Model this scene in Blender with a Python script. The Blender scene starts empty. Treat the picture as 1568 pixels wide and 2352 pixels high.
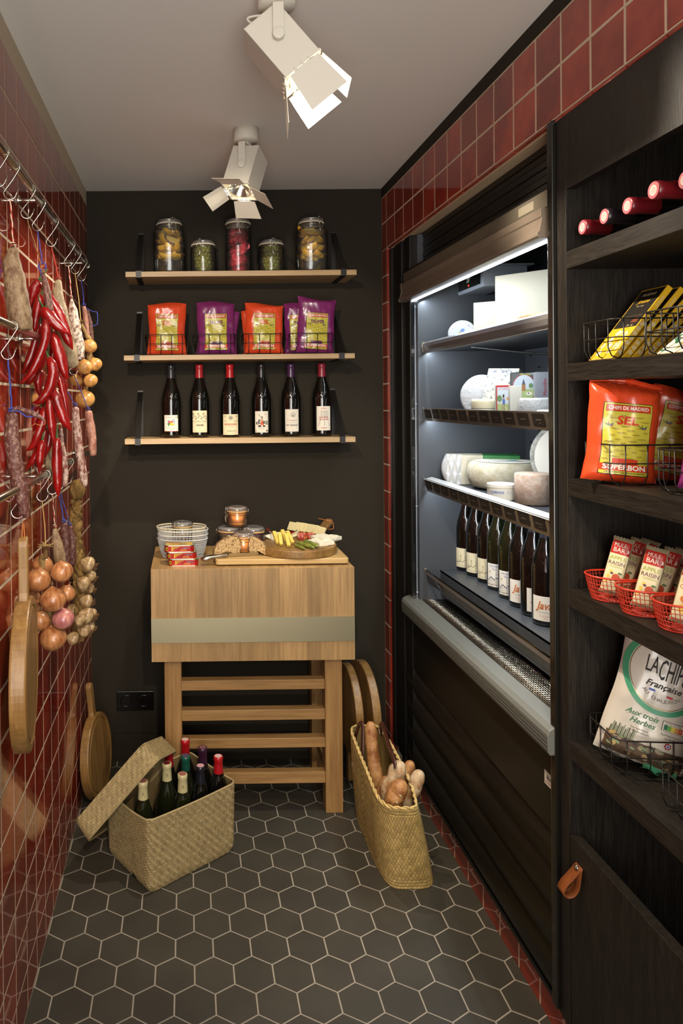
import bpy, math, random
from mathutils import Vector, Matrix, noise
random.seed(7)
PI = math.pi
S = bpy.context.scene
COL = S.collection
# ------------------------------------------------------------ camera
F_PX = 1589.737
CAMZ = 1.52
th, yaw, rho = 0.00772, 0.00525, 0.01034
FW = Vector((math.sin(yaw)*math.cos(th), math.cos(yaw)*math.cos(th), -math.sin(th)))
r0 = Vector((math.cos(yaw), -math.sin(yaw), 0)); u0 = r0.cross(FW)
RT = r0*math.cos(rho) - u0*math.sin(rho); UP = u0*math.cos(rho) + r0*math.sin(rho)
cd = bpy.data.cameras.new('camera'); cam = bpy.data.objects.new('camera', cd); COL.objects.link(cam)
cam.matrix_world = Matrix(((RT.x, UP.x, -FW.x, 0), (RT.y, UP.y, -FW.y, 0), (RT.z, UP.z, -FW.z, CAMZ), (0, 0, 0, 1)))
cd.sensor_fit = 'VERTICAL'; cd.sensor_height = 36.0; cd.lens = F_PX*36/2352
cd.shift_x = (784-437.098)/2352; cd.shift_y = (933.385-1176)/2352
cd.clip_start = 0.02
S.camera = cam
def at(px, py, Y):
    d = FW + RT*((px-437.098)/F_PX) - UP*((py-933.385)/F_PX)
    return Vector((0, 0, CAMZ)) + d*(Y/d.y)
# ------------------------------------------------------------ world, exposure
w = bpy.data.worlds.new('world'); S.world = w; w.use_nodes = True
bg = w.node_tree.nodes['Background']; bg.inputs[0].default_value = (1.0, 0.93, 0.82, 1); bg.inputs[1].default_value = 0.48
S.view_settings.view_transform = 'Standard'; S.view_settings.look = 'None'
S.view_settings.exposure = 0.0; S.view_settings.gamma = 1.0; S.view_settings.use_curve_mapping = False
# ------------------------------------------------------------ lights
WARM = (1.0, 0.87, 0.70)
def spot(name, loc, target, power, size=70, blend=0.35, rad=0.03, col=WARM):
    l = bpy.data.lights.new(name, 'SPOT'); l.energy = power; l.color = col
    l.spot_size = math.radians(size); l.spot_blend = blend; l.shadow_soft_size = rad
    o = bpy.data.objects.new(name, l); COL.objects.link(o); o.location = loc
    o.rotation_euler = (Vector(target)-Vector(loc)).to_track_quat('-Z', 'Y').to_euler()
    return o
def area(name, loc, target, power, sx, sy, col=WARM):
    l = bpy.data.lights.new(name, 'AREA'); l.energy = power; l.color = col; l.shape = 'RECTANGLE'; l.size = sx; l.size_y = sy
    o = bpy.data.objects.new(name, l); COL.objects.link(o); o.location = loc
    o.rotation_euler = (Vector(target)-Vector(loc)).to_track_quat('-Z', 'Y').to_euler()
    return o
# added soft fill light behind the camera, lifts the ceiling and front faces
area('fill_behind_camera', (0.0, -0.95, 1.45), (0.10, 1.9, 2.55), 64, 1.1, 1.6, (1.0, .97, .92))
# two more ceiling spots of the same row, behind the camera
spot('spot_behind_camera', (0.25, -0.25, 2.25), (0.2, 2.45, 0.72), 120, 42, 0.35, 0.03)
spot('spot_left_of_camera', (-0.22, 0.55, 2.30), (0.20, 2.80, 1.52), 85, 37, 0.3, 0.03)
spot('spot_over_camera', (0.45, 0.65, 2.30), (-0.38, 1.95, 1.05), 40, 58, 0.4, 0.03)
# ------------------------------------------------------------ materials
def hexc(h, k=1.0):
    h = h.lstrip('#'); c = [int(h[i:i+2], 16)/255 for i in (0, 2, 4)]
    return tuple(k*(v/12.92 if v <= 0.04045 else ((v+0.055)/1.055)**2.4) for v in c) + (1.0,)
MATS = {}
class NT:
    def __init__(s, name):
        s.m = bpy.data.materials.new(name); s.m.use_nodes = True; s.t = s.m.node_tree
        s.b = s.t.nodes['Principled BSDF']; s.out = s.t.nodes['Material Output']
    def n(s, kind, **kw):
        x = s.t.nodes.new(kind)
        for k, v in kw.items():
            if hasattr(x, k): setattr(x, k, v)
        return x
    def l(s, a, b): s.t.links.new(a, b)
    def coord(s, scale=(1, 1, 1), kind='Object', rot=(0, 0, 0)):
        tc = s.n('ShaderNodeTexCoord'); mp = s.n('ShaderNodeMapping'); mp.inputs['Scale'].default_value = scale
        mp.inputs['Rotation'].default_value = rot
        s.l(tc.outputs[kind], mp.inputs[0]); return mp.outputs[0]
    def noise(s, vec, scale, detail=3, rough=.55):
        x = s.n('ShaderNodeTexNoise'); x.inputs['Scale'].default_value = scale; x.inputs['Detail'].default_value = detail
        x.inputs['Roughness'].default_value = rough
        if vec is not None: s.l(vec, x.inputs['Vector'])
        return x.outputs[0]
    def ramp(s, fac, stops):
        x = s.n('ShaderNodeValToRGB'); e = x.color_ramp.elements
        e[0].position, e[0].color = stops[0]; e[1].position, e[1].color = stops[-1]
        for p, c in stops[1:-1]:
            q = e.new(p); q.color = c
        s.l(fac, x.inputs[0]); return x.outputs[0]
    def mix(s, fac, a, b, mode='MIX'):
        x = s.n('ShaderNodeMix'); x.data_type = 'RGBA'; x.blend_type = mode
        for v, i in ((fac, 0), (a, 6), (b, 7)):
            if isinstance(v, (int, float)): x.inputs[i].default_value = v
            elif isinstance(v, tuple): x.inputs[i].default_value = v
            else: s.l(v, x.inputs[i])
        return x.outputs[2]
    def bump(s, h, strength=.3, dist=.002):
        x = s.n('ShaderNodeBump'); x.inputs['Strength'].default_value = strength; x.inputs['Distance'].default_value = dist
        s.l(h, x.inputs['Height']); s.l(x.outputs[0], s.b.inputs['Normal'])
def P(name, col='#808080', rough=.5, metal=0., spec=.5, k=1., coat=0., trans=0., ior=1.45, bump=None, var=None, island=0., emis=None, subs=0., alpha=1.):
    if name in MATS: return MATS[name]
    q = NT(name); b = q.b; c = hexc(col, k)
    b.inputs['Base Color'].default_value = c; b.inputs['Roughness'].default_value = rough; b.inputs['Metallic'].default_value = metal
    b.inputs['Specular IOR Level'].default_value = spec; b.inputs['Coat Weight'].default_value = coat; b.inputs['Coat Roughness'].default_value = .08
    b.inputs['Transmission Weight'].default_value = trans; b.inputs['IOR'].default_value = ior
    b.inputs['Alpha'].default_value = alpha
    if subs:
        b.inputs['Subsurface Weight'].default_value = subs; b.inputs['Subsurface Radius'].default_value = (.006, .003, .0015)
    col_out = None
    if var:   # (second colour, scale, low, high)
        v = q.noise(q.coord(var[4] if len(var) > 4 else (1, 1, 1)), var[1], 4, .6)
        col_out = q.ramp(v, [(var[2], c), (var[3], hexc(var[0], k))])
    if island:
        g = q.n('ShaderNodeNewGeometry'); h = q.n('ShaderNodeMapRange'); h.inputs[3].default_value = 1-island; h.inputs[4].default_value = 1+island
        q.l(g.outputs['Random Per Island'], h.inputs[0])
        hs = q.n('ShaderNodeHueSaturation'); q.l(h.outputs[0], hs.inputs['Value'])
        if col_out is not None: q.l(col_out, hs.inputs['Color'])
        else: hs.inputs['Color'].default_value = c
        col_out = hs.outputs[0]
    if col_out is not None: q.l(col_out, b.inputs['Base Color'])
    if bump:  # (scale, strength, dist)
        q.bump(q.noise(q.coord(), bump[0], 4), bump[1], bump[2])
    if emis:
        b.inputs['Emission Color'].default_value = hexc(emis[0]); b.inputs['Emission Strength'].default_value = emis[1]
    MATS[name] = q.m; return q.m
def wood(name, c1, c2, axis='x', stave=None, stave_axis='x', rough=.5, grain=1., k=1., bump=.15):
    """axis = the direction the grain runs along"""
    if name in MATS: return MATS[name]
    q = NT(name)
    sc = {'x': (3, 60, 60), 'y': (60, 3, 60), 'z': (60, 60, 3)}[axis]
    v = q.coord(sc)
    g1 = q.noise(v, 1.6*grain, 5, .65)
    v2 = q.coord(tuple(a*.22 for a in sc))
    g2 = q.noise(v2, 1.3*grain, 2, .5)
    c = q.ramp(g1, [(.34, hexc(c2, k)), (.62, hexc(c1, k))])
    c = q.mix(q.ramp(g2, [(.35, (0, 0, 0, 1)), (.7, (.55, .55, .55, 1))]), c, hexc(c2, k))
    if stave:
        tc = q.n('ShaderNodeTexCoord'); sp = q.n('ShaderNodeSeparateXYZ'); q.l(tc.outputs['Object'], sp.inputs[0])
        m = q.n('ShaderNodeMath', operation='DIVIDE'); q.l(sp.outputs['XYZ'.index(stave_axis.upper())], m.inputs[0]); m.inputs[1].default_value = stave
        f = q.n('ShaderNodeMath', operation='FLOOR'); q.l(m.outputs[0], f.inputs[0])
        wn = q.n('ShaderNodeTexWhiteNoise'); wn.noise_dimensions = '1D'; q.l(f.outputs[0], wn.inputs['W'])
        mr = q.n('ShaderNodeMapRange'); mr.inputs[3].default_value = .80; mr.inputs[4].default_value = 1.14; q.l(wn.outputs[0], mr.inputs[0])
        hs = q.n('ShaderNodeHueSaturation'); q.l(mr.outputs[0], hs.inputs['Value']); q.l(c, hs.inputs['Color']); c = hs.outputs[0]
    q.l(c, q.b.inputs['Base Color']); q.b.inputs['Roughness'].default_value = rough
    if bump: q.bump(g1, bump, .0006)
    MATS[name] = q.m; return q.m
def thin_glass(name, tint=(1, 1, 1, 1), rough=.02, ior=1.5, gain=1.0, refract_fill=0.):
    if name in MATS: return MATS[name]
    q = NT(name); q.t.nodes.remove(q.b)
    tr = q.n('ShaderNodeBsdfTransparent'); tr.inputs[0].default_value = tint
    gl = q.n('ShaderNodeBsdfGlossy'); gl.inputs['Roughness'].default_value = rough
    fr = q.n('ShaderNodeFresnel'); fr.inputs[0].default_value = ior
    mm = q.n('ShaderNodeMath', operation='MULTIPLY'); q.l(fr.outputs[0], mm.inputs[0]); mm.inputs[1].default_value = gain; mm.use_clamp = True
    if refract_fill:
        df = q.n('ShaderNodeBsdfDiffuse'); df.inputs[0].default_value = (.8, .8, .78, 1); m2 = q.n('ShaderNodeMixShader'); m2.inputs[0].default_value = refract_fill  # white diffuse mixed in for the refracted brightness of clear glass
        q.l(tr.outputs[0], m2.inputs[1]); q.l(df.outputs[0], m2.inputs[2]); tr = m2
    mx = q.n('ShaderNodeMixShader'); q.l(mm.outputs[0], mx.inputs[0]); q.l(tr.outputs[0], mx.inputs[1]); q.l(gl.outputs[0], mx.inputs[2])
    q.l(mx.outputs[0], q.out.inputs[0]); MATS[name] = q.m; return q.m
# ------------------------------------------------------------ mesh builder
class G:
    def __init__(s): s.v = []; s.f = []; s.mi = []; s.sm = []; s.ms = []; s.M = Matrix.Identity(4); s.cur = 0
    def mat(s, m):
        if m not in s.ms: s.ms.append(m)
        s.cur = s.ms.index(m); return s
    def add(s, vs, fs, smooth=False):
        o = len(s.v); s.v += [s.M @ Vector(p) for p in vs]
        for f in fs: s.f.append(tuple(o+i for i in f)); s.mi.append(s.cur); s.sm.append(smooth)
        return s
    def box(s, x0, x1, y0, y1, z0, z1):
        return s.add([(x, y, z) for z in (z0, z1) for y in (y0, y1) for x in (x0, x1)],
                     [(0, 2, 3, 1), (4, 5, 7, 6), (0, 1, 5, 4), (2, 6, 7, 3), (0, 4, 6, 2), (1, 3, 7, 5)])
    def lathe(s, prof, n=32, closed=False, smooth=True, rx=1., ry=1., warp=None):
        vs = []; fs = []; m = len(prof)
        for i in range(n):
            a = 2*PI*i/n
            for r, z in prof:
                p = (r*math.cos(a)*rx, r*math.sin(a)*ry, z)
                vs.append(warp(p, a) if warp else p)
        for i in range(n):
            j = (i+1) % n
            for k in range(m-1): fs.append((i*m+k, j*m+k, j*m+k+1, i*m+k+1))
        if closed:
            if prof[0][0] > 1e-6: fs.append(tuple(i*m for i in reversed(range(n))))
            if prof[-1][0] > 1e-6: fs.append(tuple(i*m+m-1 for i in range(n)))
        return s.add(vs, fs, smooth)
    def cyl(s, a, b, r, n=16, r2=None, smooth=True, caps=True):
        return s.tube([a, b], r, n, r2=r2, smooth=smooth, caps=caps)
    def tube(s, pts, r, n=8, closed=False, r2=None, smooth=True, caps=True, radii=None, nz=0., seed=0, flat=None):
        pts = [Vector(p) for p in pts]; m = len(pts)
        T = []
        for i in range(m):
            if closed: t = pts[(i+1) % m]-pts[i-1]
            else: t = pts[min(i+1, m-1)]-pts[max(i-1, 0)]
            T.append(t.normalized() if t.length > 1e-9 else Vector((0, 0, 1)))
        ref = Vector((0, 0, 1)) if abs(T[0].z) < .9 else Vector((1, 0, 0))
        N = (ref-T[0]*ref.dot(T[0])).normalized(); vs = []; fs = []
        for i in range(m):
            if i: N = (N-T[i]*N.dot(T[i])).normalized()
            B = T[i].cross(N)
            rr = radii[i] if radii else (r if r2 is None else r+(r2-r)*i/(m-1))
            for k in range(n):
                a = 2*PI*k/n; q = rr
                if nz: q = rr*(1+nz*noise.noise(Vector((pts[i].x*45+seed*3.7+math.cos(a), pts[i].y*45+math.sin(a), pts[i].z*45))))
                fx = flat if flat else 1.
                vs.append(pts[i]+N*(q*math.cos(a)*fx)+B*(q*math.sin(a)))
        for i in range(m if closed else m-1):
            j = (i+1) % m
            for k in range(n):
                l = (k+1) % n; fs.append((i*n+k, i*n+l, j*n+l, j*n+k))
        if caps and not closed:
            fs.append(tuple(reversed(range(n)))); fs.append(tuple((m-1)*n+k for k in range(n)))
        return s.add(vs, fs, smooth)
    def grid(s, fn, nu, nv, smooth=True, wrap=False, flip=False):
        vs = [fn(i/nu, j/nv) for j in range(nv+1) for i in range(nu if wrap else nu+1)]
        W = nu if wrap else nu+1; fs = []
        for j in range(nv):
            for i in range(nu):
                k = (i+1) % W if wrap else i+1
                f = (j*W+i, j*W+k, (j+1)*W+k, (j+1)*W+i); fs.append(tuple(reversed(f)) if flip else f)
        return s.add(vs, fs, smooth)
    def prism(s, poly, z0, z1, fn=None, smooth=False):
        n = len(poly); fn = fn or (lambda x, y, z: (x, y, z))
        vs = [fn(x, y, z0) for x, y in poly]+[fn(x, y, z1) for x, y in poly]
        return s.add(vs, [tuple(reversed(range(n))), tuple(range(n, 2*n))]+[(i, (i+1) % n, n+(i+1) % n, n+i) for i in range(n)], smooth)
    def obj(s, name, parent=None, loc=None, rot=None, bevel=0., bseg=2, subd=0):
        me = bpy.data.meshes.new(name); me.from_pydata([tuple(v) for v in s.v], [], s.f)
        for m in s.ms: me.materials.append(m)
        me.polygons.foreach_set('material_index', s.mi); me.polygons.foreach_set('use_smooth', s.sm); me.update()
        o = bpy.data.objects.new(name, me); COL.objects.link(o)
        if parent: o.parent = parent
        if loc is not None: o.location = loc
        if rot is not None: o.rotation_euler = rot
        if bevel:
            b = o.modifiers.new('bevel', 'BEVEL'); b.width = bevel; b.segments = bseg; b.limit_method = 'ANGLE'; b.angle_limit = math.radians(40)
            b.harden_normals = False
        if subd:
            b = o.modifiers.new('subd', 'SUBSURF'); b.levels = subd; b.render_levels = subd
        return o
def tag(o, label, cat, group=None):
    o['label'] = label; o['category'] = cat
    if group: o['group'] = group
    return o
def thing(name, label, cat, loc=(0, 0, 0), rotz=0., group=None, rot=None):
    o = bpy.data.objects.new(name, None); COL.objects.link(o); o.empty_display_size = .02
    o.location = loc; o.rotation_euler = rot if rot else (0, 0, rotz)
    return tag(o, label, cat, group)
def dup(root, loc, rotz=None, label=None, group=None, rot=None):
    def rec(o, par):
        c = o.copy(); COL.objects.link(c); c.parent = par
        for ch in kids[o.name]: rec(ch, c)
        return c
    kids = {}
    def walk(o):
        kids[o.name] = list(o.children)
        for ch in o.children: walk(ch)
    walk(root)
    r = rec(root, None); r.location = loc
    if rotz is not None: r.rotation_euler = (0, 0, rotz)
    if rot is not None: r.rotation_euler = rot
    if label: r['label'] = label
    if group: r['group'] = group
    return r
def struct(o): o['kind'] = 'structure'; return o
def M4(loc=(0, 0, 0), rot=(0, 0, 0), sc=(1, 1, 1)):
    from mathutils import Euler
    return Matrix.Translation(loc) @ Euler(rot).to_matrix().to_4x4() @ Matrix.Diagonal((*sc, 1))
def frame(o, x, y, z):
    x, y, z = Vector(x), Vector(y), Vector(z)
    return Matrix(((x.x, y.x, z.x, o[0]), (x.y, y.y, z.y, o[1]), (x.z, y.z, z.z, o[2]), (0, 0, 0, 1)))
# ------------------------------------------------------------ lettering: real letter shapes laid on a surface
_TC = {}
def letters(txt, bold=0., shear=0.):
    key = (txt, bold, shear)
    if key not in _TC:
        cu = bpy.data.curves.new('t', 'FONT'); cu.body = txt; cu.size = 1; cu.align_x = 'CENTER'; cu.align_y = 'CENTER'
        cu.resolution_u = 2; cu.offset = bold; cu.shear = shear; cu.fill_mode = 'FRONT'
        o = bpy.data.objects.new('t', cu); COL.objects.link(o)
        dg = bpy.context.evaluated_depsgraph_get(); me = bpy.data.meshes.new_from_object(o.evaluated_get(dg))
        _TC[key] = ([(v.co.x, v.co.y) for v in me.vertices], [tuple(p.vertices) for p in me.polygons])
        bpy.data.objects.remove(o); bpy.data.curves.remove(cu); bpy.data.meshes.remove(me)
    return _TC[key]
def write(g, m, txt, x, y, size, fn, bold=.0, width=None, shear=0., ang=0., sy=1.):
    """letters centred on (x, y), size = letter height, mapped by fn(x, y, lift)"""
    vs, fs = letters(txt, bold, shear)
    s = size/.72; ww = max(v[0] for v in vs)-min(v[0] for v in vs)
    sx = width/ww if width else s
    ca, sa = math.cos(ang), math.sin(ang)
    g.mat(m); g.add([fn(x+(vx*sx*ca-vy*s*sy*sa), y+(vx*sx*sa+vy*s*sy*ca), 3) for vx, vy in vs], fs)
def patch(g, m, x0, x1, y0, y1, fn, lift=1, nu=1, nv=1):
    g.mat(m); g.grid(lambda u, v: fn(x0+(x1-x0)*u, y0+(y1-y0)*v, lift), nu, nv, smooth=True)
def poly(g, m, pts, fn, lift=2):
    g.mat(m); n = len(pts); cx = sum(p[0] for p in pts)/n; cy = sum(p[1] for p in pts)/n
    g.add([fn(cx, cy, lift)]+[fn(x, y, lift) for x, y in pts], [(0, i+1, (i+1) % n+1) for i in range(n)])
def ell(cx, cy, rx, ry, n=12, a0=0.): return [(cx+rx*math.cos(a0+2*PI*i/n), cy+ry*math.sin(a0+2*PI*i/n)) for i in range(n)]
def ringp(g, m, cx, cy, rx, ry, w, fn, n=40, a0=0., a1=2*PI, lift=2):
    g.mat(m); g.grid(lambda u, v: fn(cx+(rx+w*(v-.5))*math.cos(a0+(a1-a0)*u), cy+(ry+w*(v-.5))*math.sin(a0+(a1-a0)*u), lift), n, 1)
def stroke(g, m, pts, w, fn, lift=3):
    for (xa, ya), (xb, yb) in zip(pts, pts[1:]):
        d = math.hypot(xb-xa, yb-ya) or 1; nx, ny = -(yb-ya)/d*w/2, (xb-xa)/d*w/2
        g.mat(m).add([fn(xa-nx, ya-ny, lift), fn(xb-nx, yb-ny, lift), fn(xb+nx, yb+ny, lift), fn(xa+nx, ya+ny, lift)], [(0, 1, 2, 3)])
def flatfn(o=(0, 0, 0), dx=(1, 0, 0), dy=(0, 0, 1), nrm=(0, -1, 0), e=.00025):
    o, dx, dy, nrm = map(Vector, (o, dx, dy, nrm))
    return lambda x, y, l: o+dx*x+dy*y+nrm*(l*e)
# ============================================================ ROOM
XL, YB, H = -0.4137, 2.927, 2.4086
XR, XP = 0.831, 0.870
TP, TPV = 0.1109, 0.1125
def tile_mat():
    q = NT('red_glazed_tile'); g = q.n('ShaderNodeNewGeometry')
    v = q.noise(q.coord((1, 1, 1)), 9, 3); c = q.ramp(v, [(.35, hexc('#782217')), (.68, hexc('#993622'))])
    mr = q.n('ShaderNodeMapRange'); mr.inputs[3].default_value = .78; mr.inputs[4].default_value = 1.18; q.l(g.outputs['Random Per Island'], mr.inputs[0])
    hs = q.n('ShaderNodeHueSaturation'); q.l(mr.outputs[0], hs.inputs['Value']); q.l(c, hs.inputs['Color'])
    q.l(hs.outputs[0], q.b.inputs['Base Color']); q.b.inputs['Roughness'].default_value = .07; q.b.inputs['IOR'].default_value = 1.6; q.b.inputs['Coat Weight'].default_value = .45; q.b.inputs['Coat Roughness'].default_value = .03
    q.bump(q.noise(q.coord((1, 1, .35)), 22, 2, .4), .13, .003); return q.m
TILE = tile_mat()
GROUT = P('cream_grout', '#b8aa92', .9, bump=(300, .3, .001))
BLACKWALL = P('matt_black_paint', '#2a251d', .72, spec=.16, bump=(220, .12, .0006))
CEILM = P('white_ceiling_paint', '#dad7d0', .85, bump=(120, .08, .0006))
FLOORT = P('anthracite_floor_tile', '#353129', .50, spec=.4, var=('#3e3a31', 5, .35, .7), island=.10, bump=(160, .08, .0006))
FGROUT = P('grey_floor_grout', '#93897a', .9, bump=(400, .3, .001))
rnd = random.Random(3)
def tile_field(g, org, du, dv, nrm, us, vs, gap=.0042, th=.004, ch=.0022, jit=.0035):
    """glazed tiles with rounded edges: us, vs = lists of joint positions"""
    du, dv, nrm, org = map(Vector, (du, dv, nrm, org))
    for u0, u1 in us:
        for v0, v1 in vs:
            a, b, c, d = u0+gap/2, u1-gap/2, v0+gap/2, v1-gap/2
            if b-a < .006 or d-c < .006: continue
            tu, tv = rnd.uniform(-jit, jit), rnd.uniform(-jit, jit); m = ((a+b)/2, (c+d)/2)
            def pt(u, v, h): return org+du*u+dv*v+nrm*(h+(tu*(u-m[0])+tv*(v-m[1])) if h > 0 else h)
            vv = []
            for ins, h in ((0, -.003), (0, th*.55), (ch*.35, th*.86), (ch, th)):
                vv += [pt(a+ins, c+ins, h), pt(b-ins, c+ins, h), pt(b-ins, d-ins, h), pt(a+ins, d-ins, h)]
            f = []
            for k in range(3):
                for i in range(4): f.append((k*4+i, k*4+(i+1) % 4, k*4+4+(i+1) % 4, k*4+4+i))
            f.append((12, 13, 14, 15)); g.add(vv, f, False)
# floor: hexagons 104 mm across flats, points along the room
g = G(); g.mat(FGROUT).box(XL-.02, 1.35, -1.0, YB+.02, -.05, -.0012)
g.mat(FLOORT); W = .10444; A = W/math.sqrt(3); hx, hy = .10994, .79198+1.0
for r in range(-32, 14):
    cy = hy+A/2+r*1.5*A
    for c in range(-8, 10):
        cx = hx-W/2+c*W+(W/2 if r % 2 else 0)
        if cx < XL-W*.6 or cx > .91 or cy > YB+A or cy < -1: continue
        R0 = (W-.0042)/math.sqrt(3)
        vs = []; top = 0.0+rnd.uniform(-.0002, .0002)
        for R, z in ((R0, -.003), (R0, top-.0005), (R0-.0008, top)):
            vs += [(min(max(cx+R*math.sin(PI/3*i), XL), 1.3), min(cy+R*math.cos(PI/3*i), YB), z) for i in range(6)]
        g.add(vs, [(i, (i+1) % 6, 6+(i+1) % 6, 6+i) for i in range(6)]+[(6+i, 6+(i+1) % 6, 12+(i+1) % 6, 12+i) for i in range(6)]+[tuple(range(12, 18))])
fl = struct(g.obj('floor'))
g = G(); g.mat(CEILM).box(XL-.02, 1.35, -1.0, YB+.02, H, H+.05); struct(g.obj('ceiling'))
# left wall: tiles to 2.35 m, black strip above
g = G(); g.mat(GROUT).box(XL-.06, XL-.0004, -1.0, YB+.02, -.02, H)
g.mat(TILE); us = [(2.94802-(k+1)*TP, min(2.94802-k*TP, YB)) for k in range(0, 34)]
vs_ = [(max(-.012+j*TPV, 0), -.012+(j+1)*TPV) for j in range(21)]
tile_field(g, (XL-.004, 0, 0), (0, 1, 0), (0, 0, 1), (1, 0, 0), us, vs_)
g.mat(BLACKWALL).box(XL-.03, XL-.003, -1.0, YB, -.012+21*TPV+.001, H)
struct(g.obj('wall_left'))
g = G(); g.mat(BLACKWALL).box(XL-.06, 1.35, YB, YB+.06, -.02, H+.02); struct(g.obj('wall_back'))
g = G(); g.mat(BLACKWALL).box(XL, XR-.01, YB-.011, YB, 0, .114); struct(g.obj('baseboard_back', bevel=.002))
# right wall: tiled lintel, tiled return beside the corner, tiled plinth
LT = 2.144
g = G(); g.mat(GROUT).box(XR+.0004, XR+.05, -1.0, YB, LT+.001, H)
g.mat(TILE); us = [(2.85638-(k+1)*TP, 2.85638-k*TP) for k in range(-1, 34)]; us[0] = (2.85638, YB)
tile_field(g, (XR+.004, 0, 0), (0, 1, 0), (0, 0, 1), (-1, 0, 0), us, [(LT, LT+.1109), (LT+.1109, LT+.2218)], jit=.003)
us2 = [(2.85638, YB)]
g.mat(GROUT).box(XR+.0004, XR+.05, 2.8580, YB, 0, LT+.02); g.mat(TILE)
tile_field(g, (XR+.004, 0, 0), (0, 1, 0), (0, 0, 1), (-1, 0, 0), us2, [(max(LT-(k+1)*.1121, 0), LT-k*.1121) for k in range(20)])
tile_field(g, (0, 2.8535, 0), (1, 0, 0), (0, 0, 1), (0, -1, 0), [(XR-.0018, XR+.028)], [(max(LT-(k+1)*.1121, 0), LT-k*.1121) for k in range(20)], ch=.001)
tile_field(g, (0, 0, LT-.002), (0, 1, 0), (1, 0, 0), (0, 0, -1), us, [(XR+.001, XR+.014)], ch=.001)
g.mat(BLACKWALL).box(XR-.001, XR+.03, -1.0, YB, LT+.2235, H)
struct(g.obj('wall_right'))
SOFF = P('pale_soffit_board', '#b9a98a', .5)
g = G(); g.mat(SOFF).box(XR+.012, XR+.075, .2, 2.852, LT-.010, LT-.002); struct(g.obj('trim_1'))
g = G(); g.mat(GROUT).box(XP+.0005, XP+.03, -.2, 2.8055, 0, .1018)
g.mat(TILE); us = [(2.27433-(k+1)*TP, min(2.27433-k*TP, 2.806)) for k in range(-5, 22)]
tile_field(g, (XP+.004, 0, 0), (0, 1, 0), (0, 0, 1), (-1, 0, 0), us, [(-.012, .1025)])
tile_field(g, (0, 0, .099), (0, 1, 0), (1, 0, 0), (0, 0, 1), us, [(XP+.0015, XP+.03)], ch=.0016)
tile_field(g, (0, 2.803, 0), (1, 0, 0), (0, 0, 1), (0, 1, 0), [(XP+.002, XP+.03)], [(0, .1025)], ch=.001)
struct(g.obj('baseboard_right'))
g = G(); g.mat(BLACKWALL).box(1.30, 1.35, -1.0, YB, 0, H); g.box(.90, 1.30, -.6, YB, -.001, .10); struct(g.obj('wall_niche'))
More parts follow.
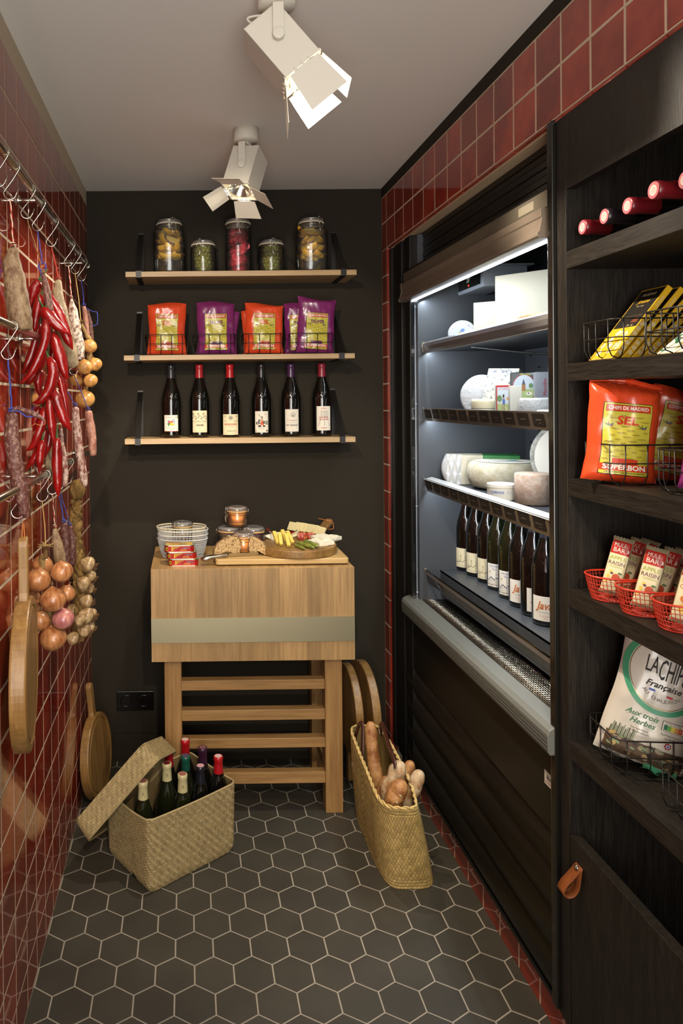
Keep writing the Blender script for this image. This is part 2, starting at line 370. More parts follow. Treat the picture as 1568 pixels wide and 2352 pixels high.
# ============================================================ ceiling spotlights
WP = P('white_powder_coat', '#cfcabc', .45, spec=.4)
EMIT = P('lamp_glass', '#fff6e0', .3, emis=('#fff0d2', 60.0))
def barn_spot(label, loc, yoke_az, tgt, spin, flaps, bs, power, size, scale=1.0, yoke_len=.10):
    t = thing('ceiling_spotlight', label, 'spotlight', loc, 0., 'white barn door spotlights on the ceiling')
    g = G(); g.mat(WP).lathe([(0, 0), (.041, 0), (.041, -.037), (.039, -.042), (0, -.042)], 40)
    g.cyl((0, .0, -.042), (0, 0, -.055), .011, 16); g.obj('canopy', t)
    ax = Vector((math.cos(yoke_az), math.sin(yoke_az), 0)); piv = Vector((0, 0, -.055-yoke_len))
    d = (Vector(tgt)-Vector(loc)-piv).normalized()
    hw = bs*.5
    # housing frame: z = light direction, x = yoke axis made perpendicular
    x = (ax-d*ax.dot(d)).normalized(); y = d.cross(x).normalized()
    rm = Matrix.Rotation(spin, 3, d); x = rm @ x; y = rm @ y
    M = frame(piv, x, y, d)
    g = G(); g.mat(WP); k = hw+.004
    nrm = ax.cross(Vector((0, 0, 1))).normalized()
    for sgn in (-1, 1):
        a = ax*(k*sgn)
        g.M = frame(a, ax, nrm, (0, 0, 1)); g.box(-.0012, .0012, -.0115, .0115, -.055-yoke_len-.008, -.057)
    g.M = frame((0, 0, 0), ax, nrm, (0, 0, 1)); g.box(-k, k, -.0115, .0115, -.058, -.0555); g.M = Matrix.Identity(4)
    yk = g.obj('yoke', t, bevel=.0008)
    for sgn in (-1, 1):
        g = G(); g.mat(WP); g.cyl(piv+ax*(k*sgn), piv+ax*((k+.011)*sgn), .0125, 24); g.obj('knob', t, bevel=.001)
    L0, L1 = -.055*scale, .085*scale
    g = G(); g.M = M; g.mat(WP); tk = .0018
    for (a, b, c, e) in ((-hw, hw, -hw, -hw+tk), (-hw, hw, hw-tk, hw), (-hw, -hw+tk, -hw, hw), (hw-tk, hw, -hw, hw)): g.box(a, b, c, e, L0, L1)
    g.box(-hw, hw, -hw, hw, L0-.002, L0); g.obj('housing', t, bevel=.0008)
    g = G(); g.M = M; g.mat(P('reflector', '#d8d4cc', .15, metal=1.)); g.lathe([(.018*scale, L1-.045*scale), (.03*scale, L1-.02*scale), (hw*.86, L1-.006)], 32); g.obj('reflector', t)
    g = G(); g.M = M; g.mat(EMIT); g.lathe([(0, L1-.044*scale), (.02*scale, L1-.044*scale)], 24); g.obj('bulb', t)
    g = G(); g.M = M; g.mat(WP); c = hw+.002
    for i in range(4):
        an = i*PI/2; ca, sa = math.cos(an), math.sin(an)
        g.M = M @ Matrix(((ca, -sa, 0, 0), (sa, ca, 0, 0), (0, 0, 1, 0), (0, 0, 0, 1)))
        g.box(-hw, hw, hw-.001, hw+.003, L1-.004, L1); g.cyl((-hw*.55, hw+.003, L1+.003), (hw*.55, hw+.003, L1+.003), .0016, 8)
        for q in (-.4, .0, .4): g.box(hw*q-.002, hw*q+.002, hw-.004, hw+.004, L1-.006, L1+.002)
    g.obj('barn_door_frame', t)
    for i, (open_ang, ln) in enumerate(flaps):
        an = i*PI/2; ca, sa = math.cos(an), math.sin(an)
        R = M @ Matrix(((ca, -sa, 0, 0), (sa, ca, 0, 0), (0, 0, 1, 0), (0, 0, 0, 1))) @ Matrix.Translation((0, hw+.004, L1+.004)) @ Matrix.Rotation(-open_ang, 4, 'X')
        g = G(); g.M = R; g.mat(WP); a, b = hw*.82, hw*(1.02 if i % 2 else .92)
        g.add([(-a, -.0006, 0), (a, -.0006, 0), (b, -.0006, ln), (-b, -.0006, ln), (-a, .0006, 0), (a, .0006, 0), (b, .0006, ln), (-b, .0006, ln)],
              [(0, 1, 2, 3), (7, 6, 5, 4), (0, 4, 5, 1), (1, 5, 6, 2), (2, 6, 7, 3), (3, 7, 4, 0)])
        g.obj('barn_door', t)
    g = G(); g.mat(WP); b = M @ Vector((0, 0, L0)); s_ = Vector((.012, .012, -.05))
    pts = [s_.lerp(b, u)+Vector((math.cos(yoke_az+1.5)*.05, math.sin(yoke_az+1.5)*.05, .012))*math.sin(PI*u) for u in [i/12 for i in range(13)]]
    g.tube(pts, .0028, 8); g.cyl((.012, .012, -.042), (.012, .012, -.058), .007, 12); g.obj('cable', t)
    src = Vector(loc)+(M @ Vector((0, 0, L1-.036*scale)))
    sl = spot('spot_lamp', src, src+d, power*1.15, size, .35, .014*scale)
    return t
barn_spot('large white barn door spotlight nearest the camera, tilted down to the right', (.203, 1.500, H), 1.5, (.203+.22, 1.458, H-.41), -.0,
          [(.10, .084), (-.10, .084), (.60, .088), (.05, .080)], .090, 70, 96, 1.0, .070)
barn_spot('smaller white barn door spotlight near the back wall, doors spread wide', (.203, 2.275, H), 1.2, (.203-.085, 2.215, H-.41), .12,
          [(1.15, .068), (1.25, .068), (.85, .068), (1.2, .068)], .092, 42, 112, 1.0, .075)
# ============================================================ rails on the left wall
STEEL = P('brushed_steel', '#b9b3a2', .22, metal=1.)
CHROME = P('polished_steel', '#c8c4b8', .12, metal=1.)
RX = -.360
for nm, z in (('top', 2.021), ('middle', 1.679), ('bottom', 1.337)):
    t = thing('hanging_rail', '%s steel rail of the three fixed along the red tiled wall' % nm, 'rail', (RX, 0, z), group=None)
    g = G(); g.mat(STEEL).cyl((0, .5, 0), (0, 2.545, 0), .0085, 20); g.obj('rod', t)
    g = G(); g.mat(CHROME).cyl((0, 2.545, 0), (0, 2.552, 0), .0098, 20); g.cyl((0, 2.552, 0), (0, 2.566, 0), .0075, 20); g.obj('end_cap', t, bevel=.001)
    for y in (.9, 1.72, 2.50):
        g = G(); g.mat(CHROME).cyl((0, y, 0), (XL-RX+.001, y, 0), .0048, 14); g.cyl((XL-RX+.006, y, 0), (XL-RX, y, 0), .013, 20); g.obj('wall_bracket', t, bevel=.0006)
HOOKS = {}
def hook(Y, z, label, tw=.0, grp='steel S hooks on the rails'):
    """S hook: ring over the rail, shank slanting to the wall side, open J below; returns the low point of the J"""
    g = G(); g.mat(CHROME); pts = []
    R = .0105
    for i in range(15):
        a = PI*1.25-i*PI*1.45/14; pts.append((R*math.cos(a), 0, R*math.sin(a)))
    pts += [(-.004, 0, -.026), (-.017, 0, -.043)]
    cx, cz, r = -.011, -.055, .0135
    for i in range(12):
        a = PI*.95+i*PI*.92/11; pts.append((cx+r*math.cos(a), 0, cz+r*math.sin(a)))
    pts += [(.007, 0, -.045)]
    g.tube([Vector(p)*1.0 for p in pts], .0015, 7)
    h = tag(g.obj('s_hook'), label, 'hook', grp); h.location = (RX, Y, z); h.rotation_euler = (0, 0, tw)
    return Vector((RX+cx*math.cos(tw), Y+cx*math.sin(tw), z+cz-r))
# ============================================================ hanging food on the left wall
BLUE = P('blue_twine', '#35408c', .9); REDW = P('red_twine', '#b03a2c', .9); WHT = P('white_twine', '#d9ccb4', .9)
RAFF = P('raffia', '#b59a5c', .8); LEATH = P('tan_leather_cord', '#a5652f', .7); BROWNT = P('brown_twine', '#7d5a34', .9)
def twine(g, pts, r=.0013, kind='blue'):
    pts = [Vector(p) for p in pts]
    fine = []
    for a, b in zip(pts, pts[1:]):
        n = max(2, int((b-a).length/.004)); fine += [a.lerp(b, i/n) for i in range(n)]
    fine.append(pts[-1])
    if kind == 'red_white':
        for ph, m in ((0, REDW), (PI, WHT)):
            g.mat(m).tube([p+Vector((math.cos(i*.75+ph), math.sin(i*.75+ph), 0))*r*.8 for i, p in enumerate(fine)], r*.8, 6)
    else:
        m = {'blue': BLUE, 'red': REDW, 'raffia': RAFF, 'leather': LEATH, 'brown': BROWNT}[kind]
        if kind == 'raffia': g.mat(m).tube(fine, r, 6, flat=.4)
        else:
            g.mat(m).tube([p+Vector((math.cos(i*.9), math.sin(i*.9), 0))*r*.35 for i, p in enumerate(fine)], r, 6)
def spline(pts, n=8):
    pts = [Vector(p) for p in pts]; out = []
    P_ = [pts[0]*2-pts[1]]+pts+[pts[-1]*2-pts[-2]]
    for i in range(1, len(P_)-2):
        for k in range(n):
            t = k/n; a, b, c, d = P_[i-1], P_[i], P_[i+1], P_[i+2]
            out.append(.5*((2*b)+(c-a)*t+(2*a-5*b+4*c-d)*t*t+(3*b-a-3*c+d)*t**3))
    out.append(pts[-1]); return out
def lerpl(vals, n):
    out = []
    for a, b in zip(vals, vals[1:]): out += [a+(b-a)*k/n for k in range(n)]
    return out+[vals[-1]]
def saus_mat(name, c1, c2, scale, lo, hi, bump=.5):
    if name in MATS: return MATS[name]
    q = NT(name); v = q.noise(q.coord((1, 1, .6)), scale, 6, .72); q.l(q.ramp(v, [(lo, hexc(c1)), (hi, hexc(c2))]), q.b.inputs['Base Color'])
    q.b.inputs['Roughness'].default_value = .62; q.bump(q.noise(q.coord(), 90, 5, .7), bump, .003); MATS[name] = q.m; return q.m
SM_PALE = saus_mat('pale_mould_salami', '#5e3e26', '#a8906e', 75, .36, .68)
SM_GREY = saus_mat('grey_dusted_salami', '#6a553c', '#998b6e', 75, .38, .62, .3)
SM_WHITE = saus_mat('white_mould_salami', '#5f3a2a', '#d8ccbb', 120, .42, .58)
SM_DARK = saus_mat('dark_chorizo', '#4a2019', '#a98c7c', 170, .48, .80)
SM_MOTT = saus_mat('mottled_salami', '#6d332a', '#cbb9aa', 110, .42, .66)
SM_PINK = saus_mat('wrinkled_pink_salami', '#7c4537', '#b98f7c', 60, .36, .66, .9)
SM_TIP = P('salami_tip', '#4b2b1c', .7)
def hang(name, label, cat, hook_pt, Y, px, rad, m, tw='blue', seed=0, group=None, extra=None, th=.0013, tip=True):
    """a sausage hanging by twine: px = centre line in the photo's frame at depth Y, rad = radii in metres"""
    c = [at(x, y, Y) for x, y in px]; t = thing(name, label, cat, c[0], group=group); inv = Vector(c[0])
    pts = spline(c, 8); rr = lerpl(rad, 8)
    n = len(pts); full = [pts[0]+(pts[0]-pts[1])*.6]+pts+[pts[-1]+(pts[-1]-pts[-2])*.9]; fr = [rr[0]*.35]+rr+[rr[-1]*.3]
    g = G(); g.M = Matrix.Translation(-inv); g.mat(m).tube(full, 0, 20, radii=fr, nz=.16, seed=seed); g.obj('casing', t)
    if tip:
        g = G(); g.M = Matrix.Translation(-inv); g.mat(SM_TIP).tube([full[0]+Vector((0, 0, .011)), full[0]+Vector((0, 0, .004)), full[0]-Vector((0, 0, .002))], 0, 10, radii=[.004, .0028, fr[0]*1.05]); g.obj('tied_end', t)
    g = G(); g.M = Matrix.Translation(-inv); top = full[0]+Vector((0, 0, .004))
    if hook_pt is not None:
        twine(g, [Vector(hook_pt)+Vector((0, 0, .002)), (Vector(hook_pt)+top)/2+Vector((.001, 0, 0)), top], th, tw)
    k = fr[0]+.0018
    twine(g, [top+Vector((k*math.cos(a), k*math.sin(a), -.003+.0008*a)) for a in [i*.6 for i in range(21)]], th, tw)
    g.obj('twine', t)
    if extra: extra(t, inv)
    return t
# hooks on the top rail (far to near order by their place in the photo)
HL = 'steel S hook on the %s rail, %s'
h1 = hook(1.477, 2.021, HL % ('top', 'carrying the big pale salami'))
hook(1.389, 2.021, HL % ('top', 'nearest the camera and carrying nothing'))
h2 = hook(1.631, 2.021, HL % ('top', 'its brown twine going down behind the chillies'), .1)
h3 = hook(1.746, 2.021, HL % ('top', 'carrying the blue twine of the chilli garland'), -.1)
h4 = hook(1.924, 2.021, HL % ('top', 'carrying the long grey salami on red twine'))
h5 = hook(2.204, 2.021, HL % ('top', 'carrying the white-dusted salami on red and white twine'))
h6 = hook(2.335, 2.021, HL % ('top', 'carrying the small string of onions on raffia'))
h7 = hook(2.475, 2.021, HL % ('top', 'farthest, beside the end cap'))
m1 = hook(1.442, 1.679, HL % ('middle', 'carrying the long dark sausage'))
m2 = hook(1.83, 1.679, HL % ('middle', 'hidden behind the chillies, with the two brown sausages'))
m3 = hook(1.96, 1.679, HL % ('middle', 'carrying the mottled sausage on blue twine'))
m4 = hook(2.28, 1.679, HL % ('middle', 'carrying the wrinkled pink sausage below the small onions'))
l1 = hook(1.508, 1.337, HL % ('bottom', 'carrying the leather loop of the near board'))
l2 = hook(1.765, 1.337, HL % ('bottom', 'carrying the large string of onions'))
l3 = hook(1.90, 1.337, HL % ('bottom', 'carrying the dusty salami on red and white twine'), .15)
l4 = hook(1.99, 1.337, HL % ('bottom', 'carrying the pair of dark small sausages'))
l5 = hook(2.13, 1.337, HL % ('bottom', 'carrying the garlic braid'))
def pm(px, Y): return px*Y/F_PX
def lobe(t, inv):
    g = G(); g.M = Matrix.Translation(-inv); c = [at(x, y, 1.535) for x, y in ((58, 705), (63, 735), (66, 758))]
    g.mat(SM_PALE).tube(spline(c, 6), 0, 16, radii=lerpl([.006, .012, .007], 6), nz=.15, seed=4); g.obj('side_lobe', t)
hang('salami', 'large fat pale-moulded salami with a split lower end, nearest on the top rail', 'salami', h1, 1.495,
     [(30, 572), (28, 610), (38, 680), (47, 735), (52, 758)], [.011, .0205, .0265, .024, .015], SM_PALE, 'red_white', 1, extra=lobe)
hang('salami', 'thin dark sausage mostly hidden behind the top of the chilli garland', 'sausage', h2, 1.70,
     [(100, 632), (106, 662), (113, 710), (117, 750)], [.005, .009, .010, .006], SM_DARK, 'brown', 2)
hang('salami', 'long grey-brown salami hanging on red twine to the right of the chillies', 'salami', h4, 1.92,
     [(134, 645), (134, 685), (146, 750), (160, 810), (170, 842)], [.008, .0165, .0205, .022, .014], SM_GREY, 'red', 3)
hang('salami', 'slender white-mould salami with a pointed top on red and white twine from the top rail', 'salami', h5, 2.2,
     [(164, 688), (167, 712), (174, 755), (182, 800), (186, 824)], [.004, .0135, .0175, .0175, .010], SM_WHITE, 'red_white', 4)
def twin(t, inv):
    g = G(); g.M = Matrix.Translation(-inv); c = [at(x, y, 2.50) for x, y in ((201, 712), (207, 745), (212, 790))]
    g.mat(SM_DARK).tube(spline(c, 6), 0, 12, radii=lerpl([.006, .009, .007], 6), nz=.15, seed=9); g.obj('casing', t)
    g = G(); g.M = Matrix.Translation(-inv); c = [at(x, y, 2.46) for x, y in ((198, 708), (204, 711), (212, 715), (222, 717), (224, 722), (224, 744), (215, 749), (211, 745))]
    twine(g, c, .0015, 'blue'); g.obj('loose_twine', t)
hang('paired_sausages', 'pair of thin sausages on thick blue twine above the small onions at the far end', 'sausage', h7, 2.47,
     [(193, 705), (197, 735), (203, 780)], [.007, .0095, .008], SM_PINK, 'blue', 5, extra=twin, th=.0022)
def tail(t, inv):
    g = G(); g.M = Matrix.Translation(-inv); c = [at(x, y, 1.47) for x, y in ((27, 946), (38, 938), (55, 942), (75, 950), (92, 958), (103, 967))]
    g.mat(SM_DARK).tube(spline(c, 5), 0, 12, radii=lerpl([.003, .0055, .005, .0065, .004, .002], 5), nz=.2, seed=3); g.obj('casing_tail', t)
    g = G(); g.M = Matrix.Translation(-inv); twine(g, [at(x, y, 1.468) for x, y in ((28, 942), (45, 945), (60, 957), (76, 957))], .0016, 'blue'); twine(g, [at(x, y, 1.468) for x, y in ((103, 967), (104, 974), (92, 977), (80, 973), (70, 980))], .0009, 'raffia'); g.obj('loose_twine', t)
hang('salami', 'long dark speckled sausage with a curled casing tail, reaching below the bottom rail', 'sausage', m1, 1.472,
     [(27, 952), (27, 1000), (36, 1070), (48, 1130), (58, 1172), (64, 1188)], [.0125, .0155, .0165, .0155, .0115, .006], SM_DARK, 'blue', 6, extra=tail, th=.0018)
hang('salami', 'slim white-mottled sausage on blue twine to the right of the chillies on the middle rail', 'sausage', m3, 1.95,
     [(173, 938), (177, 990), (183, 1040), (190, 1085), (195, 1115)], [.010, .0115, .0125, .012, .008], SM_MOTT, 'blue', 7)
hang('salami', 'wrinkled pinkish sausage hanging just below the small string of onions', 'sausage', m4, 2.28,
     [(203, 945), (207, 975), (212, 1015), (214, 1045)], [.012, .0145, .0145, .010], SM_PINK, 'blue', 8)
def twin2(t, inv):
    g = G(); g.M = Matrix.Translation(-inv); c = [at(x, y, 1.80) for x, y in ((138, 985), (144, 1040), (150, 1090), (149, 1118))]
    g.mat(SM_MOTT).tube(spline(c, 6), 0, 12, radii=lerpl([.006, .009, .0085, .006], 6), nz=.2, seed=19); g.obj('casing', t)
hang('paired_sausages', 'two brown sausages showing behind the lowest chillies on the middle rail', 'sausage', m2, 1.85,
     [(108, 985), (110, 1040), (117, 1080), (126, 1106)], [.008, .014, .014, .008], SM_GREY, 'brown', 9, extra=twin2)
hang('salami', 'dusty grey small salami on red and white twine behind the large onions', 'salami', l3, 1.90,
     [(126, 1215), (129, 1240), (135, 1270), (140, 1305)], [.006, .0135, .0165, .016], SM_PALE, 'red_white', 10)
hang('salami', 'dark purple small sausage, left one of the two behind the large onions', 'sausage', l4+Vector((0, -.01, 0)), 1.965,
     [(147, 1203), (149, 1235), (152, 1295)], [.009, .0115, .012], SM_DARK, 'blue', 11, th=.0018)
hang('salami', 'dark purple small sausage, right one of the two, nearest the garlic', 'sausage', l4+Vector((0, .01, 0)), 2.02,
     [(160, 1210), (165, 1240), (166, 1295)], [.008, .012, .011], SM_DARK, 'blue', 12)
# ---- chilli garland: every chilli is a part
CHR = P('glossy_red_chilli', '#8a0d0b', .27, coat=.35, var=('#5e0706', 14, .35, .7), island=.22, bump=(75, .55, .003))
CHG = P('chilli_stem_green', '#2f4a1c', .5)
t = thing('chilli_garland', 'long garland of glossy red chillies hanging on blue twine among the sausages', 'chillies', at(97, 640, 1.75)); inv = t.location.copy()
pep = [  # (px points), thickness px, depth
    ([(91, 646), (80, 662), (68, 708)], 27, 1.72), ([(95, 678), (86, 712), (78, 765)], 25, 1.71), ([(101, 668), (128, 705), (148, 745), (163, 772)], 23, 1.73),
    ([(100, 707), (122, 738), (160, 768)], 31, 1.70), ([(138, 735), (152, 770), (167, 803)], 25, 1.76), ([(104, 735), (104, 780), (76, 850), (44, 884)], 22, 1.70),
    ([(90, 745), (80, 790), (62, 840), (50, 860)], 20, 1.74), ([(90, 770), (78, 810), (60, 850)], 20, 1.77), ([(120, 765), (134, 805), (146, 850), (156, 872)], 28, 1.72),
    ([(112, 822), (122, 850), (115, 890), (93, 920), (74, 925)], 25, 1.69), ([(102, 800), (92, 835), (70, 872), (58, 882)], 21, 1.75),
    ([(124, 895), (134, 930), (150, 968), (164, 990)], 25, 1.71), ([(131, 850), (144, 900), (152, 940), (160, 967)], 16, 1.75), ([(112, 915), (117, 960), (120, 990), (124, 1020)], 20, 1.70),
    ([(104, 935), (96, 975), (78, 1020), (60, 1036)], 22, 1.73), ([(92, 935), (82, 960), (76, 992)], 18, 1.76), ([(131, 1008), (131, 1060), (132, 1110), (134, 1142)], 24, 1.71),
    ([(106, 985), (92, 1030), (74, 1060), (60, 1078)], 19, 1.76), ([(97, 1012), (92, 1050), (90, 1088)], 20, 1.74), ([(117, 985), (111, 1020), (102, 1053)], 18, 1.77),
    ([(137, 850), (146, 885), (152, 908)], 18, 1.78), ([(92, 850), (88, 880), (94, 915)], 22, 1.79), ([(118, 940), (120, 975), (112, 1010)], 22, 1.79),
    ([(110, 700), (100, 740), (92, 790)], 24, 1.79), ([(128, 780), (120, 820), (108, 860)], 22, 1.80), ([(86, 655), (74, 690), (66, 740)], 20, 1.78),
    ([(120, 860), (108, 905), (98, 940)], 22, 1.81), ([(110, 960), (124, 1000), (128, 1040)], 16, 1.80)]
for i, (pp, thk, Y) in enumerate(pep):
    c = spline([at(x, y, Y+.008*math.sin(i)) for x, y in pp], 6); n = len(c); R = thk/2*Y/F_PX
    rr = []
    for k in range(n):
        u = k/(n-1); rr.append(R*(min(1, .55+u*3.5) if u < .13 else 1)*(1-max(0, (u-.45)/.55)**1.7*.93)*(1+.05*math.sin(u*14+i)))
    g = G(); g.M = Matrix.Translation(-inv); g.mat(CHR).tube([c[0]+(c[0]-c[1])*.25]+c, 0, 14, radii=[rr[0]*.6]+rr, nz=.10, seed=i)
    d = (c[0]-c[1]).normalized(); p = g.obj('chilli', t)
    s_ = G(); s_.M = Matrix.Translation(-inv); s_.mat(CHG).tube([c[0]+d*.001, c[0]+d*.003, c[0]+d*.006, c[0]+d*.02+Vector((0, 0, .004)), c[0]+d*.028+Vector((.003, 0, .009))], 0, 8, radii=[rr[0]*.75, rr[0]*.55, .0028, .0018, .0016])
    s_.obj('chilli_stem', p)
g = G(); g.M = Matrix.Translation(-inv); a = h3; b = at(98, 640, 1.75)
twine(g, [a, (a+at(97, 600, 1.75))/2, at(97, 604, 1.75)], .0016, 'blue')
twine(g, [at(97+9*math.cos(q), 612+9*math.sin(q), 1.75+.003*math.sin(q)) for q in [i*.5 for i in range(20)]]+[b], .0018, 'blue')
g.mat(CHG).tube(spline([b, at(104, 720, 1.755), at(110, 800, 1.755), at(112, 900, 1.755), at(116, 1000, 1.755)], 6), .0028, 8); g.obj('string', t)
# ---- onions
def onion_mat(name, c1, c2):
    q = NT(name); q.l(q.ramp(q.noise(q.coord((1, 1, .22)), 85, 4, .6), [(.3, hexc(c1)), (.7, hexc(c2))]), q.b.inputs['Base Color'])
    q.b.inputs['Roughness'].default_value = .33; q.b.inputs['Coat Weight'].default_value = .25; q.bump(q.noise(q.coord((1, 1, .2)), 130, 3), .25, .001); return q.m
ON1 = onion_mat('copper_onion_skin', '#7d4524', '#c48a58'); ON2 = onion_mat('golden_onion_skin', '#a06a30', '#d3a461'); ON3 = onion_mat('pink_onion_skin', '#8e4550', '#c08574')
ROOT = P('dry_root', '#6d4d2c', .9)
def onion(par, inv, c, r, m, axis, nm='onion'):
    prof = []
    for i in range(19):
        a = -PI/2+PI*i/18; rr = r*math.cos(a); z = r*.88*math.sin(a)
        if i > 15: z += r*.16*((i-15)/3)**2; rr *= .95
        prof.append((max(rr, .0009), z))
    z = Vector(axis).normalized(); x = z.orthogonal().normalized(); y = z.cross(x)
    g = G(); g.M = Matrix.Translation(-inv) @ frame(c, x, y, z)
    g.mat(m).lathe(prof, 28, warp=lambda p, a: (p[0]*(1+.012*math.sin(a*9)), p[1]*(1+.012*math.sin(a*9)), p[2]))
    g.mat(ROOT).tube([(0, 0, r*1.08), (0.001, 0, r*1.22), (.003, .001, r*1.38)], 0, 8, radii=[r*.11, r*.07, r*.03])
    for k in range(9):
        a = k*.7; g.tube([(0, 0, -r*.86), (r*.1*math.cos(a), r*.1*math.sin(a), -r*.93), (r*.2*math.cos(a), r*.2*math.sin(a), -r*.96)], .0005, 4)
    return g.obj(nm, par)
def onion_string(label, hk, Y, lst, knot, kY, tieR, mats):
    t = thing('onion_string', label, 'onions', at(knot[0], knot[1], kY)); inv = t.location.copy()
    for i, (x, y, r, dY, mi) in enumerate(lst):
        c = at(x, y, Y+dY); out = (c-at(knot[0], y, Y+.01)); ax = Vector((-out.x, -out.y*.6, .35 if i % 2 else .15)) if i % 3 else Vector((.25, .3, .8))
        onion(t, inv, c, r*Y/F_PX, mats[mi], ax)
    g = G(); g.M = Matrix.Translation(-inv); k = at(knot[0], knot[1], kY)
    g.mat(RAFF)
    twine(g, [hk+Vector((0, 0, .001)), hk.lerp(k, .5)+Vector((.002, 0, 0)), k], tieR, 'raffia'); g.obj('raffia_tie', t)
    g = G(); g.M = Matrix.Translation(-inv); g.mat(P('dry_onion_leaves', '#9c8350', .85, var=('#6f5630', 40, .3, .7)))
    low = at(lst[0][0], lst[0][1], Y+.03); last = at(lst[-1][0], lst[-1][1], Y+.03)
    g.tube(spline([k, k.lerp(low, .5)+Vector((.003, 0, 0)), low, last], 6), 0, 10, radii=lerpl([.004, .0055, .010, .006], 6), nz=.5)
    for q in range(9):
        a = q*.72; d = Vector((math.cos(a), math.sin(a), .55)).normalized()
        g.tube([k-Vector((0, 0, .006)), k+d*.012, k+d*.026+Vector((0, 0, -.004*(q % 3)))], 0, 6, radii=[.003, .0045, .0015], flat=.25)
    g.obj('dried_leaves', t); return t
onion_string('large string of copper-brown onions with one pink one, hung low beside the near cutting board', l2, 1.765,
    [(98, 1298, 25, .05, 0), (142, 1313, 26, -.01, 0), (88, 1332, 29, -.02, 0), (153, 1363, 21, .045, 0), (76, 1374, 19, .05, 0), (122, 1377, 30, -.03, 0),
     (92, 1426, 25, .01, 0), (145, 1421, 26, -.01, 2), (122, 1466, 31, 0, 0)], (105, 1258), 1.76, .0030, [ON1, ON2, ON3])
onion_string('small string of golden onions near the back corner under the top rail', h6, 2.335,
    [(206, 795, 17, 0, 1), (194, 843, 18.5, -.03, 1), (218, 837, 17, .02, 1), (175, 874, 16, .03, 1), (208, 874, 16.5, -.02, 1), (195, 917, 23, 0, 1)], (186, 742), 2.335, .0034, [ON1, ON2, ON3])
# ---- garlic braid
GW = onion_mat('garlic_skin', '#7a5730', '#c2a77c'); DRY = P('dry_garlic_stalk', '#553f1c', .85, var=('#8c6c36', 60, .3, .7, (3, 3, .5)), bump=(220, .8, .002))
t = thing('garlic_braid', 'thick braid of dried garlic with a knotted straw top, hanging behind the large onions', 'garlic', at(178, 1125, 2.13)); inv = t.location.copy()
g = G(); g.M = Matrix.Translation(-inv); g.mat(DRY)
kn = at(178, 1127, 2.13)
g.tube([kn+Vector((0, 0, z)) for z in (.034, .028, .015, 0, -.015, -.026)], 0, 20, radii=[.006, .016, .023, .024, .017, .008], nz=.25)
for q in range(18):
    a = q*.9; rr = .022
    g.tube(spline([kn+Vector((rr*.5*math.cos(a), rr*.5*math.sin(a), .03)), kn+Vector((rr*math.cos(a+.3), rr*math.sin(a+.3), .008)), kn+Vector((rr*math.cos(a+.5)*.98, rr*math.sin(a+.5)*.98, -.006)), kn+Vector((rr*.4*math.cos(a+.7), rr*.4*math.sin(a+.7), -.026))], 4), .0032, 5)
g.obj('straw_knot', t)
g = G(); g.M = Matrix.Translation(-inv); g.mat(DRY)
ax = spline([at(176, 1150, 2.13), at(172, 1200, 2.13), at(174, 1260, 2.13), at(182, 1330, 2.13), at(184, 1400, 2.13), at(178, 1470, 2.13)], 10)
for s3 in range(3):
    g.tube([p+Vector((.011*math.sin(i*.55+s3*2.09), .011*math.cos(i*1.1+s3*2.09), 0)) for i, p in enumerate(ax)], 0, 8, radii=[.0085+.003*min(1, i/18)+.0018*math.sin(i*1.7+s3) for i in range(len(ax))], nz=.5, seed=s3)
r3 = random.Random(8)
for q in range(70):
    p = ax[r3.randrange(len(ax))]; a = r3.uniform(0, 6.28); d = Vector((math.cos(a), math.sin(a), r3.uniform(-.8, .4)))
    g.tube([p+d*.012, p+d*.022, p+d*.030+Vector((0, 0, -.006))], 0, 5, radii=[.0035, .0028, .0008], flat=.3)
g.obj('braided_stalks', t)
for i, (x, y, r, dY) in enumerate([(203, 1296, 17, 0), (209, 1324, 13, .02), (193, 1341, 16, -.03), (206, 1352, 12, .03), (199, 1381, 15, 0), (186, 1300, 13, .05), (199, 1414, 18, -.01), (212, 1410, 12, .03), (184, 1425, 13, -.03), (194, 1448, 16, 0), (208, 1440, 11, .03), (168, 1466, 14, -.03), (168, 1400, 13, .02), (172, 1355, 12, .03)]):
    c = at(x, y, 2.115+dY); R = r*2.115/F_PX
    prof = [(max(R*math.cos(a), .0008), R*.85*math.sin(a)+(R*.35*max(0, math.sin(a))**6)) for a in [-PI/2+PI*k/14 for k in range(15)]]
    z = Vector((-.7, -.1+.3*math.sin(i), .35)).normalized(); xx = z.orthogonal().normalized(); yy = z.cross(xx)
    g = G(); g.M = Matrix.Translation(-inv) @ frame(c, xx, yy, z); g.mat(GW).lathe(prof, 32, warp=lambda p, a: (p[0]*(1+.13*abs(math.sin(a*3.5))), p[1]*(1+.13*abs(math.sin(a*3.5))), p[2]))
    g.mat(ROOT)
    for q in range(26):
        a = q*.6; e = R*.25+R*.35*r3.random()
        g.tube([(R*.15*math.cos(a), R*.15*math.sin(a), -R*.78), (e*math.cos(a), e*math.sin(a), -R*1.0), (e*1.4*math.cos(a+.4), e*1.4*math.sin(a+.4), -R*(1.05+.25*r3.random()))], .00055, 4)
    g.obj('garlic_bulb', t)
g = G(); g.M = Matrix.Translation(-inv); twine(g, [l5, kn+Vector((0, 0, .034))], .0016, 'raffia'); g.obj('raffia_tie', t)
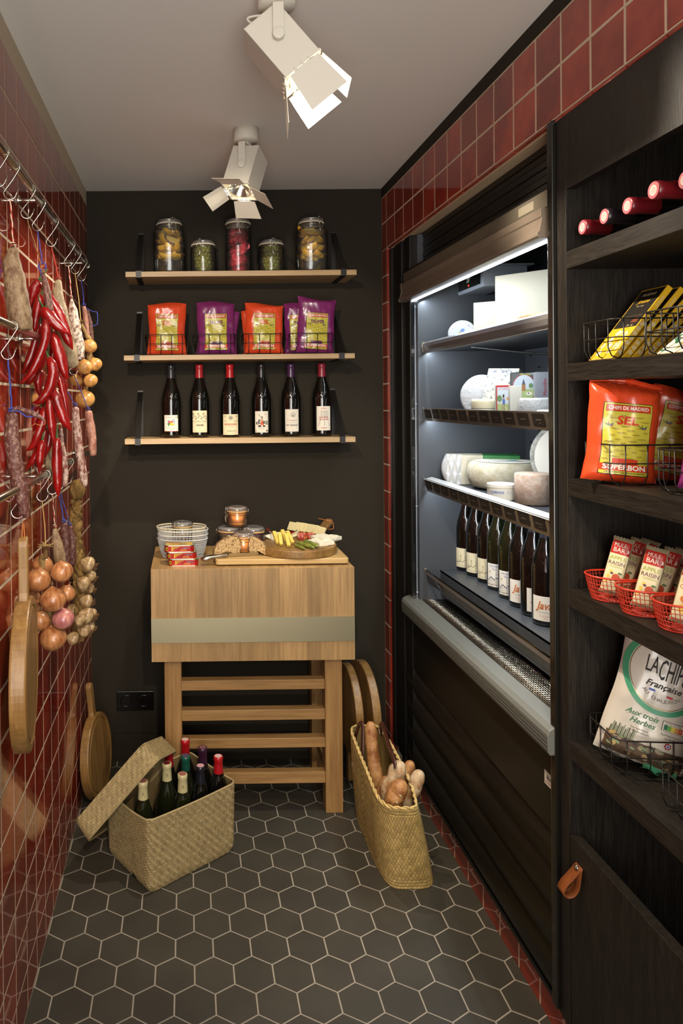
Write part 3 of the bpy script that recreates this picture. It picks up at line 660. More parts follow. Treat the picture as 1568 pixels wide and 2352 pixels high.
# ---- round cutting boards
OAKB = wood('oiled_oak_board', '#977341', '#78562b', 'y', .045, 'x', .42)
OAKE = wood('oak_end_grain', '#a57a45', '#86602f', 'z', .06, 'y', .5)
def cutting_board(label, R, T, hl, hw, M, loop=None, groove=True, name='cutting_board', group=None, mb=None, up=0.):
    """local: disc in the xy plane, face +z, handle towards +y"""
    t = thing(name, label, 'cutting board', M.to_translation(), group=group); t.rotation_euler = M.to_euler()
    g = G(); g.mat(mb or OAKB); h = T/2
    pr = [(0, -h), (R-.004, -h), (R-.001, -h+.0015), (R, -h+.005), (R, h-.004), (R-.0012, h-.0012), (R-.004, h)]
    if groove: pr += [(R-.017, h), (R-.019, h-.003), (R-.022, h-.003), (R-.024, h)]
    pr += [(0, h)]
    g.lathe(pr, 72, smooth=False); g.obj('board', t)
    g = G(); g.mat(mb or OAKB); k = hw/2; n = 14; pts = []
    prof = [(k*1.25, R-.02), (k*1.15, R+.004), (k*.9, R+.015), (k*.85, R+hl*.5), (k, R+hl*.85)]
    prof += [(k*math.cos(a), R+hl*.85+hl*.15*math.sin(a)) for a in [PI/2*i/5 for i in range(1, 6)]]
    poly_ = prof+[(-x, y) for x, y in reversed(prof[:-1])]
    g.prism(poly_, -h*.62, h*.62, fn=lambda x, y, z: (x, y, z+up*max(0, y-R-.004))); g.obj('handle', t, bevel=.003)
    if loop:
        g = G(); g.mat(LEATH); y = R+hl*.85; g.tube([(0.001, y, -h*.7), (0, y+.006, -h*.2), (0, y+.05, -.001), (.0, y+.052, .001), (0, y+.006, h*.2), (.001, y, h*.7), (.001, y-.002, h*.66)], .0018, 6, flat=.7)
        g.obj('leather_loop', t)
    return t
def boardM(c, across, up_):
    x = Vector(across).normalized(); y = Vector(up_); y = (y-x*y.dot(x)).normalized(); z = x.cross(y); return frame(c, x, y, z)
cutting_board('thick round oak board hanging by a leather loop from the bottom rail, nearest the camera', .160, .034, .135, .030,
    boardM((-.3585, 1.505, .934), (-.135, .99, 0), (.0, 0, 1)), loop=True)
cutting_board('round oak board with a handle leaning in the back left corner', .152, .034, .125, .036,
    boardM((-.3605, 2.655, .163), (.16, .985, 0), (-.10, .02, 1)))
cutting_board('small pale round board glimpsed behind the garlic braid', .105, .018, .09, .03,
    boardM((-.392, 2.50, .90), (-.0, 1, 0), (0, 0, 1)), loop=True)
cutting_board('round board standing right of the chopping block, inner one touching its side', .165, .030, .13, .04,
    boardM((.632, 2.735, .300), (.02, -1, 0), (0, 0, -1)))
cutting_board('round oak board standing right of the chopping block, outer one nearer the tiles', .170, .032, .13, .04,
    boardM((.692, 2.740, .305), (.05, -1, 0), (0, 0, -1)))
# ============================================================ back wall shelves
BEECH = wood('beech_shelf', '#c0a276', '#a5875c', 'x', .0465, 'y', .45, .6)
STRAP = P('black_steel_strap', '#15120f', .42, spec=.5)
SHX0, SHX1, SHY0 = -.243, .672, 2.742
SH = [(2.034, .021, 'top'), (1.703, .020, 'middle'), (1.3715, .021, 'bottom')]
for z, tk, nm in SH:
    x0 = SHX0+{'top': .006}.get(nm, -.004); x1 = SHX1+{'top': .006}.get(nm, -.004)
    t = thing('wall_shelf', 'beech %s shelf of the three on the black back wall' % nm, 'shelf', ((x0+x1)/2, YB, z))
    hw = (x1-x0)/2; g = G(); g.mat(BEECH).box(-hw, hw, SHY0-YB, -.0012, -tk, 0); g.obj('board', t, bevel=.0008)
    for sx in (-1, 1):
        g = G(); g.mat(STRAP); c = sx*(hw-.052); w_ = .011; y0 = SHY0-YB-.0015
        top = .195
        g.box(c-w_, c+w_, -.0035, -.0005, -.004, top)                # upright strip on the wall
        g.box(c-w_, c+w_, y0-.0025, -.004, -tk-.0032, -tk-.0004)      # under the board
        g.box(c-w_, c+w_, y0-.0028, y0, -tk-.0032, .002)              # lip round the front edge
        a, b = Vector((c, y0-.001, .001)), Vector((c, -.003, top*.97)); d = (b-a).normalized(); n_ = Vector((0, -d.z, d.y))
        for e in (1,):
            g.add([a+Vector((-w_, 0, 0)), a+Vector((w_, 0, 0)), b+Vector((w_, 0, 0)), b+Vector((-w_, 0, 0))]+[p-n_*.0026 for p in (a+Vector((-w_, 0, 0)), a+Vector((w_, 0, 0)), b+Vector((w_, 0, 0)), b+Vector((-w_, 0, 0)))],
                  [(0, 1, 2, 3), (7, 6, 5, 4), (0, 4, 5, 1), (1, 5, 6, 2), (2, 6, 7, 3), (3, 7, 4, 0)])
        b_ = g.obj('bracket', t)
        g = G(); g.mat(CHROME).cyl((c, -.0035, top-.012), (c, -.0055, top-.012), .0042, 14); g.mat(STRAP).cyl((c, -.0055, top-.012), (c, -.0057, top-.012), .0015, 6); g.obj('screw', b_)
# ---- clip-top jars
JG = thin_glass('jar_glass', (.985, .99, .985, 1), .015, 1.5, 1.25, .02); JL = thin_glass('jar_lid_glass', (.985, .99, .985, 1), .03, 1.5, 1.3, .13)
WIRE = P('jar_wire', '#cfcabd', .2, metal=1.); GASK = P('cream_rubber_seal', '#d8cdb4', .6); GASKO = P('orange_rubber_seal', '#c9a06a', .6)
def rrect(hx_, hy_, r, n=6):
    out = []
    for cx, cy, a0 in ((hx_-r, hy_-r, 0), (-hx_+r, hy_-r, PI/2), (-hx_+r, -hy_+r, PI), (hx_-r, -hy_+r, PI*1.5)):
        for k in range(n+1): a = a0+PI/2*k/n; out.append((cx+r*math.cos(a), cy+r*math.sin(a)))
    return out
def clip_jar(t, R, Hh, sq=0., neck=None, az=0., clasp=1.0, lug=True):
    """body, lid, rubber_seal and wire_clasp parts. R body radius, Hh full height, sq = squareness, az = where the clasp faces (0 = towards -y)"""
    nr = neck or R*.78; hb = Hh-.030*clasp
    def sqw(p, a):
        k = 1.
        if sq and nr*1.1 < math.hypot(p[0], p[1]):
            k = 1/(max(abs(math.cos(a)), abs(math.sin(a)))**sq)
            k = min(k, 1+sq*.42)
        return (p[0]*k, p[1]*k, p[2])
    g = G(); g.mat(JG)
    g.lathe([(0, .004), (R*.7, .003), (R*.93, .0), (R, .008), (R, hb*.80), (R*.97, hb*.87), (nr*1.06, hb*.95), (nr, hb*.985), (nr, hb), (nr*1.05, hb+.004)], 48, warp=sqw)
    g.lathe([(R*.72, .007), (R*.93, .012), (R*.95, hb*.79), (R*.9, hb*.86), (nr*.97, hb*.96), (nr*.95, hb+.003)], 40, warp=sqw)
    g.obj('glass_body', t)
    g = G(); g.mat(GASK if clasp >= 1 else GASKO).lathe([(nr*.97, hb+.004), (nr*1.09, hb+.004), (nr*1.10, hb+.0065), (nr*1.08, hb+.009), (nr*.97, hb+.009)], 40); g.obj('rubber_seal', t)
    g = G(); g.mat(JL).lathe([(nr*1.0, hb+.009), (nr*1.10, hb+.0095), (nr*1.12, hb+.014), (nr*1.05, hb+.021), (nr*.8, hb+.025), (nr*.6, hb+.0235), (0, hb+.023)], 40)
    g.lathe([(nr*.96, hb+.0095), (nr*.98, hb+.018), (nr*.7, hb+.021), (0, hb+.020)], 32); g.obj('glass_lid', t)
    g = G(); g.M = Matrix.Rotation(az, 4, 'Z'); g.mat(WIRE); q = nr*1.12
    g.tube([(q*math.cos(a), q*math.sin(a), hb-.006) for a in [2*PI*i/40 for i in range(40)]], .0011, 6, closed=True)
    g.tube([(q*1.01*math.cos(a), q*1.01*math.sin(a), hb+.0165) for a in [2*PI*i/40 for i in range(40)]], .0010, 6, closed=True)
    for sx in (-1, 1):
        w_ = .009
        g.tube([(sx*w_, -q*.99, hb+.024), (sx*w_*1.1, -q*1.06, hb+.015), (sx*w_*.9, -q*1.10, hb-.002), (sx*w_, -q*1.02, hb-.008)], .0012, 6)
        g.tube([(sx*w_*1.1, -q*1.05, hb-.006), (sx*w_*.9, -q*1.12, hb-.022*clasp), (sx*w_*.35, -q*1.11, hb-.040*clasp), (0, -q*1.10, hb-.043*clasp)], .0013, 6)
        g.tube([(sx*.007, q, hb-.006), (sx*.007, q*1.08, hb+.004), (sx*.007, q, hb+.016)], .0012, 6)
    g.tube([(-.009, -q*.99, hb+.024), (.009, -q*.99, hb+.024)], .0012, 6)
    g.obj('wire_clasp', t); return hb
LEM = P('lemon_rind', '#f2c638', .4, var=('#dc9c28', 30, .35, .75), subs=.1); LEMF = P('lemon_flesh', '#dcc068', .35, subs=.2); PITH = P('lemon_pith', '#eee2b8', .5)
OLI = P('green_olive', '#96963e', .3, var=('#77752a', 60, .3, .7), island=.15); OLH = P('olive_pit_hole', '#3a3512', .6)
RAD = P('pickled_radish_pink', '#c8384c', .3, var=('#e2879a', 55, .35, .65), subs=.15); RADE = P('radish_skin', '#b0182c', .3); RADD = P('pickled_radish_red', '#a81a2a', .3, var=('#d0526a', 50, .35, .65))
LIQ = thin_glass('pickling_brine', (.97, .965, .90, 1), .02, 1.33, .7); LIQR = thin_glass('pink_brine', (.98, .62, .64, 1), .02, 1.33, .7); LIQO = thin_glass('olive_brine', (.93, .92, .76, 1), .02, 1.33, .7)
JY = 2.832
def wedge_lemon(lab, loc, rot, grp, r=.030):
    g = G(); g.M = M4(loc, rot); A0 = .9
    fl = lambda u, v: (r*math.cos(-A0+2*A0*u)*math.sin(PI*v)*.9, r*math.sin(-A0+2*A0*u)*math.sin(PI*v)*.9, r*1.15*math.cos(PI*v))
    g.mat(LEM).grid(fl, 10, 12)
    for s_ in (0, 1):
        an = -A0+2*A0*s_
        f2 = lambda u, v: (r*u*.9*math.cos(an)*math.sin(PI*v)*.94, r*u*.9*math.sin(an)*math.sin(PI*v)*.94, r*1.12*math.cos(PI*v))
        g.mat(LEMF).grid(f2, 3, 12, flip=bool(s_))
        f3 = lambda u, v: (r*(.86+.14*u)*.9*math.cos(an)*math.sin(PI*v)*1.0, r*(.86+.14*u)*.9*math.sin(an)*math.sin(PI*v)*1.0, r*1.15*math.cos(PI*v)+.0002)
        g.mat(PITH).grid(f3, 1, 12, flip=bool(s_))
    return tag(g.obj('lemon_wedge'), lab, 'lemon', grp)
def put(px, w): return (at(px, 600, JY).x)
rl = random.Random(5)
for px, side, az in ((389, 'left', .35), (715, 'right', .55)):
    x = at(px, 600, JY).x
    t = thing('preserving_jar', 'large clip-top jar of preserved lemon wedges at the %s end of the top shelf' % side, 'jar', (x, JY, 2.0345))
    hb = clip_jar(t, .0655, .228, sq=.30, neck=.048, az=az)
    g = G(); g.mat(LIQ).lathe([(0, .008), (.058, .009), (.060, .02), (.060, hb*.83), (0, hb*.83)], 32, closed=True, warp=lambda p, a: (p[0]*min(1.10, 1/(max(abs(math.cos(a)), abs(math.sin(a)))**.3)), p[1]*min(1.10, 1/(max(abs(math.cos(a)), abs(math.sin(a)))**.3)), p[2])); g.obj('brine', t)
    lo = .072 if side == 'left' else .068
    n = 0
    for lv in range(4):
        for k in range(6):
            a = k*PI/3+lv*.5+rl.uniform(-.2, .2); R_ = .0335+rl.uniform(-.002, .001); z = lo+.017+lv*.0305+rl.uniform(-.004, .004)
            wedge_lemon('lemon wedge in the %s layer of the large lemon jar at the %s end' % (('bottom', 'second', 'third', 'top')[lv], side), (x+R_*math.cos(a), JY+R_*math.sin(a), 2.0345+z), (rl.uniform(-1.2, 1.2), rl.uniform(.7, 2.3), a+rl.uniform(-.9, .9)), 'lemon wedges in the %s jar' % side, .0265)
def olive_jar(px, lab, az):
    x = at(px, 600, JY).x
    t = thing('preserving_jar', lab[0], 'jar', (x, JY, 2.0345)); R = .0525
    hb = clip_jar(t, R, .142, neck=.046, az=az)
    g = G(); g.mat(LIQO).lathe([(0, .006), (.047, .007), (.0485, .014), (.0485, hb*.80), (0, hb*.80)], 32, closed=True); g.obj('brine', t)
    g = G(); g.mat(OLI).lathe([(max(.0092*math.cos(a), .0), .0098*math.sin(a)) for a in [-PI/2+PI*k/9 for k in range(10)]], 14)
    g.mat(OLH).lathe([(0, .0099), (.0024, .0097)], 10)
    proto = tag(g.obj('green_olive'), lab[1], 'olive', lab[2]); first = True
    for lv in range(7):
        z = .0165+lv*.0148
        for ring, n, rr in ((0, 14, .0375), (1, 8, .0195)):
            if ring == 1 and lv < 6: continue
            for k in range(n):
                a = 2*PI*(k+.5*(lv % 2))/n
                if math.sin(a) > .62 and lv < 6: continue
                p = (x+rr*math.cos(a), JY+rr*math.sin(a), 2.0345+z+rl.uniform(-.001, .001)); ro = (rl.uniform(0, 6), rl.uniform(0, 6), rl.uniform(0, 6))
                o = proto if first else proto.copy()
                if not first: COL.objects.link(o)
                first = False; o['label'] = 'green olive in the %s row of the small jar %s of the radish jar' % (('bottom', 'second', 'third', 'fourth', 'fifth', 'sixth', 'top')[lv], 'left' if 'left' in lab[2] else 'right'); o.location = p; o.rotation_euler = ro
olive_jar(466.5, ('small clip-top jar of green olives on the top shelf, left of the radish jar', 'green olive in the small jar left of the radish jar', 'olives in the left small jar'), -.35)
olive_jar(622.5, ('small clip-top jar of green olives on the top shelf, right of the radish jar', 'green olive in the small jar right of the radish jar', 'olives in the right small jar'), .1)
x = at(547, 600, JY).x
t = thing('preserving_jar', 'tall clip-top jar of pink pickled radish slices in the middle of the top shelf', 'jar', (x, JY, 2.0345))
hb = clip_jar(t, .0535, .228, neck=.0475, az=.12)
g = G(); g.mat(LIQR).lathe([(0, .006), (.048, .007), (.0495, .014), (.0495, hb*.90), (0, hb*.90)], 32, closed=True); g.obj('brine', t)
for i in range(44):
    lv = i//4; k = i % 4; z = .018+lv*.0150; a = -PI/2+(k-1.5)*.75+rl.uniform(-.2, .2); rr = .027
    g = G(); R_ = rl.uniform(.017, .022); tl = rl.uniform(-.5, .9)
    g.mat(RAD if rl.random() < .75 else RADD).lathe([(0, .0015), (R_*.93, .0015)], 20); g.lathe([(R_*.93, -.0015), (0, -.0015)], 20)
    g.mat(RADE).lathe([(R_*.93, -.0015), (R_, 0), (R_*.93, .0015)], 20)
    face = 1.35 if i in (13, 22, 27, 9) else .45+.35*math.sin(i)
    o = tag(g.obj('radish_slice'), 'pink radish slice in the %s layer of the tall middle jar' % ('bottom', 'second', 'third', 'fourth', 'fifth', 'sixth', 'seventh', 'eighth', 'ninth', 'tenth', 'top')[lv], 'radish slice', 'radish slices in the tall jar')
    o.location = (x+rr*math.cos(a), JY+(-.034 if face > 1.2 else rr*math.sin(a)), 2.0345+z); o.rotation_euler = (face, .3*math.sin(i*2.1)+(0 if face > 1.2 else .35*(1 if k > 1 else -1)), .3*math.cos(i))
# ============================================================ wine bottles
GB = P('dark_bottle_glass', '#0b0a07', .04, spec=.7, coat=.4); GBG = P('green_bottle_glass', '#15180a', .04, spec=.7, coat=.4)
PAPER = P('label_paper', '#ddd6c6', .75); INK = P('black_ink', '#14110f', .6); REDI = P('red_ink', '#a8282a', .6); GREYI = P('grey_ink', '#8a857c', .7); CREAM = P('cream_paper', '#d6caa6', .75)
def bottle_profile(h=.296, R=.0395):
    return [(0, .006), (R*.55, .005), (R*.8, 0), (R*.97, .003), (R, .012), (R, .145), (R*.985, .160), (R*.90, .180), (R*.73, .202), (R*.55, .222), (R*.42, .242), (R*.375, .258), (R*.365, h-.012), (R*.40, h-.011), (R*.40, h-.001), (R*.3, h), (0, h)]
def cylfn(R, e=.0003):
    return lambda x, y, l: ((R+l*e)*math.sin(x/R), -(R+l*e)*math.cos(x/R), y)
def bottle(label, loc, rotz, cap, lab=None, glass=None, cap_z=.242, group=None, rot=None, capm=None, R=.0395, h=.296, cap_top=None):
    t = thing('wine_bottle', label, 'wine bottle', loc, rotz, group, rot)
    g = G(); g.mat(glass or GB).lathe(bottle_profile(h, R), 40); g.obj('glass_body', t)
    g = G(); g.mat(capm or P('capsule_'+cap.strip('#'), cap, .28, coat=.2))
    g.lathe([(R*.43, cap_z), (R*.388, h-.030), (R*.385, h-.015), (R*.41, h-.013), (R*.41, h-.0005), (R*.37, h+.0010), (0, h+.0010)], 32)
    g.obj('capsule', t)
    if cap_top:
        g2 = G(); f = lambda x, y, l: (x, y, h+.0010+l*.0002)
        poly(g2, P('capsule_disc_'+cap_top.strip('#'), cap_top, .4), ell(0, 0, R*.31, R*.31, 24), f, 1); ringp(g2, REDI, 0, 0, R*.18, R*.18, .0008, f, 20)
        g2.obj('capsule_disc', t)
    if lab:
        g = G(); lab(g, cylfn(R+.0002)); g.obj('paper_label', t)
        if lab is L3: g = G(); L3neck(g); g.obj('neck_label', t)
    return t
def sq(g, m, x, y, w_, f, l=3, amp=.0011, n=22, wd=.0004, seed=0):   # handwriting-like squiggle
    stroke(g, m, [(x-w_/2+w_*i/n, y+amp*math.sin(i*1.9+seed)*(1+.5*math.sin(i*.9+seed*2))) for i in range(n+1)], wd, f, l)
def line_text(g, m, x, y, w_, f, h_=.0006, l=2): patch(g, m, x-w_/2, x+w_/2, y-h_/2, y+h_/2, f, l, 6, 1)
def L1(g, f):
    patch(g, PAPER, -.030, .030, .026, .092, f, 1, 12, 1)
    for m, pts in ((P('label_blue', '#3a55a8', .6), [(-.014, .073), (.012, .077), (.014, .060), (-.012, .058)]), (P('label_orange', '#c2502a', .6), [(-.010, .070), (.007, .072), (.008, .060), (-.010, .057)]),
                   (P('label_green', '#4e8038', .6), [(-.016, .060), (-.004, .062), (.006, .050), (-.012, .047)]), (P('label_yellow', '#d4b22c', .6), [(-.004, .064), (.014, .060), (.013, .049), (-.002, .048)])):
        poly(g, m, pts, f, 2+.3*(m.name == 'label_orange'))
    write(g, INK, 'Domaine des Collines', 0, .084, .0044, f, width=.048, shear=.3); write(g, GREYI, 'CAHORS - LES COTEAUX', 0, .041, .0024, f, width=.040)
    line_text(g, GREYI, 0, .036, .022, f); patch(g, P('label_green', '#4e8038', .6), .0255, .029, .078, .091, f, 2)
    patch(g, REDI, -.030, .030, .0262, .0275, f, 2, 10, 1)
def L2(g, f):
    patch(g, CREAM, -.032, .032, .021, .109, f, 1, 12, 1)
    for i, (tx, x0) in enumerate((('LE PUR', -.022), ('FRUIT', 0), ('DU CAUSSE', .021))):
        m = GREYI; poly(g, m, [(x0-.009, .101), (x0+.010, .101), (x0-.009, .090)], f); poly(g, m, [(x0+.009, .084), (x0-.010, .072), (x0+.009, .072)], f)
        poly(g, m, [(x0-.009, .084), (x0+.001, .087), (x0-.009, .076)], f); write(g, INK, tx, x0, .088, .0036, f, bold=.01, width=.017, ang=-.45)
    write(g, GREYI, 'DE COMBEL-LA-SERRE', 0, .065, .0052, f, width=.058, bold=.01); write(g, INK, 'CAHORS', 0, .050, .0080, f, width=.029, bold=.03); write(g, REDI, '2021', 0, .037, .0028, f)
    line_text(g, GREYI, 0, .028, .056, f, .0004); line_text(g, GREYI, 0, .024, .056, f, .0004)
def L3(g, f):
    patch(g, CREAM, -.034, .034, .010, .093, f, 1, 14, 1)
    for k in range(7): poly(g, GREYI, ell(.0, .079, .002+.0012*k, .009-.0009*k, 10, k*.3), f, 2) if k % 3 == 0 else ringp(g, GREYI, 0, .078, .0035+.0011*k, .0045+.001*k, .0005, f, 20)
    for sx in (-1, 1):
        sq(g, GREYI, sx*.024, .087, .014, f, amp=.002); sq(g, GREYI, sx*.024, .083, .010, f, amp=.0015, seed=2)
    write(g, INK, 'Vin de', -.022, .066, .0036, f, shear=.2); write(g, INK, 'Bourgogne', .023, .066, .0036, f, shear=.2)
    write(g, REDI, 'BOURGOGNE', 0, .052, .0078, f, width=.050, bold=.02); write(g, GREYI, 'LES CHARMES', 0, .043, .0026, f); line_text(g, GREYI, 0, .036, .022, f, .0004)
    write(g, INK, 'Dominique Laurent', .004, .026, .0044, f, width=.038, bold=.01); line_text(g, GREYI, 0, .018, .058, f, .0005); line_text(g, INK, 0, .014, .058, f, .0004)
def L3neck(g):
    f2 = lambda x, y, l: (x, -math.sqrt(max((.0305-(y-.178)*.62+l*.0006)**2-x*x, 1e-6)), y)
    poly(g, CREAM, [(-.025, .181), (-.018, .183), (-.012, .188), (.012, .188), (.018, .183), (.025, .181), (.025, .177), (.018, .173), (.010, .170), (-.010, .170), (-.018, .173), (-.025, .177)], f2, 2)
    write(g, REDI, '2021', 0, .179, .0055, f2, width=.018)
def L4(g, f):
    patch(g, PAPER, -.028, .028, .018, .104, f, 1, 12, 1)
    for i, (ch, x0, y0, sz) in enumerate((('K', -.018, .055, .012), ('É', -.009, .060, .015), ('K', .012, .058, .013), ('É', .022, .056, .012))): write(g, INK, ch, x0, y0, sz, f, bold=.03)
    poly(g, P('label_orange', '#c2502a', .6), [(-.002, .064), (.006, .064), (.009, .046), (.004, .046), (.002, .056), (-.001, .046), (-.005, .046)], f, 2)
    poly(g, P('skin_print', '#b58a6a', .7), [(-.001, .078), (.005, .078), (.006, .064), (-.002, .064)], f, 2); poly(g, INK, ell(.002, .081, .0025, .003), f); stroke(g, INK, [(-.002, .076), (-.008, .086), (-.012, .094)], .0016, f); poly(g, INK, ell(-.008, .044, .007, .0035), f); poly(g, INK, ell(.010, .044, .006, .003), f)
    write(g, REDI, '2022', .016, .092, .0036, f); write(g, INK, 'BEAUJOLAIS', 0, .036, .003, f); 
    for k in range(3): line_text(g, GREYI, 0, .032-.004*k, .026, f, .0004)
    write(g, INK, 'K.', -.022, .024, .006, f, bold=.02); patch(g, INK, .019, .025, .022, .028, f, 2)
def L5(g, f):
    patch(g, PAPER, -.029, .029, .020, .111, f, 1, 12, 1)
    for e in (.0215, .1095): patch(g, P('mauve_ink', '#8d6c8a', .7), -.029, .029, e-.0004, e+.0004, f, 2, 10, 1)
    for k in range(16): stroke(g, GREYI, [(.004, .083), (.004+.011*math.cos(k*.39), .089+.011*math.sin(k*.39))], .0007, f)
    ringp(g, GREYI, .004, .089, .009, .010, .001, f, 24); write(g, P('rose_ink', '#9c4a5c', .7), 'la cuvée Bistrot', -.001, .066, .0052, f, shear=.3, width=.044); write(g, GREYI, 'Bordeaux', 0, .057, .003, f, shear=.2)
    write(g, P('plum_ink', '#3c2c44', .6), 'PUY ARNAUD', 0, .046, .0072, f, width=.048, bold=.02); write(g, GREYI, '2021', 0, .035, .003, f); line_text(g, GREYI, 0, .028, .016, f, .0005)
def L6(g, f):
    patch(g, PAPER, -.030, .030, .024, .122, f, 1, 12, 1)
    write(g, REDI, 'domaine', 0, .117, .0026, f); write(g, REDI, 'GROSBOIS', 0, .112, .0042, f, width=.023, bold=.01)
    for x0, lean in ((-.011, .12), (.002, 0), (.014, -.12)):
        for k in range(5): stroke(g, GREYI, [(x0+lean*.02+(k-2)*.0028*math.sin(PI*j/8), .078+.027*j/8) for j in range(9)], .0006, f)
        stroke(g, GREYI, [(x0+lean*.02, .080), (x0-lean*.10, .042)], .0018, f)
    write(g, REDI, 'la cuisine', -.001, .078, .0068, f, width=.034, bold=.02, shear=.1); write(g, REDI, 'de ma mère', 0, .069, .0068, f, width=.040, bold=.02, shear=.1)
    write(g, REDI, 'CHINON', 0, .034, .0055, f, width=.022, bold=.02)
BZ = 1.3718
for px, cap, L_, lb, rz in ((393, '#23262b', L1, 'red wine bottle with a dark grey capsule and a small colourful landscape label', .0),
                        (458, '#9a1f26', L2, 'red wine bottle labelled CAHORS with a red capsule', 0), (528, '#a3171c', L3, 'red wine bottle labelled BOURGOGNE with a 2021 neck label', 0),
                        (600, '#1a1a1a', L4, 'red wine bottle labelled KÉKÉ with a black capsule', -.1), (668, '#3c2042', L5, 'red wine bottle labelled PUY ARNAUD with a purple capsule', -.05),
                        (739, '#7e2232', L6, 'red wine bottle labelled CHINON with a dusky red capsule, rightmost on the bottom shelf', 0)):
    x = at(px, 920, 2.832).x
    bottle(lb, (x, 2.832, BZ), rz, cap, L_, group='red wines on the bottom shelf')
# ============================================================ wire baskets
BW = P('black_wire', '#14110e', .45, spec=.5)
def rr_path(hx_, hy_, r, z, n=5): return [(x, y, z) for x, y in rrect(hx_, hy_, r, n)]
def wire_basket(label, loc, rotz=0., w_=.168, d=.125, h=.082, group=None, nx=4, ny=3, r=.0013, mat_=None):
    t = thing('wire_basket', label, 'basket', loc, rotz, group); hx_, hy_ = w_/2, d/2; m = mat_ or BW
    g = G(); g.mat(m).tube(rr_path(hx_, hy_, .022, h), r*1.25, 8, closed=True); g.obj('rim', t)
    g = G(); g.mat(m).tube(rr_path(hx_-.001, hy_-.001, .022, h*.55), r, 6, closed=True)
    b = .020
    for i in range(nx):
        x = -hx_+hx_*2*(i+.5)/nx*1.0
        x = -hx_*.76+hx_*1.52*i/(nx-1)
        g.tube([(x, -hy_, h), (x, -hy_, h*.30), (x, -hy_+b*.35, h*.10), (x, -hy_+b, r), (x, hy_-b, r), (x, hy_-b*.35, h*.10), (x, hy_, h*.30), (x, hy_, h)], r, 6)
    for i in range(ny):
        y = -hy_*.7+hy_*1.4*i/(ny-1)
        g.tube([(-hx_, y, h), (-hx_, y, h*.30), (-hx_+b*.35, y, h*.10), (-hx_+b, y, r*2.2), (hx_-b, y, r*2.2), (hx_-b*.35, y, h*.10), (hx_, y, h*.30), (hx_, y, h)], r, 6)
    g.obj('wires', t); return t
# ============================================================ crisp bags
def film(name, col, r=.26): return P(name, col, r, coat=.35, spec=.5, bump=(16, .10, .012))
ORNG = film('orange_red_film', '#d04622'); PURP = film('purple_film', '#74275e'); YEL = P('print_yellow', '#b9ad3a', .3, coat=.3); OCH = P('print_ochre', '#96872c', .3, coat=.3)
PINK_ORG = P('print_orange_red', '#bf3a1e', .3, coat=.3); PWHT = P('print_white', '#d8d0c0', .3, coat=.3); PBLK = P('print_black', '#17120f', .3, coat=.3); PTEAL = P('print_teal', '#2c6270', .3, coat=.3); PPUR = P('print_purple', '#5f1f55', .3, coat=.3)
def bag_surface(w_, h, T, seed, twist=0., lean=0.):
    def prof(u, v, s_):  # u,v in 0..1
        a = 2*u-1; b = 2*v-1
        seal = min(1, (1-abs(b))/.16) if abs(b) < 1 else 0
        seal = max(0, seal)**.7
        tk = T*(max(0, 1-abs(a)**2.6))**.62*seal
        narrow = 1-.075*math.cos(b*PI/2)**.8+.02*math.sin(v*9+seed)
        x = a*w_/2*narrow; z = v*h+.006*(1-seal)*math.sin(a*2+seed)*(1 if v > .5 else 0)
        nz = noise.noise(Vector((u*3.1+seed*7, v*4.3, s_*2.)))*.0045*seal+noise.noise(Vector((u*9+seed*3, v*8, s_*5.)))*.0018
        if abs(b) > .84: nz += .0011*math.sin(a*22+seed)
        y = -s_*(tk+nz)
        return Vector((x+twist*z*.2, y-lean*z*0, z))
    return prof
def bag(label, loc, rotz, film_m, w_=.125, h=.205, T=.021, seed=0, art=None, tilt=(0, 0), group=None, name='crisp_bag', cat='crisps', extra=None):
    t = thing(name, label, cat, loc, group=group, rot=(tilt[0], tilt[1], rotz)); pr = bag_surface(w_, h, T, seed)
    g = G(); g.mat(film_m)
    g.grid(lambda u, v: pr(u, v, 1), 36, 44); g.grid(lambda u, v: pr(u, v, -1), 36, 44, flip=True)
    if extra: extra(g, pr)
    g.obj('bag_film', t)
    if art:
        def fn(x, y, l):   # x metres from centre, y metres from the bottom
            u, v = x/w_+.5, y/h; u = min(max(u, 0.001), .999); v = min(max(v, .001), .999)
            p = pr(u, v, 1); q = pr(min(u+.01, 1), v, 1); s_ = pr(u, min(v+.01, 1), 1); n_ = (q-p).cross(s_-p)
            n_ = n_.normalized() if n_.length > 0 else Vector((0, -1, 0))
            return p+n_*(.0006+l*.00055)
        g = G(); art(g, fn); g.obj('printed_front', t)
    return t
def bird(g, f, x, y, s_=1.):
    poly(g, PTEAL, [(x-.007*s_, y+.002), (x+.001, y+.0015), (x+.006*s_, y+.007), (x+.0045*s_, y+.001), (x+.002, y-.002)], f, 3)
    stroke(g, PBLK, [(x-.001, y), (x-.009*s_, y+.006)], .0009, f, 3); stroke(g, PBLK, [(x-.001, y), (x-.003, y+.008)], .0009, f, 3); poly(g, PINK_ORG, ell(x+.003, y-.0005, .0022, .0012, 8), f, 4)
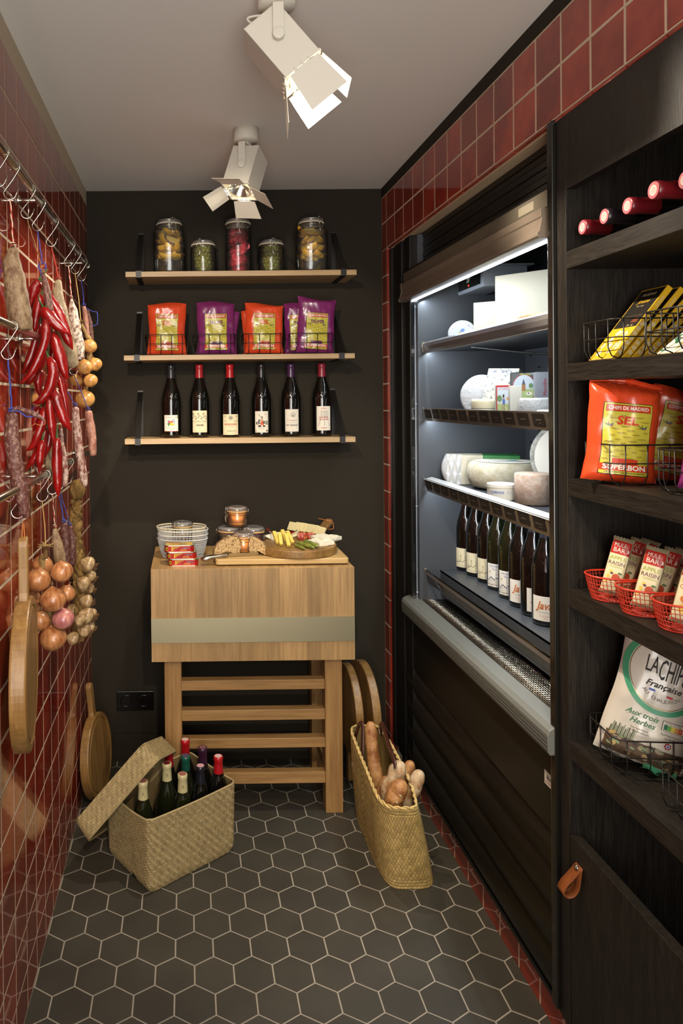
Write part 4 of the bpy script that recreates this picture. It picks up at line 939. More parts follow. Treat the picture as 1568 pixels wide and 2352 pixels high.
def chips_art(word, wm, body):
    def art(g, f_):
        f = lambda x, y, l: f_(x*1.13, y-.004, l)
        x0, x1, y0, y1 = -.040, .040, .020, .163
        patch(g, PBLK, x0-.0012, x1+.0012, y0-.0012, y1+.0012, f, 0.2, 18, 30); patch(g, YEL, x0, x1, y0, y1, f, 1, 18, 30)
        for i in range(34):
            xx = x0+.006+((i*.618) % 1)*(x1-x0-.012); yy = y0+.03+(i/34)*(y1-y0-.052); rx_ = .0055+.004*abs(math.sin(i*2.1))
            xx = min(max(xx, x0+rx_+.001), x1-rx_-.001)
            poly(g, OCH, [(xx-rx_, yy), (xx-rx_*.4, yy+.0016), (xx, yy+.0010), (xx+rx_*.4, yy+.0018), (xx+rx_, yy), (xx+rx_*.35, yy-.0013), (xx-rx_*.3, yy-.0016)], f, 1.8)
        patch(g, PBLK, x0+.003, x1-.003, y1-.0165, y1-.003, f, 2, 14, 2); patch(g, PINK_ORG, x0+.0036, x1-.0036, y1-.0160, y1-.0036, f, 2.7, 14, 2)
        write(g, PWHT, 'CHIPS DE MADRID', 0, y1-.0098, .0072, f, width=.067, bold=.025)
        write(g, wm, word, 0, y1-.035, .0165 if len(word) < 4 else .0135, f, width=.036 if len(word) < 4 else .050, bold=.035); write(g, OCH, '45g', x0+.009, y1-.025, .004, f)
        bird(g, f, -.029, y1-.046); bird(g, f, .027, y1-.048, 1.1)
        poly(g, YEL, ell(0, .07, .002, .002), f, 1.2)
        for k in range(9):
            a = k*.7; poly(g, P('print_lemon', '#c9c548', .3), [(-.016+.004*math.cos(a), .068+.004*math.sin(a)), (-.016+.013*math.cos(a+.2), .068+.013*math.sin(a+.2)), (-.016+.004*math.cos(a+.5), .068+.004*math.sin(a+.5))], f, 2.2)
        patch(g, body, -.022, .022, .033, .052, f, 2, 10, 4)
        patch(g, PINK_ORG, x0-.001, x1+.001, y0+.007, y0+.0205, f, 2.4, 16, 3); write(g, PWHT, 'SUPERBON', 0, y0+.0138, .0098, f, width=.070, bold=.035)
        write(g, PBLK, 'LA AUTENTICA PATATA FRITA', 0, y0+.0035, .0032, f, width=.064, bold=.01)
    return art
A_SEL = chips_art('SEL', PINK_ORG, PINK_ORG); A_TRU = chips_art('TRUFFE', PPUR, PPUR)
BY, BZ2 = 2.795, 1.704
g_bask = 'black wire baskets on the middle shelf'
def xa(px, Y=2.80): return at(px, 760, Y).x
for px, lb in ((382, 'leftmost, with orange SEL crisps'), (491, 'second from the left, with a purple TRUFFE bag'), (605, 'third from the left, with orange SEL crisps'), (712, 'rightmost, with purple TRUFFE crisps')):
    wire_basket('black wire basket on the middle shelf, '+lb, (xa(px, 2.79), 2.807, BZ2), 0, .168, .12, .080, g_bask)
bag('orange SEL crisp bag standing in the leftmost wire basket', (xa(383), 2.782, BZ2+.003), .03, ORNG, .157, .205, .022, 1, A_SEL, (-.05, .01), 'orange SEL crisps on the middle shelf')
bag('crumpled orange crisp bag tucked behind the leftmost SEL bag, showing at its left', (xa(376), 2.822, BZ2+.004), -.25, ORNG, .13, .165, .014, 11, None, (-.10, -.03))
bag('orange crisp bag upright behind the leftmost SEL bag', (xa(384), 2.850, BZ2+.004), .1, ORNG, .135, .19, .014, 12, None, (-.05, -.05))
bag('purple TRUFFE crisp bag in the second wire basket', (xa(495), 2.782, BZ2+.003), .02, PURP, .157, .208, .022, 2, A_TRU, (-.05, -.0))
bag('purple crisp bag slumped behind the TRUFFE bag of the second basket', (xa(505), 2.825, BZ2+.004), -.1, PURP, .135, .175, .014, 13, None, (-.05, .08))
bag('orange SEL crisp bag standing in the third wire basket', (xa(604), 2.780, BZ2+.003), -.03, ORNG, .157, .200, .022, 3, A_SEL, (-.06, .02), 'orange SEL crisps on the middle shelf')
bag('orange crisp bag behind the SEL bag of the third basket, edge showing at the left', (xa(598), 2.822, BZ2+.004), -.15, ORNG, .135, .185, .014, 14, None, (-.05, -.06))
bag('tall purple TRUFFE crisp bag leaning right in the rightmost basket', (xa(720), 2.782, BZ2+.003), .04, PURP, .157, .222, .022, 4, A_TRU, (-.04, .065))
bag('purple TRUFFE crisp bag behind the leaning one, showing at its left', (xa(694), 2.828, BZ2+.004), -.12, PURP, .135, .205, .014, 15, A_TRU, (-.04, -.02))
# ============================================================ wall socket
SOCK = P('black_socket_plastic', '#0d0b09', .22, spec=.5)
t = thing('double_socket', 'black double wall socket low on the back wall left of the chopping block', 'socket', (at(311, 1608, YB).x, YB, at(311, 1608, YB).z))
g = G(); g.mat(SOCK).box(-.078, .078, -.009, -.0005, -.041, .041); g.obj('frame_plate', t, bevel=.002)
for sx in (-1, 1):
    g = G(); g.M = M4((sx*.037, -.009, 0), (PI/2, 0, 0)); g.mat(SOCK)
    g.lathe([(.026, 0), (.0255, .002), (.0215, .0022), (.0205, -.006), (0, -.006)], 40); g.box(-.028, .028, -.028, .028, -.0005, .0006); o = g.obj('outlet', t)
    g = G(); g.M = M4((sx*.037, -.003, 0), (PI/2, 0, 0)); g.mat(CHROME)
    for yy in (-.017, .017): g.box(-.0016, .0016, yy-.003, yy+.003, 0, .005)
    g.obj('earth_clip', o)
# ============================================================ chopping block
OAKV = wood('oak_block_side', '#ad8a5b', '#8d6e45', 'z', .049, 'x', .42)
OAKTOP = wood('oak_block_top', '#b5935f', '#977548', 'y', .06, 'x', .42, .7)
OAKL = wood('oak_leg', '#a37c4b', '#846036', 'z', None, 'x', .45); OAKR = wood('oak_rail', '#a37c4b', '#826036', 'x', None, 'x', .45)
BX0, BX1, BY0, BY1, BZa, BZb = -.1365, .6005, 2.500, 2.895, .576, .9125
t = thing('chopping_block', 'freestanding butcher block of pale oak with a steel band and slatted stand', 'butcher block', (.232, 2.70, 0)); o_ = Vector(t.location)
def loc_(g): g.M = Matrix.Translation(-o_); return g
g = loc_(G()); g.mat(OAKV).box(BX0, BX1, BY0, BY1, BZa, BZb-.0005); g.mat(OAKTOP).box(BX0+.0006, BX1-.0006, BY0+.0006, BY1-.0006, BZb-.0006, BZb); g.obj('block', t, bevel=.0015)
SB = NT('brushed_steel_band'); SB.b.inputs['Metallic'].default_value = 1; SB.b.inputs['Base Color'].default_value = hexc('#b9ae8e'); SB.b.inputs['Roughness'].default_value = .42
SB.bump(SB.noise(SB.coord((2, 2, 260)), 6, 3), .10, .0006)
g = loc_(G()); g.mat(SB.m)
for a in ((BX0-.003, BX1+.003, BY0-.003, BY0-.0002), (BX0-.003, BX1+.003, BY1+.0002, BY1+.003), (BX0-.003, BX0-.0002, BY0-.003, BY1+.003), (BX1+.0002, BX1+.003, BY0-.003, BY1+.003)): g.box(*a, .645, .7345)
g.obj('steel_band', t)
for x0, x1 in ((-.092, -.030), (.4965, .560)):
    for y0, y1 in ((2.53, 2.595), (2.81, 2.872)):
        g = loc_(G()); g.mat(OAKL).box(x0, x1, y0, y1, 0, BZa); g.obj('leg', t, bevel=.002)
for z0, z1 in ((.455, .491), (.343, .381), (.240, .275), (.108, .147)):
    g = loc_(G()); g.mat(OAKR).box(-.030, .4965, 2.537, 2.574, z0, z1); g.obj('front_rail', t, bevel=.0012)
for x0, x1 in ((-.080, -.045), (.511, .546)):
    for z0, z1 in ((.108, .147), (.535, .575)):
        g = loc_(G()); g.mat(wood('oak_side_rail', '#a37c4b', '#826036', 'y')).box(x0, x1, 2.595, 2.81, z0, z1); g.obj('side_rail', t, bevel=.0012)
# ============================================================ things on the block
BZT = .9128
def tin(label, loc, rotz, first=[None]):
    t = thing('sardine_tin', label, 'tin', loc, rotz, 'red sardine tins stacked on the block'); hx_, hy_, h = .0555, .034, .0235
    TR = P('tin_red_print', '#a3160f', .28, metal=.25, coat=.4); TY = P('tin_yellow_print', '#c9a326', .3, coat=.4); SIL = P('tin_metal', '#b9b4a8', .25, metal=1.)
    g = G(); g.mat(SIL); pr = rrect(hx_, hy_, .014, 6)
    g.prism(pr, 0, .0015); g.prism([(x*.985, y*.985) for x, y in pr], .0015, h-.0018); g.prism(pr, h-.0018, h); g.prism([(x*.93, y*.93) for x, y in pr], h, h+.0004)
    g.obj('can', t)
    g = G(); k = .9885; n = len(pr)
    path = [(x*k, y*k) for x, y in pr]+[(pr[0][0]*k, pr[0][1]*k)]
    L = [0]
    for a, b in zip(path, path[1:]): L.append(L[-1]+math.hypot(b[0]-a[0], b[1]-a[1]))
    def wrap(s_):
        s_ = s_ % L[-1]
        for i in range(n):
            if L[i+1] >= s_:
                f = (s_-L[i])/(L[i+1]-L[i]); return path[i][0]+(path[i+1][0]-path[i][0])*f, path[i][1]+(path[i+1][1]-path[i][1])*f
        return path[0]
    # arc length where the front face centre (0,-hy) lies
    s0 = min(((math.hypot(wrap(i*L[-1]/400)[0], wrap(i*L[-1]/400)[1]+hy_*k)), i*L[-1]/400) for i in range(400))[1]
    def f(x, y, l):
        px_, py_ = wrap(s0+x); r_ = math.hypot(px_, py_); return (px_*(1+l*.0012), py_*(1+l*.002), y)
    patch(g, TR, -L[-1]/2, L[-1]/2, .002, h-.0022, f, 1, 80, 1)
    for cx in (0, .0915): 
        poly(g, TY, [(cx-.030, .0035), (cx-.030, h-.004), (cx+.002, h-.004), (cx-.014, h*.52)], f, 2); write(g, REDI if 0 else P('ortiz_red', '#7d120c', .4), 'ORTIZ', cx-.012, .0128, .0092, f, bold=.03, width=.030)
        write(g, TY, 'SARDINES', cx+.014, .0072, .0042, f, bold=.02, width=.024); poly(g, P('fish_blue', '#6f7a8c', .3, metal=.6), [(cx+.008, .0145), (cx+.018, .0170), (cx+.034, .0152), (cx+.038, .0170), (cx+.037, .0130), (cx+.033, .0140), (cx+.018, .0122)], f, 2)
    poly(g, TY, ell(-.048, .012, .006, .0065, 16), f, 2); poly(g, P('tin_green', '#3f5a2a', .4), ell(-.048, .0115, .004, .0035, 8), f, 3)
    f2 = flatfn((0, 0, h+.0005), (1, 0, 0), (0, 1, 0), (0, 0, 1)); poly(g, TY, [(x*.90, y*.88) for x, y in pr], f2, 1)
    poly(g, P('tin_red_print', '#a3160f'), [(-.045, .018), (-.045, .026), (.02, .026), (.006, .018)], f2, 2); write(g, P('ortiz_red', '#7d120c', .4), 'SARDINAS', -.004, -.002, .008, f2, bold=.03)
    for k in range(3): poly(g, P('fish_blue', '#6f7a8c', .3, metal=.6), ell(.012, -.013+.006*k, .016, .0022, 10), f2, 3)
    g.obj('printed_wrap', t); return t
tin('bottom red sardine tin of the stack of three on the front left of the block', (-.018, 2.578, BZT), -.02)
tin('middle red sardine tin of the stack, turned slightly', (-.026, 2.583, BZT+.0245), .10)
tin('top red sardine tin of the stack with its yellow lid showing', (-.034, 2.588, BZT+.049), .06)
# nested white wire baskets
WW = P('white_coated_wire', '#c3c4c4', .4, spec=.5); CW = P('cream_coated_wire', '#cfc4a8', .4, spec=.5)
def mesh_basket(label, loc, rotz, a, b, h, m, group, rim=.0022, nvert=56, nring=8, wr=.0006, name='mesh_basket', taper=.80):
    t = thing(name, label, 'basket', loc, rotz, group)
    def ring(z, s_): return [(a*s_*math.copysign(abs(math.cos(q))**.85, math.cos(q)), b*s_*math.copysign(abs(math.sin(q))**.85, math.sin(q)), z) for q in [2*PI*i/56 for i in range(56)]]
    g = G(); g.mat(m).tube(ring(h, 1.0), rim, 8, closed=True); g.obj('rim', t)
    g = G(); g.mat(m)
    for j in range(1, nring):
        z = h*(1-j/nring)+.0015; g.tube(ring(z, taper+(1-taper)*(z/h)**.8), wr, 4, closed=True)
    g.tube(ring(.0015, taper), wr*2, 5, closed=True)
    for i in range(nvert):
        q = 2*PI*i/nvert; cx, cy = math.copysign(abs(math.cos(q))**.85, math.cos(q)), math.copysign(abs(math.sin(q))**.85, math.sin(q))
        g.tube([(a*cx*(taper+(1-taper)*(z)**.8), b*cy*(taper+(1-taper)*(z)**.8), h*z+.0015*(1-z)) for z in (1, .66, .33, .08, 0)], wr, 4, caps=False)
    for i in range(-5, 6):
        x = a*taper*i/6; yy = b*taper*math.sqrt(max(0, 1-(i/6)**2)); g.tube([(x, -yy, .0015), (x, yy, .0015)], wr, 4)
        y = b*taper*i/6; xx = a*taper*math.sqrt(max(0, 1-(i/6)**2)); g.tube([(-xx, y, .0018), (xx, y, .0018)], wr, 4)
    g.obj('wire_mesh', t); return t
gn = 'nested wire mesh baskets on the block'
for i, (lb, dz, s_) in enumerate((('lowest white wire mesh basket of the nested stack on the block', 0, 1.), ('white wire mesh basket second from the bottom of the nested stack', .0165, 1.), ('white wire mesh basket third from the bottom of the nested stack', .034, 1.))):
    mesh_basket(lb, (-.022+.001*i, 2.705, BZT+dz+.0006), .02*i, .098, .066, .072, WW, gn)
mesh_basket('cream-rimmed wire mesh basket on top of the nested stack, tilted and holding a jar', (-.026, 2.705, BZT+.0535), -.03, .096, .066, .064, CW, gn)
JAM = P('apricot_jam', '#e8882a', .35, var=('#f0ac48', 40, .35, .7)); JAMR = P('dark_berry_jam', '#4a0f12', .25, coat=.3); JAMB = P('brown_terrine', '#7d5638', .5)
def jam_jar(label, loc, az, content, fill, R=.041, h=.080):
    t = thing('clip_top_jar', label, 'jar', loc, group=None)
    hb = clip_jar(t, R, h, neck=R*.93, az=az, clasp=.9)
    g = G(); g.mat(content).lathe([(0, .006), (R*.88, .007), (R*.93, .012), (R*.93, h*fill), (R*.8, h*fill+.001), (0, h*fill)], 32); g.obj('jam', t)
    return t
jam_jar('small clip-top jar sitting inside the top wire basket', (-.022, 2.708, BZT+.0560), -.5, JAMB, .25, .040, .083)
BB = wood('bamboo_board', '#c9a972', '#b08d56', 'x', .022, 'y', .45, .5)
# bamboo board on rubber feet
t = thing('bamboo_board', 'rectangular bamboo chopping board on small feet lying on the block', 'cutting board', (.345, 2.655, BZT)); x0, x1, y0, y1 = -.245, .242, -.122, .122
g = G(); g.mat(BB).prism(rrect(.245, .122, .012, 5), .0045, .0245); g.obj('board', t, bevel=.003)
for sx in (-1, 1):
    for sy in (-1, 1):
        g = G(); g.mat(P('clear_rubber', '#8a8478', .4)).lathe([(.006, 0), (.0065, .0045)], 16, closed=True); g.M = M4(); o = g.obj('foot', t, loc=(sx*.222, sy*.100, 0))
BBZ = BZT+.0247
jam_jar('back left clip-top jar of the group behind the bread', (.163, 2.742, BBZ), 1.2, JAMB, .62, .046, .088)
jam_jar('back right clip-top jar with dark red jam beside the round board', (.257, 2.728, BBZ), -.6, JAMR, .66, .045, .088)
jam_jar('front clip-top jar of apricot jam between the two pieces of bread', (.212, 2.655, BBZ), .6, JAM, .66, .040, .080)
jam_jar('clip-top jar of apricot jam on top of the other jars', (.195, 2.735, BBZ+.0895), -1.35, JAM, .60, .040, .078)
# bread
CRUST = P('flour_dusted_crust', '#8a5a30', .8, var=('#c8b492', 26, .42, .60), bump=(60, .6, .004)); CRUMB = P('sourdough_crumb', '#6f5230', .9, var=('#b89a6c', 110, .36, .52), bump=(110, 1.0, .006))
def bread(label, loc, rotz, L, Wd, Hh, mir, name='bread_loaf'):
    """end piece of a loaf: rounded on one side, torn upright edge on the other, cut face at the front"""
    t = thing(name, label, 'bread', loc, rotz)
    def sh(u, v):
        q = math.sqrt(max(0, 1-(v*.98)**2.4)); k = .72
        if u < k: a = PI/2*u/k; x = -Wd*.5+Wd*.86*(1-math.cos(a)**.9 if 0 else 1-math.cos(a)); z = Hh*math.sin(a)**.8
        else: e = (u-k)/(1-k); x = Wd*(.36+.14*math.sin(PI*e)**.5); z = Hh*(1-e)*(1 if e > .2 else 1-.02*e)
        n_ = 1+.05*noise.noise(Vector((u*7+L*30, v*5, 1)))+.02*noise.noise(Vector((u*21, v*15, 3)))
        x = (x+Wd*.1)*(.35+.65*q)*n_; z = z*(.2+.8*q)*n_
        return Vector((x*mir, v*L, z))
    g = G(); g.mat(CRUST).grid(sh, 44, 18, flip=mir > 0); g.obj('crust', t)
    g = G(); g.mat(CRUMB)
    def face(u, v):
        p = Vector((Wd*.1*mir, 0, Hh*.25)).lerp(sh(u, 0), v*.97); p.z = max(p.z, .0005)
        p.y = -.0004-.003*abs(noise.noise(Vector((p.x*90, p.z*90, 4))))*(1 if v < .98 else 0); return p
    g.grid(face, 44, 14, flip=False)
    g.obj('crumb', t); return t
bread('half sourdough loaf with its cut face towards the front, left on the bamboo board', (.136, 2.590, BBZ), .06, .050, .104, .076, 1)
bread('smaller torn piece of sourdough with a dark crust, right of the half loaf', (.268, 2.592, BBZ), -.20, .040, .070, .070, -1, 'bread_piece')
# knife
KS = P('knife_steel', '#b9b2a4', .24, metal=1.)
t = thing('bread_knife', 'steel-handled bread knife lying with its handle over the front left corner of the bamboo board', 'knife', (.065, 2.565, BZT+.030)); 
ka = Vector((.047, 2.548, BZT+.0235)); kb = Vector((.150, 2.567, BZT+.0345)); kc = Vector((.262, 2.585, BBZ+.010)); inv = t.location.copy()
g = G(); g.M = Matrix.Translation(-inv); g.mat(KS)
d = (kb-ka); pts = [ka+d*u for u in [i/14 for i in range(15)]]
g.tube(pts, 0, 20, radii=[.008, .0140, .0155, .0160, .0158, .0152, .0145, .0138, .0132, .0128, .0124, .0116, .0104, .0084, .0060], flat=.66); g.obj('handle', t)
g = G(); g.M = Matrix.Translation(-inv); g.mat(KS); up = Vector((0, -.35, .94)); bl = []; n = 40
e = (kc-kb); top = [kb+e*(i/n)+up*(.006*(1-.3*i/n)) for i in range(n+1)]; bot = [kb+e*(i/n)-up*(.012-.006*(i/n)**3+.0012*(i % 2)) for i in range(n+1)]
nn = e.cross(up).normalized()*.0008
g.add([p+nn for p in top]+[p for p in bot]+[p-nn for p in top], [(i, i+1, n+2+i, n+1+i) for i in range(n)]+[(n+1+i, n+2+i, 2*n+3+i, 2*n+2+i) for i in range(n)]+[(i, 2*n+2+i, 2*n+3+i, i+1) for i in range(n)])
g.obj('serrated_blade', t)
# round serving board with food
RB = (.417, 2.668, BBZ+.016)
tb = cutting_board('round oak serving board with a juice groove, handle and leather cord, carrying cheese and salami', .1525, .030, .0, .05, Matrix.Translation(RB), groove=True, name='serving_board', mb=OAKB)
for ch in list(tb.children):
    if ch.name.startswith('handle'): bpy.data.objects.remove(ch)
g = G(); g.mat(wood('dark_oak_handle', '#8d6a3e', '#6c4c28', 'y')); dv = Vector((.62, .78, 0)).normalized(); sv = Vector((dv.y, -dv.x, 0))
g.M = frame((0, 0, 0), sv, dv, (0, 0, 1))
def hz(y): return .006+max(0, y-.15)*.42
pr = [(.017, .146), (.0165, .17), (.018, .23), (.020, .262), (.017, .276), (.008, .283), (-.008, .283), (-.017, .276), (-.020, .262), (-.018, .23), (-.0165, .17), (-.017, .146)]
g.prism(pr, -.009, .009, fn=lambda x, y, z: (x, y, z+hz(y))); g.obj('handle', tb, bevel=.004)
g = G(); g.M = frame((0, 0, 0), sv, dv, (0, 0, 1)); g.mat(LEATH)
g.tube(spline([(-.045, .262, hz(.26)+.016), (-.02, .262, hz(.26)+.014), (0, .262, hz(.26)+.011), (.020, .266, hz(.26)+.008), (.031, .255, hz(.25)-.012), (.020, .245, hz(.25)-.016), (.005, .24, hz(.24)-.012)], 5), .0017, 6); g.tube([(-.006, .257, hz(.26)+.012), (.008, .267, hz(.26)+.012)], .003, 6); g.obj('leather_cord', tb)
FZ = BBZ+.0312
RIND = P('white_cheese_rind', '#cfc9b6', .7, bump=(200, .3, .001)); BRI = P('soft_pale_cheese', '#d8ccA0'.lower(), .45, subs=.2); YCH = P('yellow_hard_cheese', '#cdb052', .42, subs=.15); GOAT = P('crumbly_white_cheese', '#d9d2bb', .75, bump=(90, .6, .004)); BUT = P('pale_pressed_cheese', '#d9cc9a', .45, subs=.2)
def wedge(name, label, loc, rot, L, Wd, Hh, m, rind, cat='cheese', group=None, tipw=.15):
    g = G(); k = tipw; g.mat(m)
    p = [(-L/2, -Wd*k/2), (L/2, -Wd/2), (L/2, Wd/2), (-L/2, Wd*k/2)]; g.prism(p, 0, Hh)
    if rind:
        g.mat(rind).add([(L/2+.0015, -Wd/2, 0), (L/2+.0015, Wd/2, 0), (L/2+.0015, Wd/2, Hh), (L/2+.0015, -Wd/2, Hh)], [(0, 1, 2, 3)])
        g.prism([(x*1.01, y*1.01) for x, y in p], Hh, Hh+.0012)
    o = tag(g.obj(name, bevel=.0012), label, cat, group); o.location = loc; o.rotation_euler = rot; return o
def onb(px, py, h=0.): 
    d = at(px, py, 1.)-Vector((0, 0, CAMZ)); k = (FZ+h-CAMZ)/d.z; return Vector((0, 0, CAMZ))+d*k
gy = 'yellow cheese sticks on the round board'
for i, (px, py, an, lb) in enumerate(((637, 1251, 1.9, 'yellow cheese stick at the far left of the fan on the round board'), (645, 1254, 1.65, 'yellow cheese stick standing out second from the left of the fan'), (656, 1247, 1.9, 'yellow cheese stick in the middle of the fan, lying behind the front ones'), (662, 1257, 1.75, 'yellow cheese stick nearest the front edge of the round board'), (670, 1250, 2.0, 'yellow cheese stick at the right end of the fan beside the gherkins'))):
    p = onb(px, py); g = G(); g.mat(YCH).box(-.0068, .0068, 0, .056, 0, .013)
    o = tag(g.obj('cheese_stick', bevel=.001), lb, 'cheese', gy); o.location = (p.x, p.y-.004, FZ+.001); o.rotation_euler = (.72, 0, (an-1.75)*.9+.12)
for i, (px, py, an, s_, lb) in enumerate(((628, 1236, .9, 1, 'white-rinded soft cheese wedge at the left edge of the round board'), (646, 1232, 1.4, 1, 'white-rinded soft cheese wedge standing beside the red chilli'), (671, 1234, 2.6, .9, 'white-rinded soft cheese wedge lying in front of the red chilli'))):
    p = onb(px, py); wedge('soft_cheese_wedge', lb, (p.x, p.y, FZ+.0005), (1.15, .1*i, an-1.4), .050*s_, .040*s_, .026, BRI, RIND, group='soft cheese wedges on the round board')
for i, (px, py) in enumerate(((672, 1222), (687, 1223), (701, 1225), (714, 1228), (729, 1232))):
    p = onb(px, py); g = G(); q = i; g.mat(BUT).prism([(-.030, 0), (.028, -.002), (.030, .034+.002*(i % 2)), (-.026, .036)], -.0045, .0045)
    o = tag(g.obj('cheese_slice', bevel=.001), ('leftmost', 'second', 'middle', 'fourth', 'rightmost')[i]+' of the five overlapping pale cheese slices at the back of the round board', 'cheese', 'pale cheese slices fanned at the back'); o.location = (p.x+.004, p.y+.010, FZ+.004); o.rotation_euler = (1.12, 0, -.75-.05*i)
for i, (px, py, dz, an, sx) in enumerate(((727, 1247, 0, .5, 1), (735, 1242, .008, .35, 1), (746, 1251, .0, .25, 1), (752, 1246, .009, .45, .95), (761, 1243, .004, .7, .95), (768, 1240, .0, .6, .7))):
    p = onb(px, py); g = G(); g.mat(GOAT).grid(lambda u, v: ((u-.5)*.062*sx, (v-.5)*.038, .013+.0030*noise.noise(Vector((u*5+i*3, v*4, 0)))), 12, 8)
    g.mat(GOAT).box(-.031*sx, .031*sx, -.019, .019, 0, .0128); o = tag(g.obj('cheese_slab', bevel=.0015), ('front left', 'back left', 'frontmost', 'top middle', 'back right', 'rightmost small')[i]+' slab of crumbly white cheese at the right of the round board', 'cheese', 'white cheese slabs on the right'); o.location = (p.x, p.y, FZ+dz+.0004); o.rotation_euler = (.05, -.08, an)
SAL = P('chorizo_slice', '#8c2c1c', .4, var=('#c97a3c', 75, .52, .66), coat=.2, bump=(120, .4, .002))
for i, (px, py, an, r) in enumerate(((691, 1240, .35, .0165), (697, 1240, .1, .0160), (710, 1238, -.25, .0135), (716, 1238, -.35, .0135))):
    p = onb(px, py); g = G(); g.mat(SAL).lathe([(0, -.003), (r*.96, -.003), (r, -.0015), (r, .0015), (r*.96, .003), (0, .003)], 28, warp=lambda q, a: (q[0]*(1+.06*math.sin(2*a+i)), q[1]*(1+.05*math.cos(3*a)), q[2]))
    o = tag(g.obj('chorizo_slice'), ('leftmost and largest', 'second', 'third', 'rightmost')[i]+' of the leaning chorizo slices in the middle of the round board', 'salami', 'chorizo slices'); o.location = (p.x, p.y, FZ+r*.93); o.rotation_euler = (PI/2-.30, 0, an)
GHK = P('gherkin_skin', '#5d6a2c', .35, var=('#8c9040', 50, .4, .7), coat=.25, bump=(180, .8, .003))
for i, (xa_, ya_, xb_, yb_, r, lb) in enumerate(((678, 1252, 700, 1261, .0062, 'small dark gherkin at the front of the round board'), (683, 1247, 722, 1258, .0085, 'longest gherkin, in the middle of the three'), (699, 1243, 730, 1255, .0090, 'pale thick gherkin at the back of the three'))):
    a, b = onb(xa_, ya_, r), onb(xb_, yb_, r); g = G(); c = (a+b)/2; g.M = Matrix.Translation(-c); a, b = a+(a-b)*.05, b
    pts = [a.lerp(b, u)+Vector((0, .004*math.sin(PI*u), 0)) for u in [k/12 for k in range(13)]]
    g.mat(GHK).tube(pts, 0, 16, radii=[r*.3, r*.7, r*.9]+[r]*7+[r*.9, r*.7, r*.25], nz=.12, seed=i); o = tag(g.obj('gherkin'), lb, 'gherkin', 'gherkins on the round board'); o.location = c
t = thing('red_chilli', 'whole red chilli with a curled tip lying at the back left of the round board', 'chilli', onb(650, 1222, .01)); inv = t.location.copy()
c = [onb(676, 1226, .010)+Vector((0, .006, 0)), onb(662, 1226, .012)+Vector((0, .006, 0)), onb(648, 1227, .012)+Vector((0, .004, 0)), onb(630, 1226, .010), at(617, 1219, 2.70), at(613, 1211, 2.71)]
g = G(); g.M = Matrix.Translation(-inv); g.mat(CHR).tube(spline(c, 6), 0, 14, radii=lerpl([.0085, .0095, .008, .006, .003, .0012], 6), nz=.08); g.obj('flesh', t)
g = G(); g.M = Matrix.Translation(-inv); g.mat(CHG).tube([c[0], c[0]+Vector((.005, 0, .003)), c[0]+Vector((.012, .004, .014))], 0, 8, radii=[.006, .003, .0015]); g.obj('green_stem', t)
# ============================================================ woven lidded basket with wine bottles
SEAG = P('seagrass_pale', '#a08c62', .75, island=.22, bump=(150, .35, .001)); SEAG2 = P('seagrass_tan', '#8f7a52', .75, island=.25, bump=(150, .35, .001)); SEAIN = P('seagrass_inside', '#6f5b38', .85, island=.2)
def pillow(g, P0, P1, P2, P3, n_, hgt, seg=(3, 2)):
    """a raised straw between four surface points: P0-P1 along, P0-P3 across"""
    a, b = seg; vs = []
    for j in range(b+1):
        v = j/b
        for i in range(a+1):
            u = i/a; p = (P0.lerp(P1, u)).lerp(P3.lerp(P2, u), v)
            hh = hgt*(math.sin(PI*v)**.8)*(.35+.65*math.sin(PI*u)**.6); vs.append(p+n_*hh)
    w_ = a+1; g.add(vs, [(j*w_+i, j*w_+i+1, (j+1)*w_+i+1, (j+1)*w_+i) for j in range(b) for i in range(a)], True)
def twill(g, fn, nu, nv, hgt, m1, m2, wrapu=True, e=.08):
    def nrm(u, v):
        p = fn(u, v); a = fn(u+.002, v)-p; b = fn(u, v+.004)-p; n_ = a.cross(b); return n_.normalized() if n_.length else Vector((0, 0, 1))
    for j in range(nv):
        for i in range(nu):
            s_ = (i+j) % 4
            if not wrapu and s_ == 0 and i > nu-2: continue
            if s_ == 0: u0, u1, v0, v1 = i, i+2, j+e, j+1-e; g.mat(m1); quad = ((u0, v0), (u1, v0), (u1, v1), (u0, v1))
            elif s_ == 2 and j < nv-1: u0, u1, v0, v1 = i+e, i+1-e, j, j+2; g.mat(m2); quad = ((u0, v0), (u0, v1), (u1, v1), (u1, v0))
            else: continue
            pp = [fn(a/nu, b/nv) for a, b in quad]; n_ = nrm((u0+u1)/2/nu, min((v0+v1)/2/nv, .99))
            pillow(g, *pp, n_, hgt)
ca = Vector((-.130, 2.113, 0)); cr = .645; CW_, CD_, CH_ = .358, .264, .232
t = thing('woven_basket', 'rectangular seagrass basket without its lid, standing on the floor and full of wine bottles', 'basket', ca, cr); 
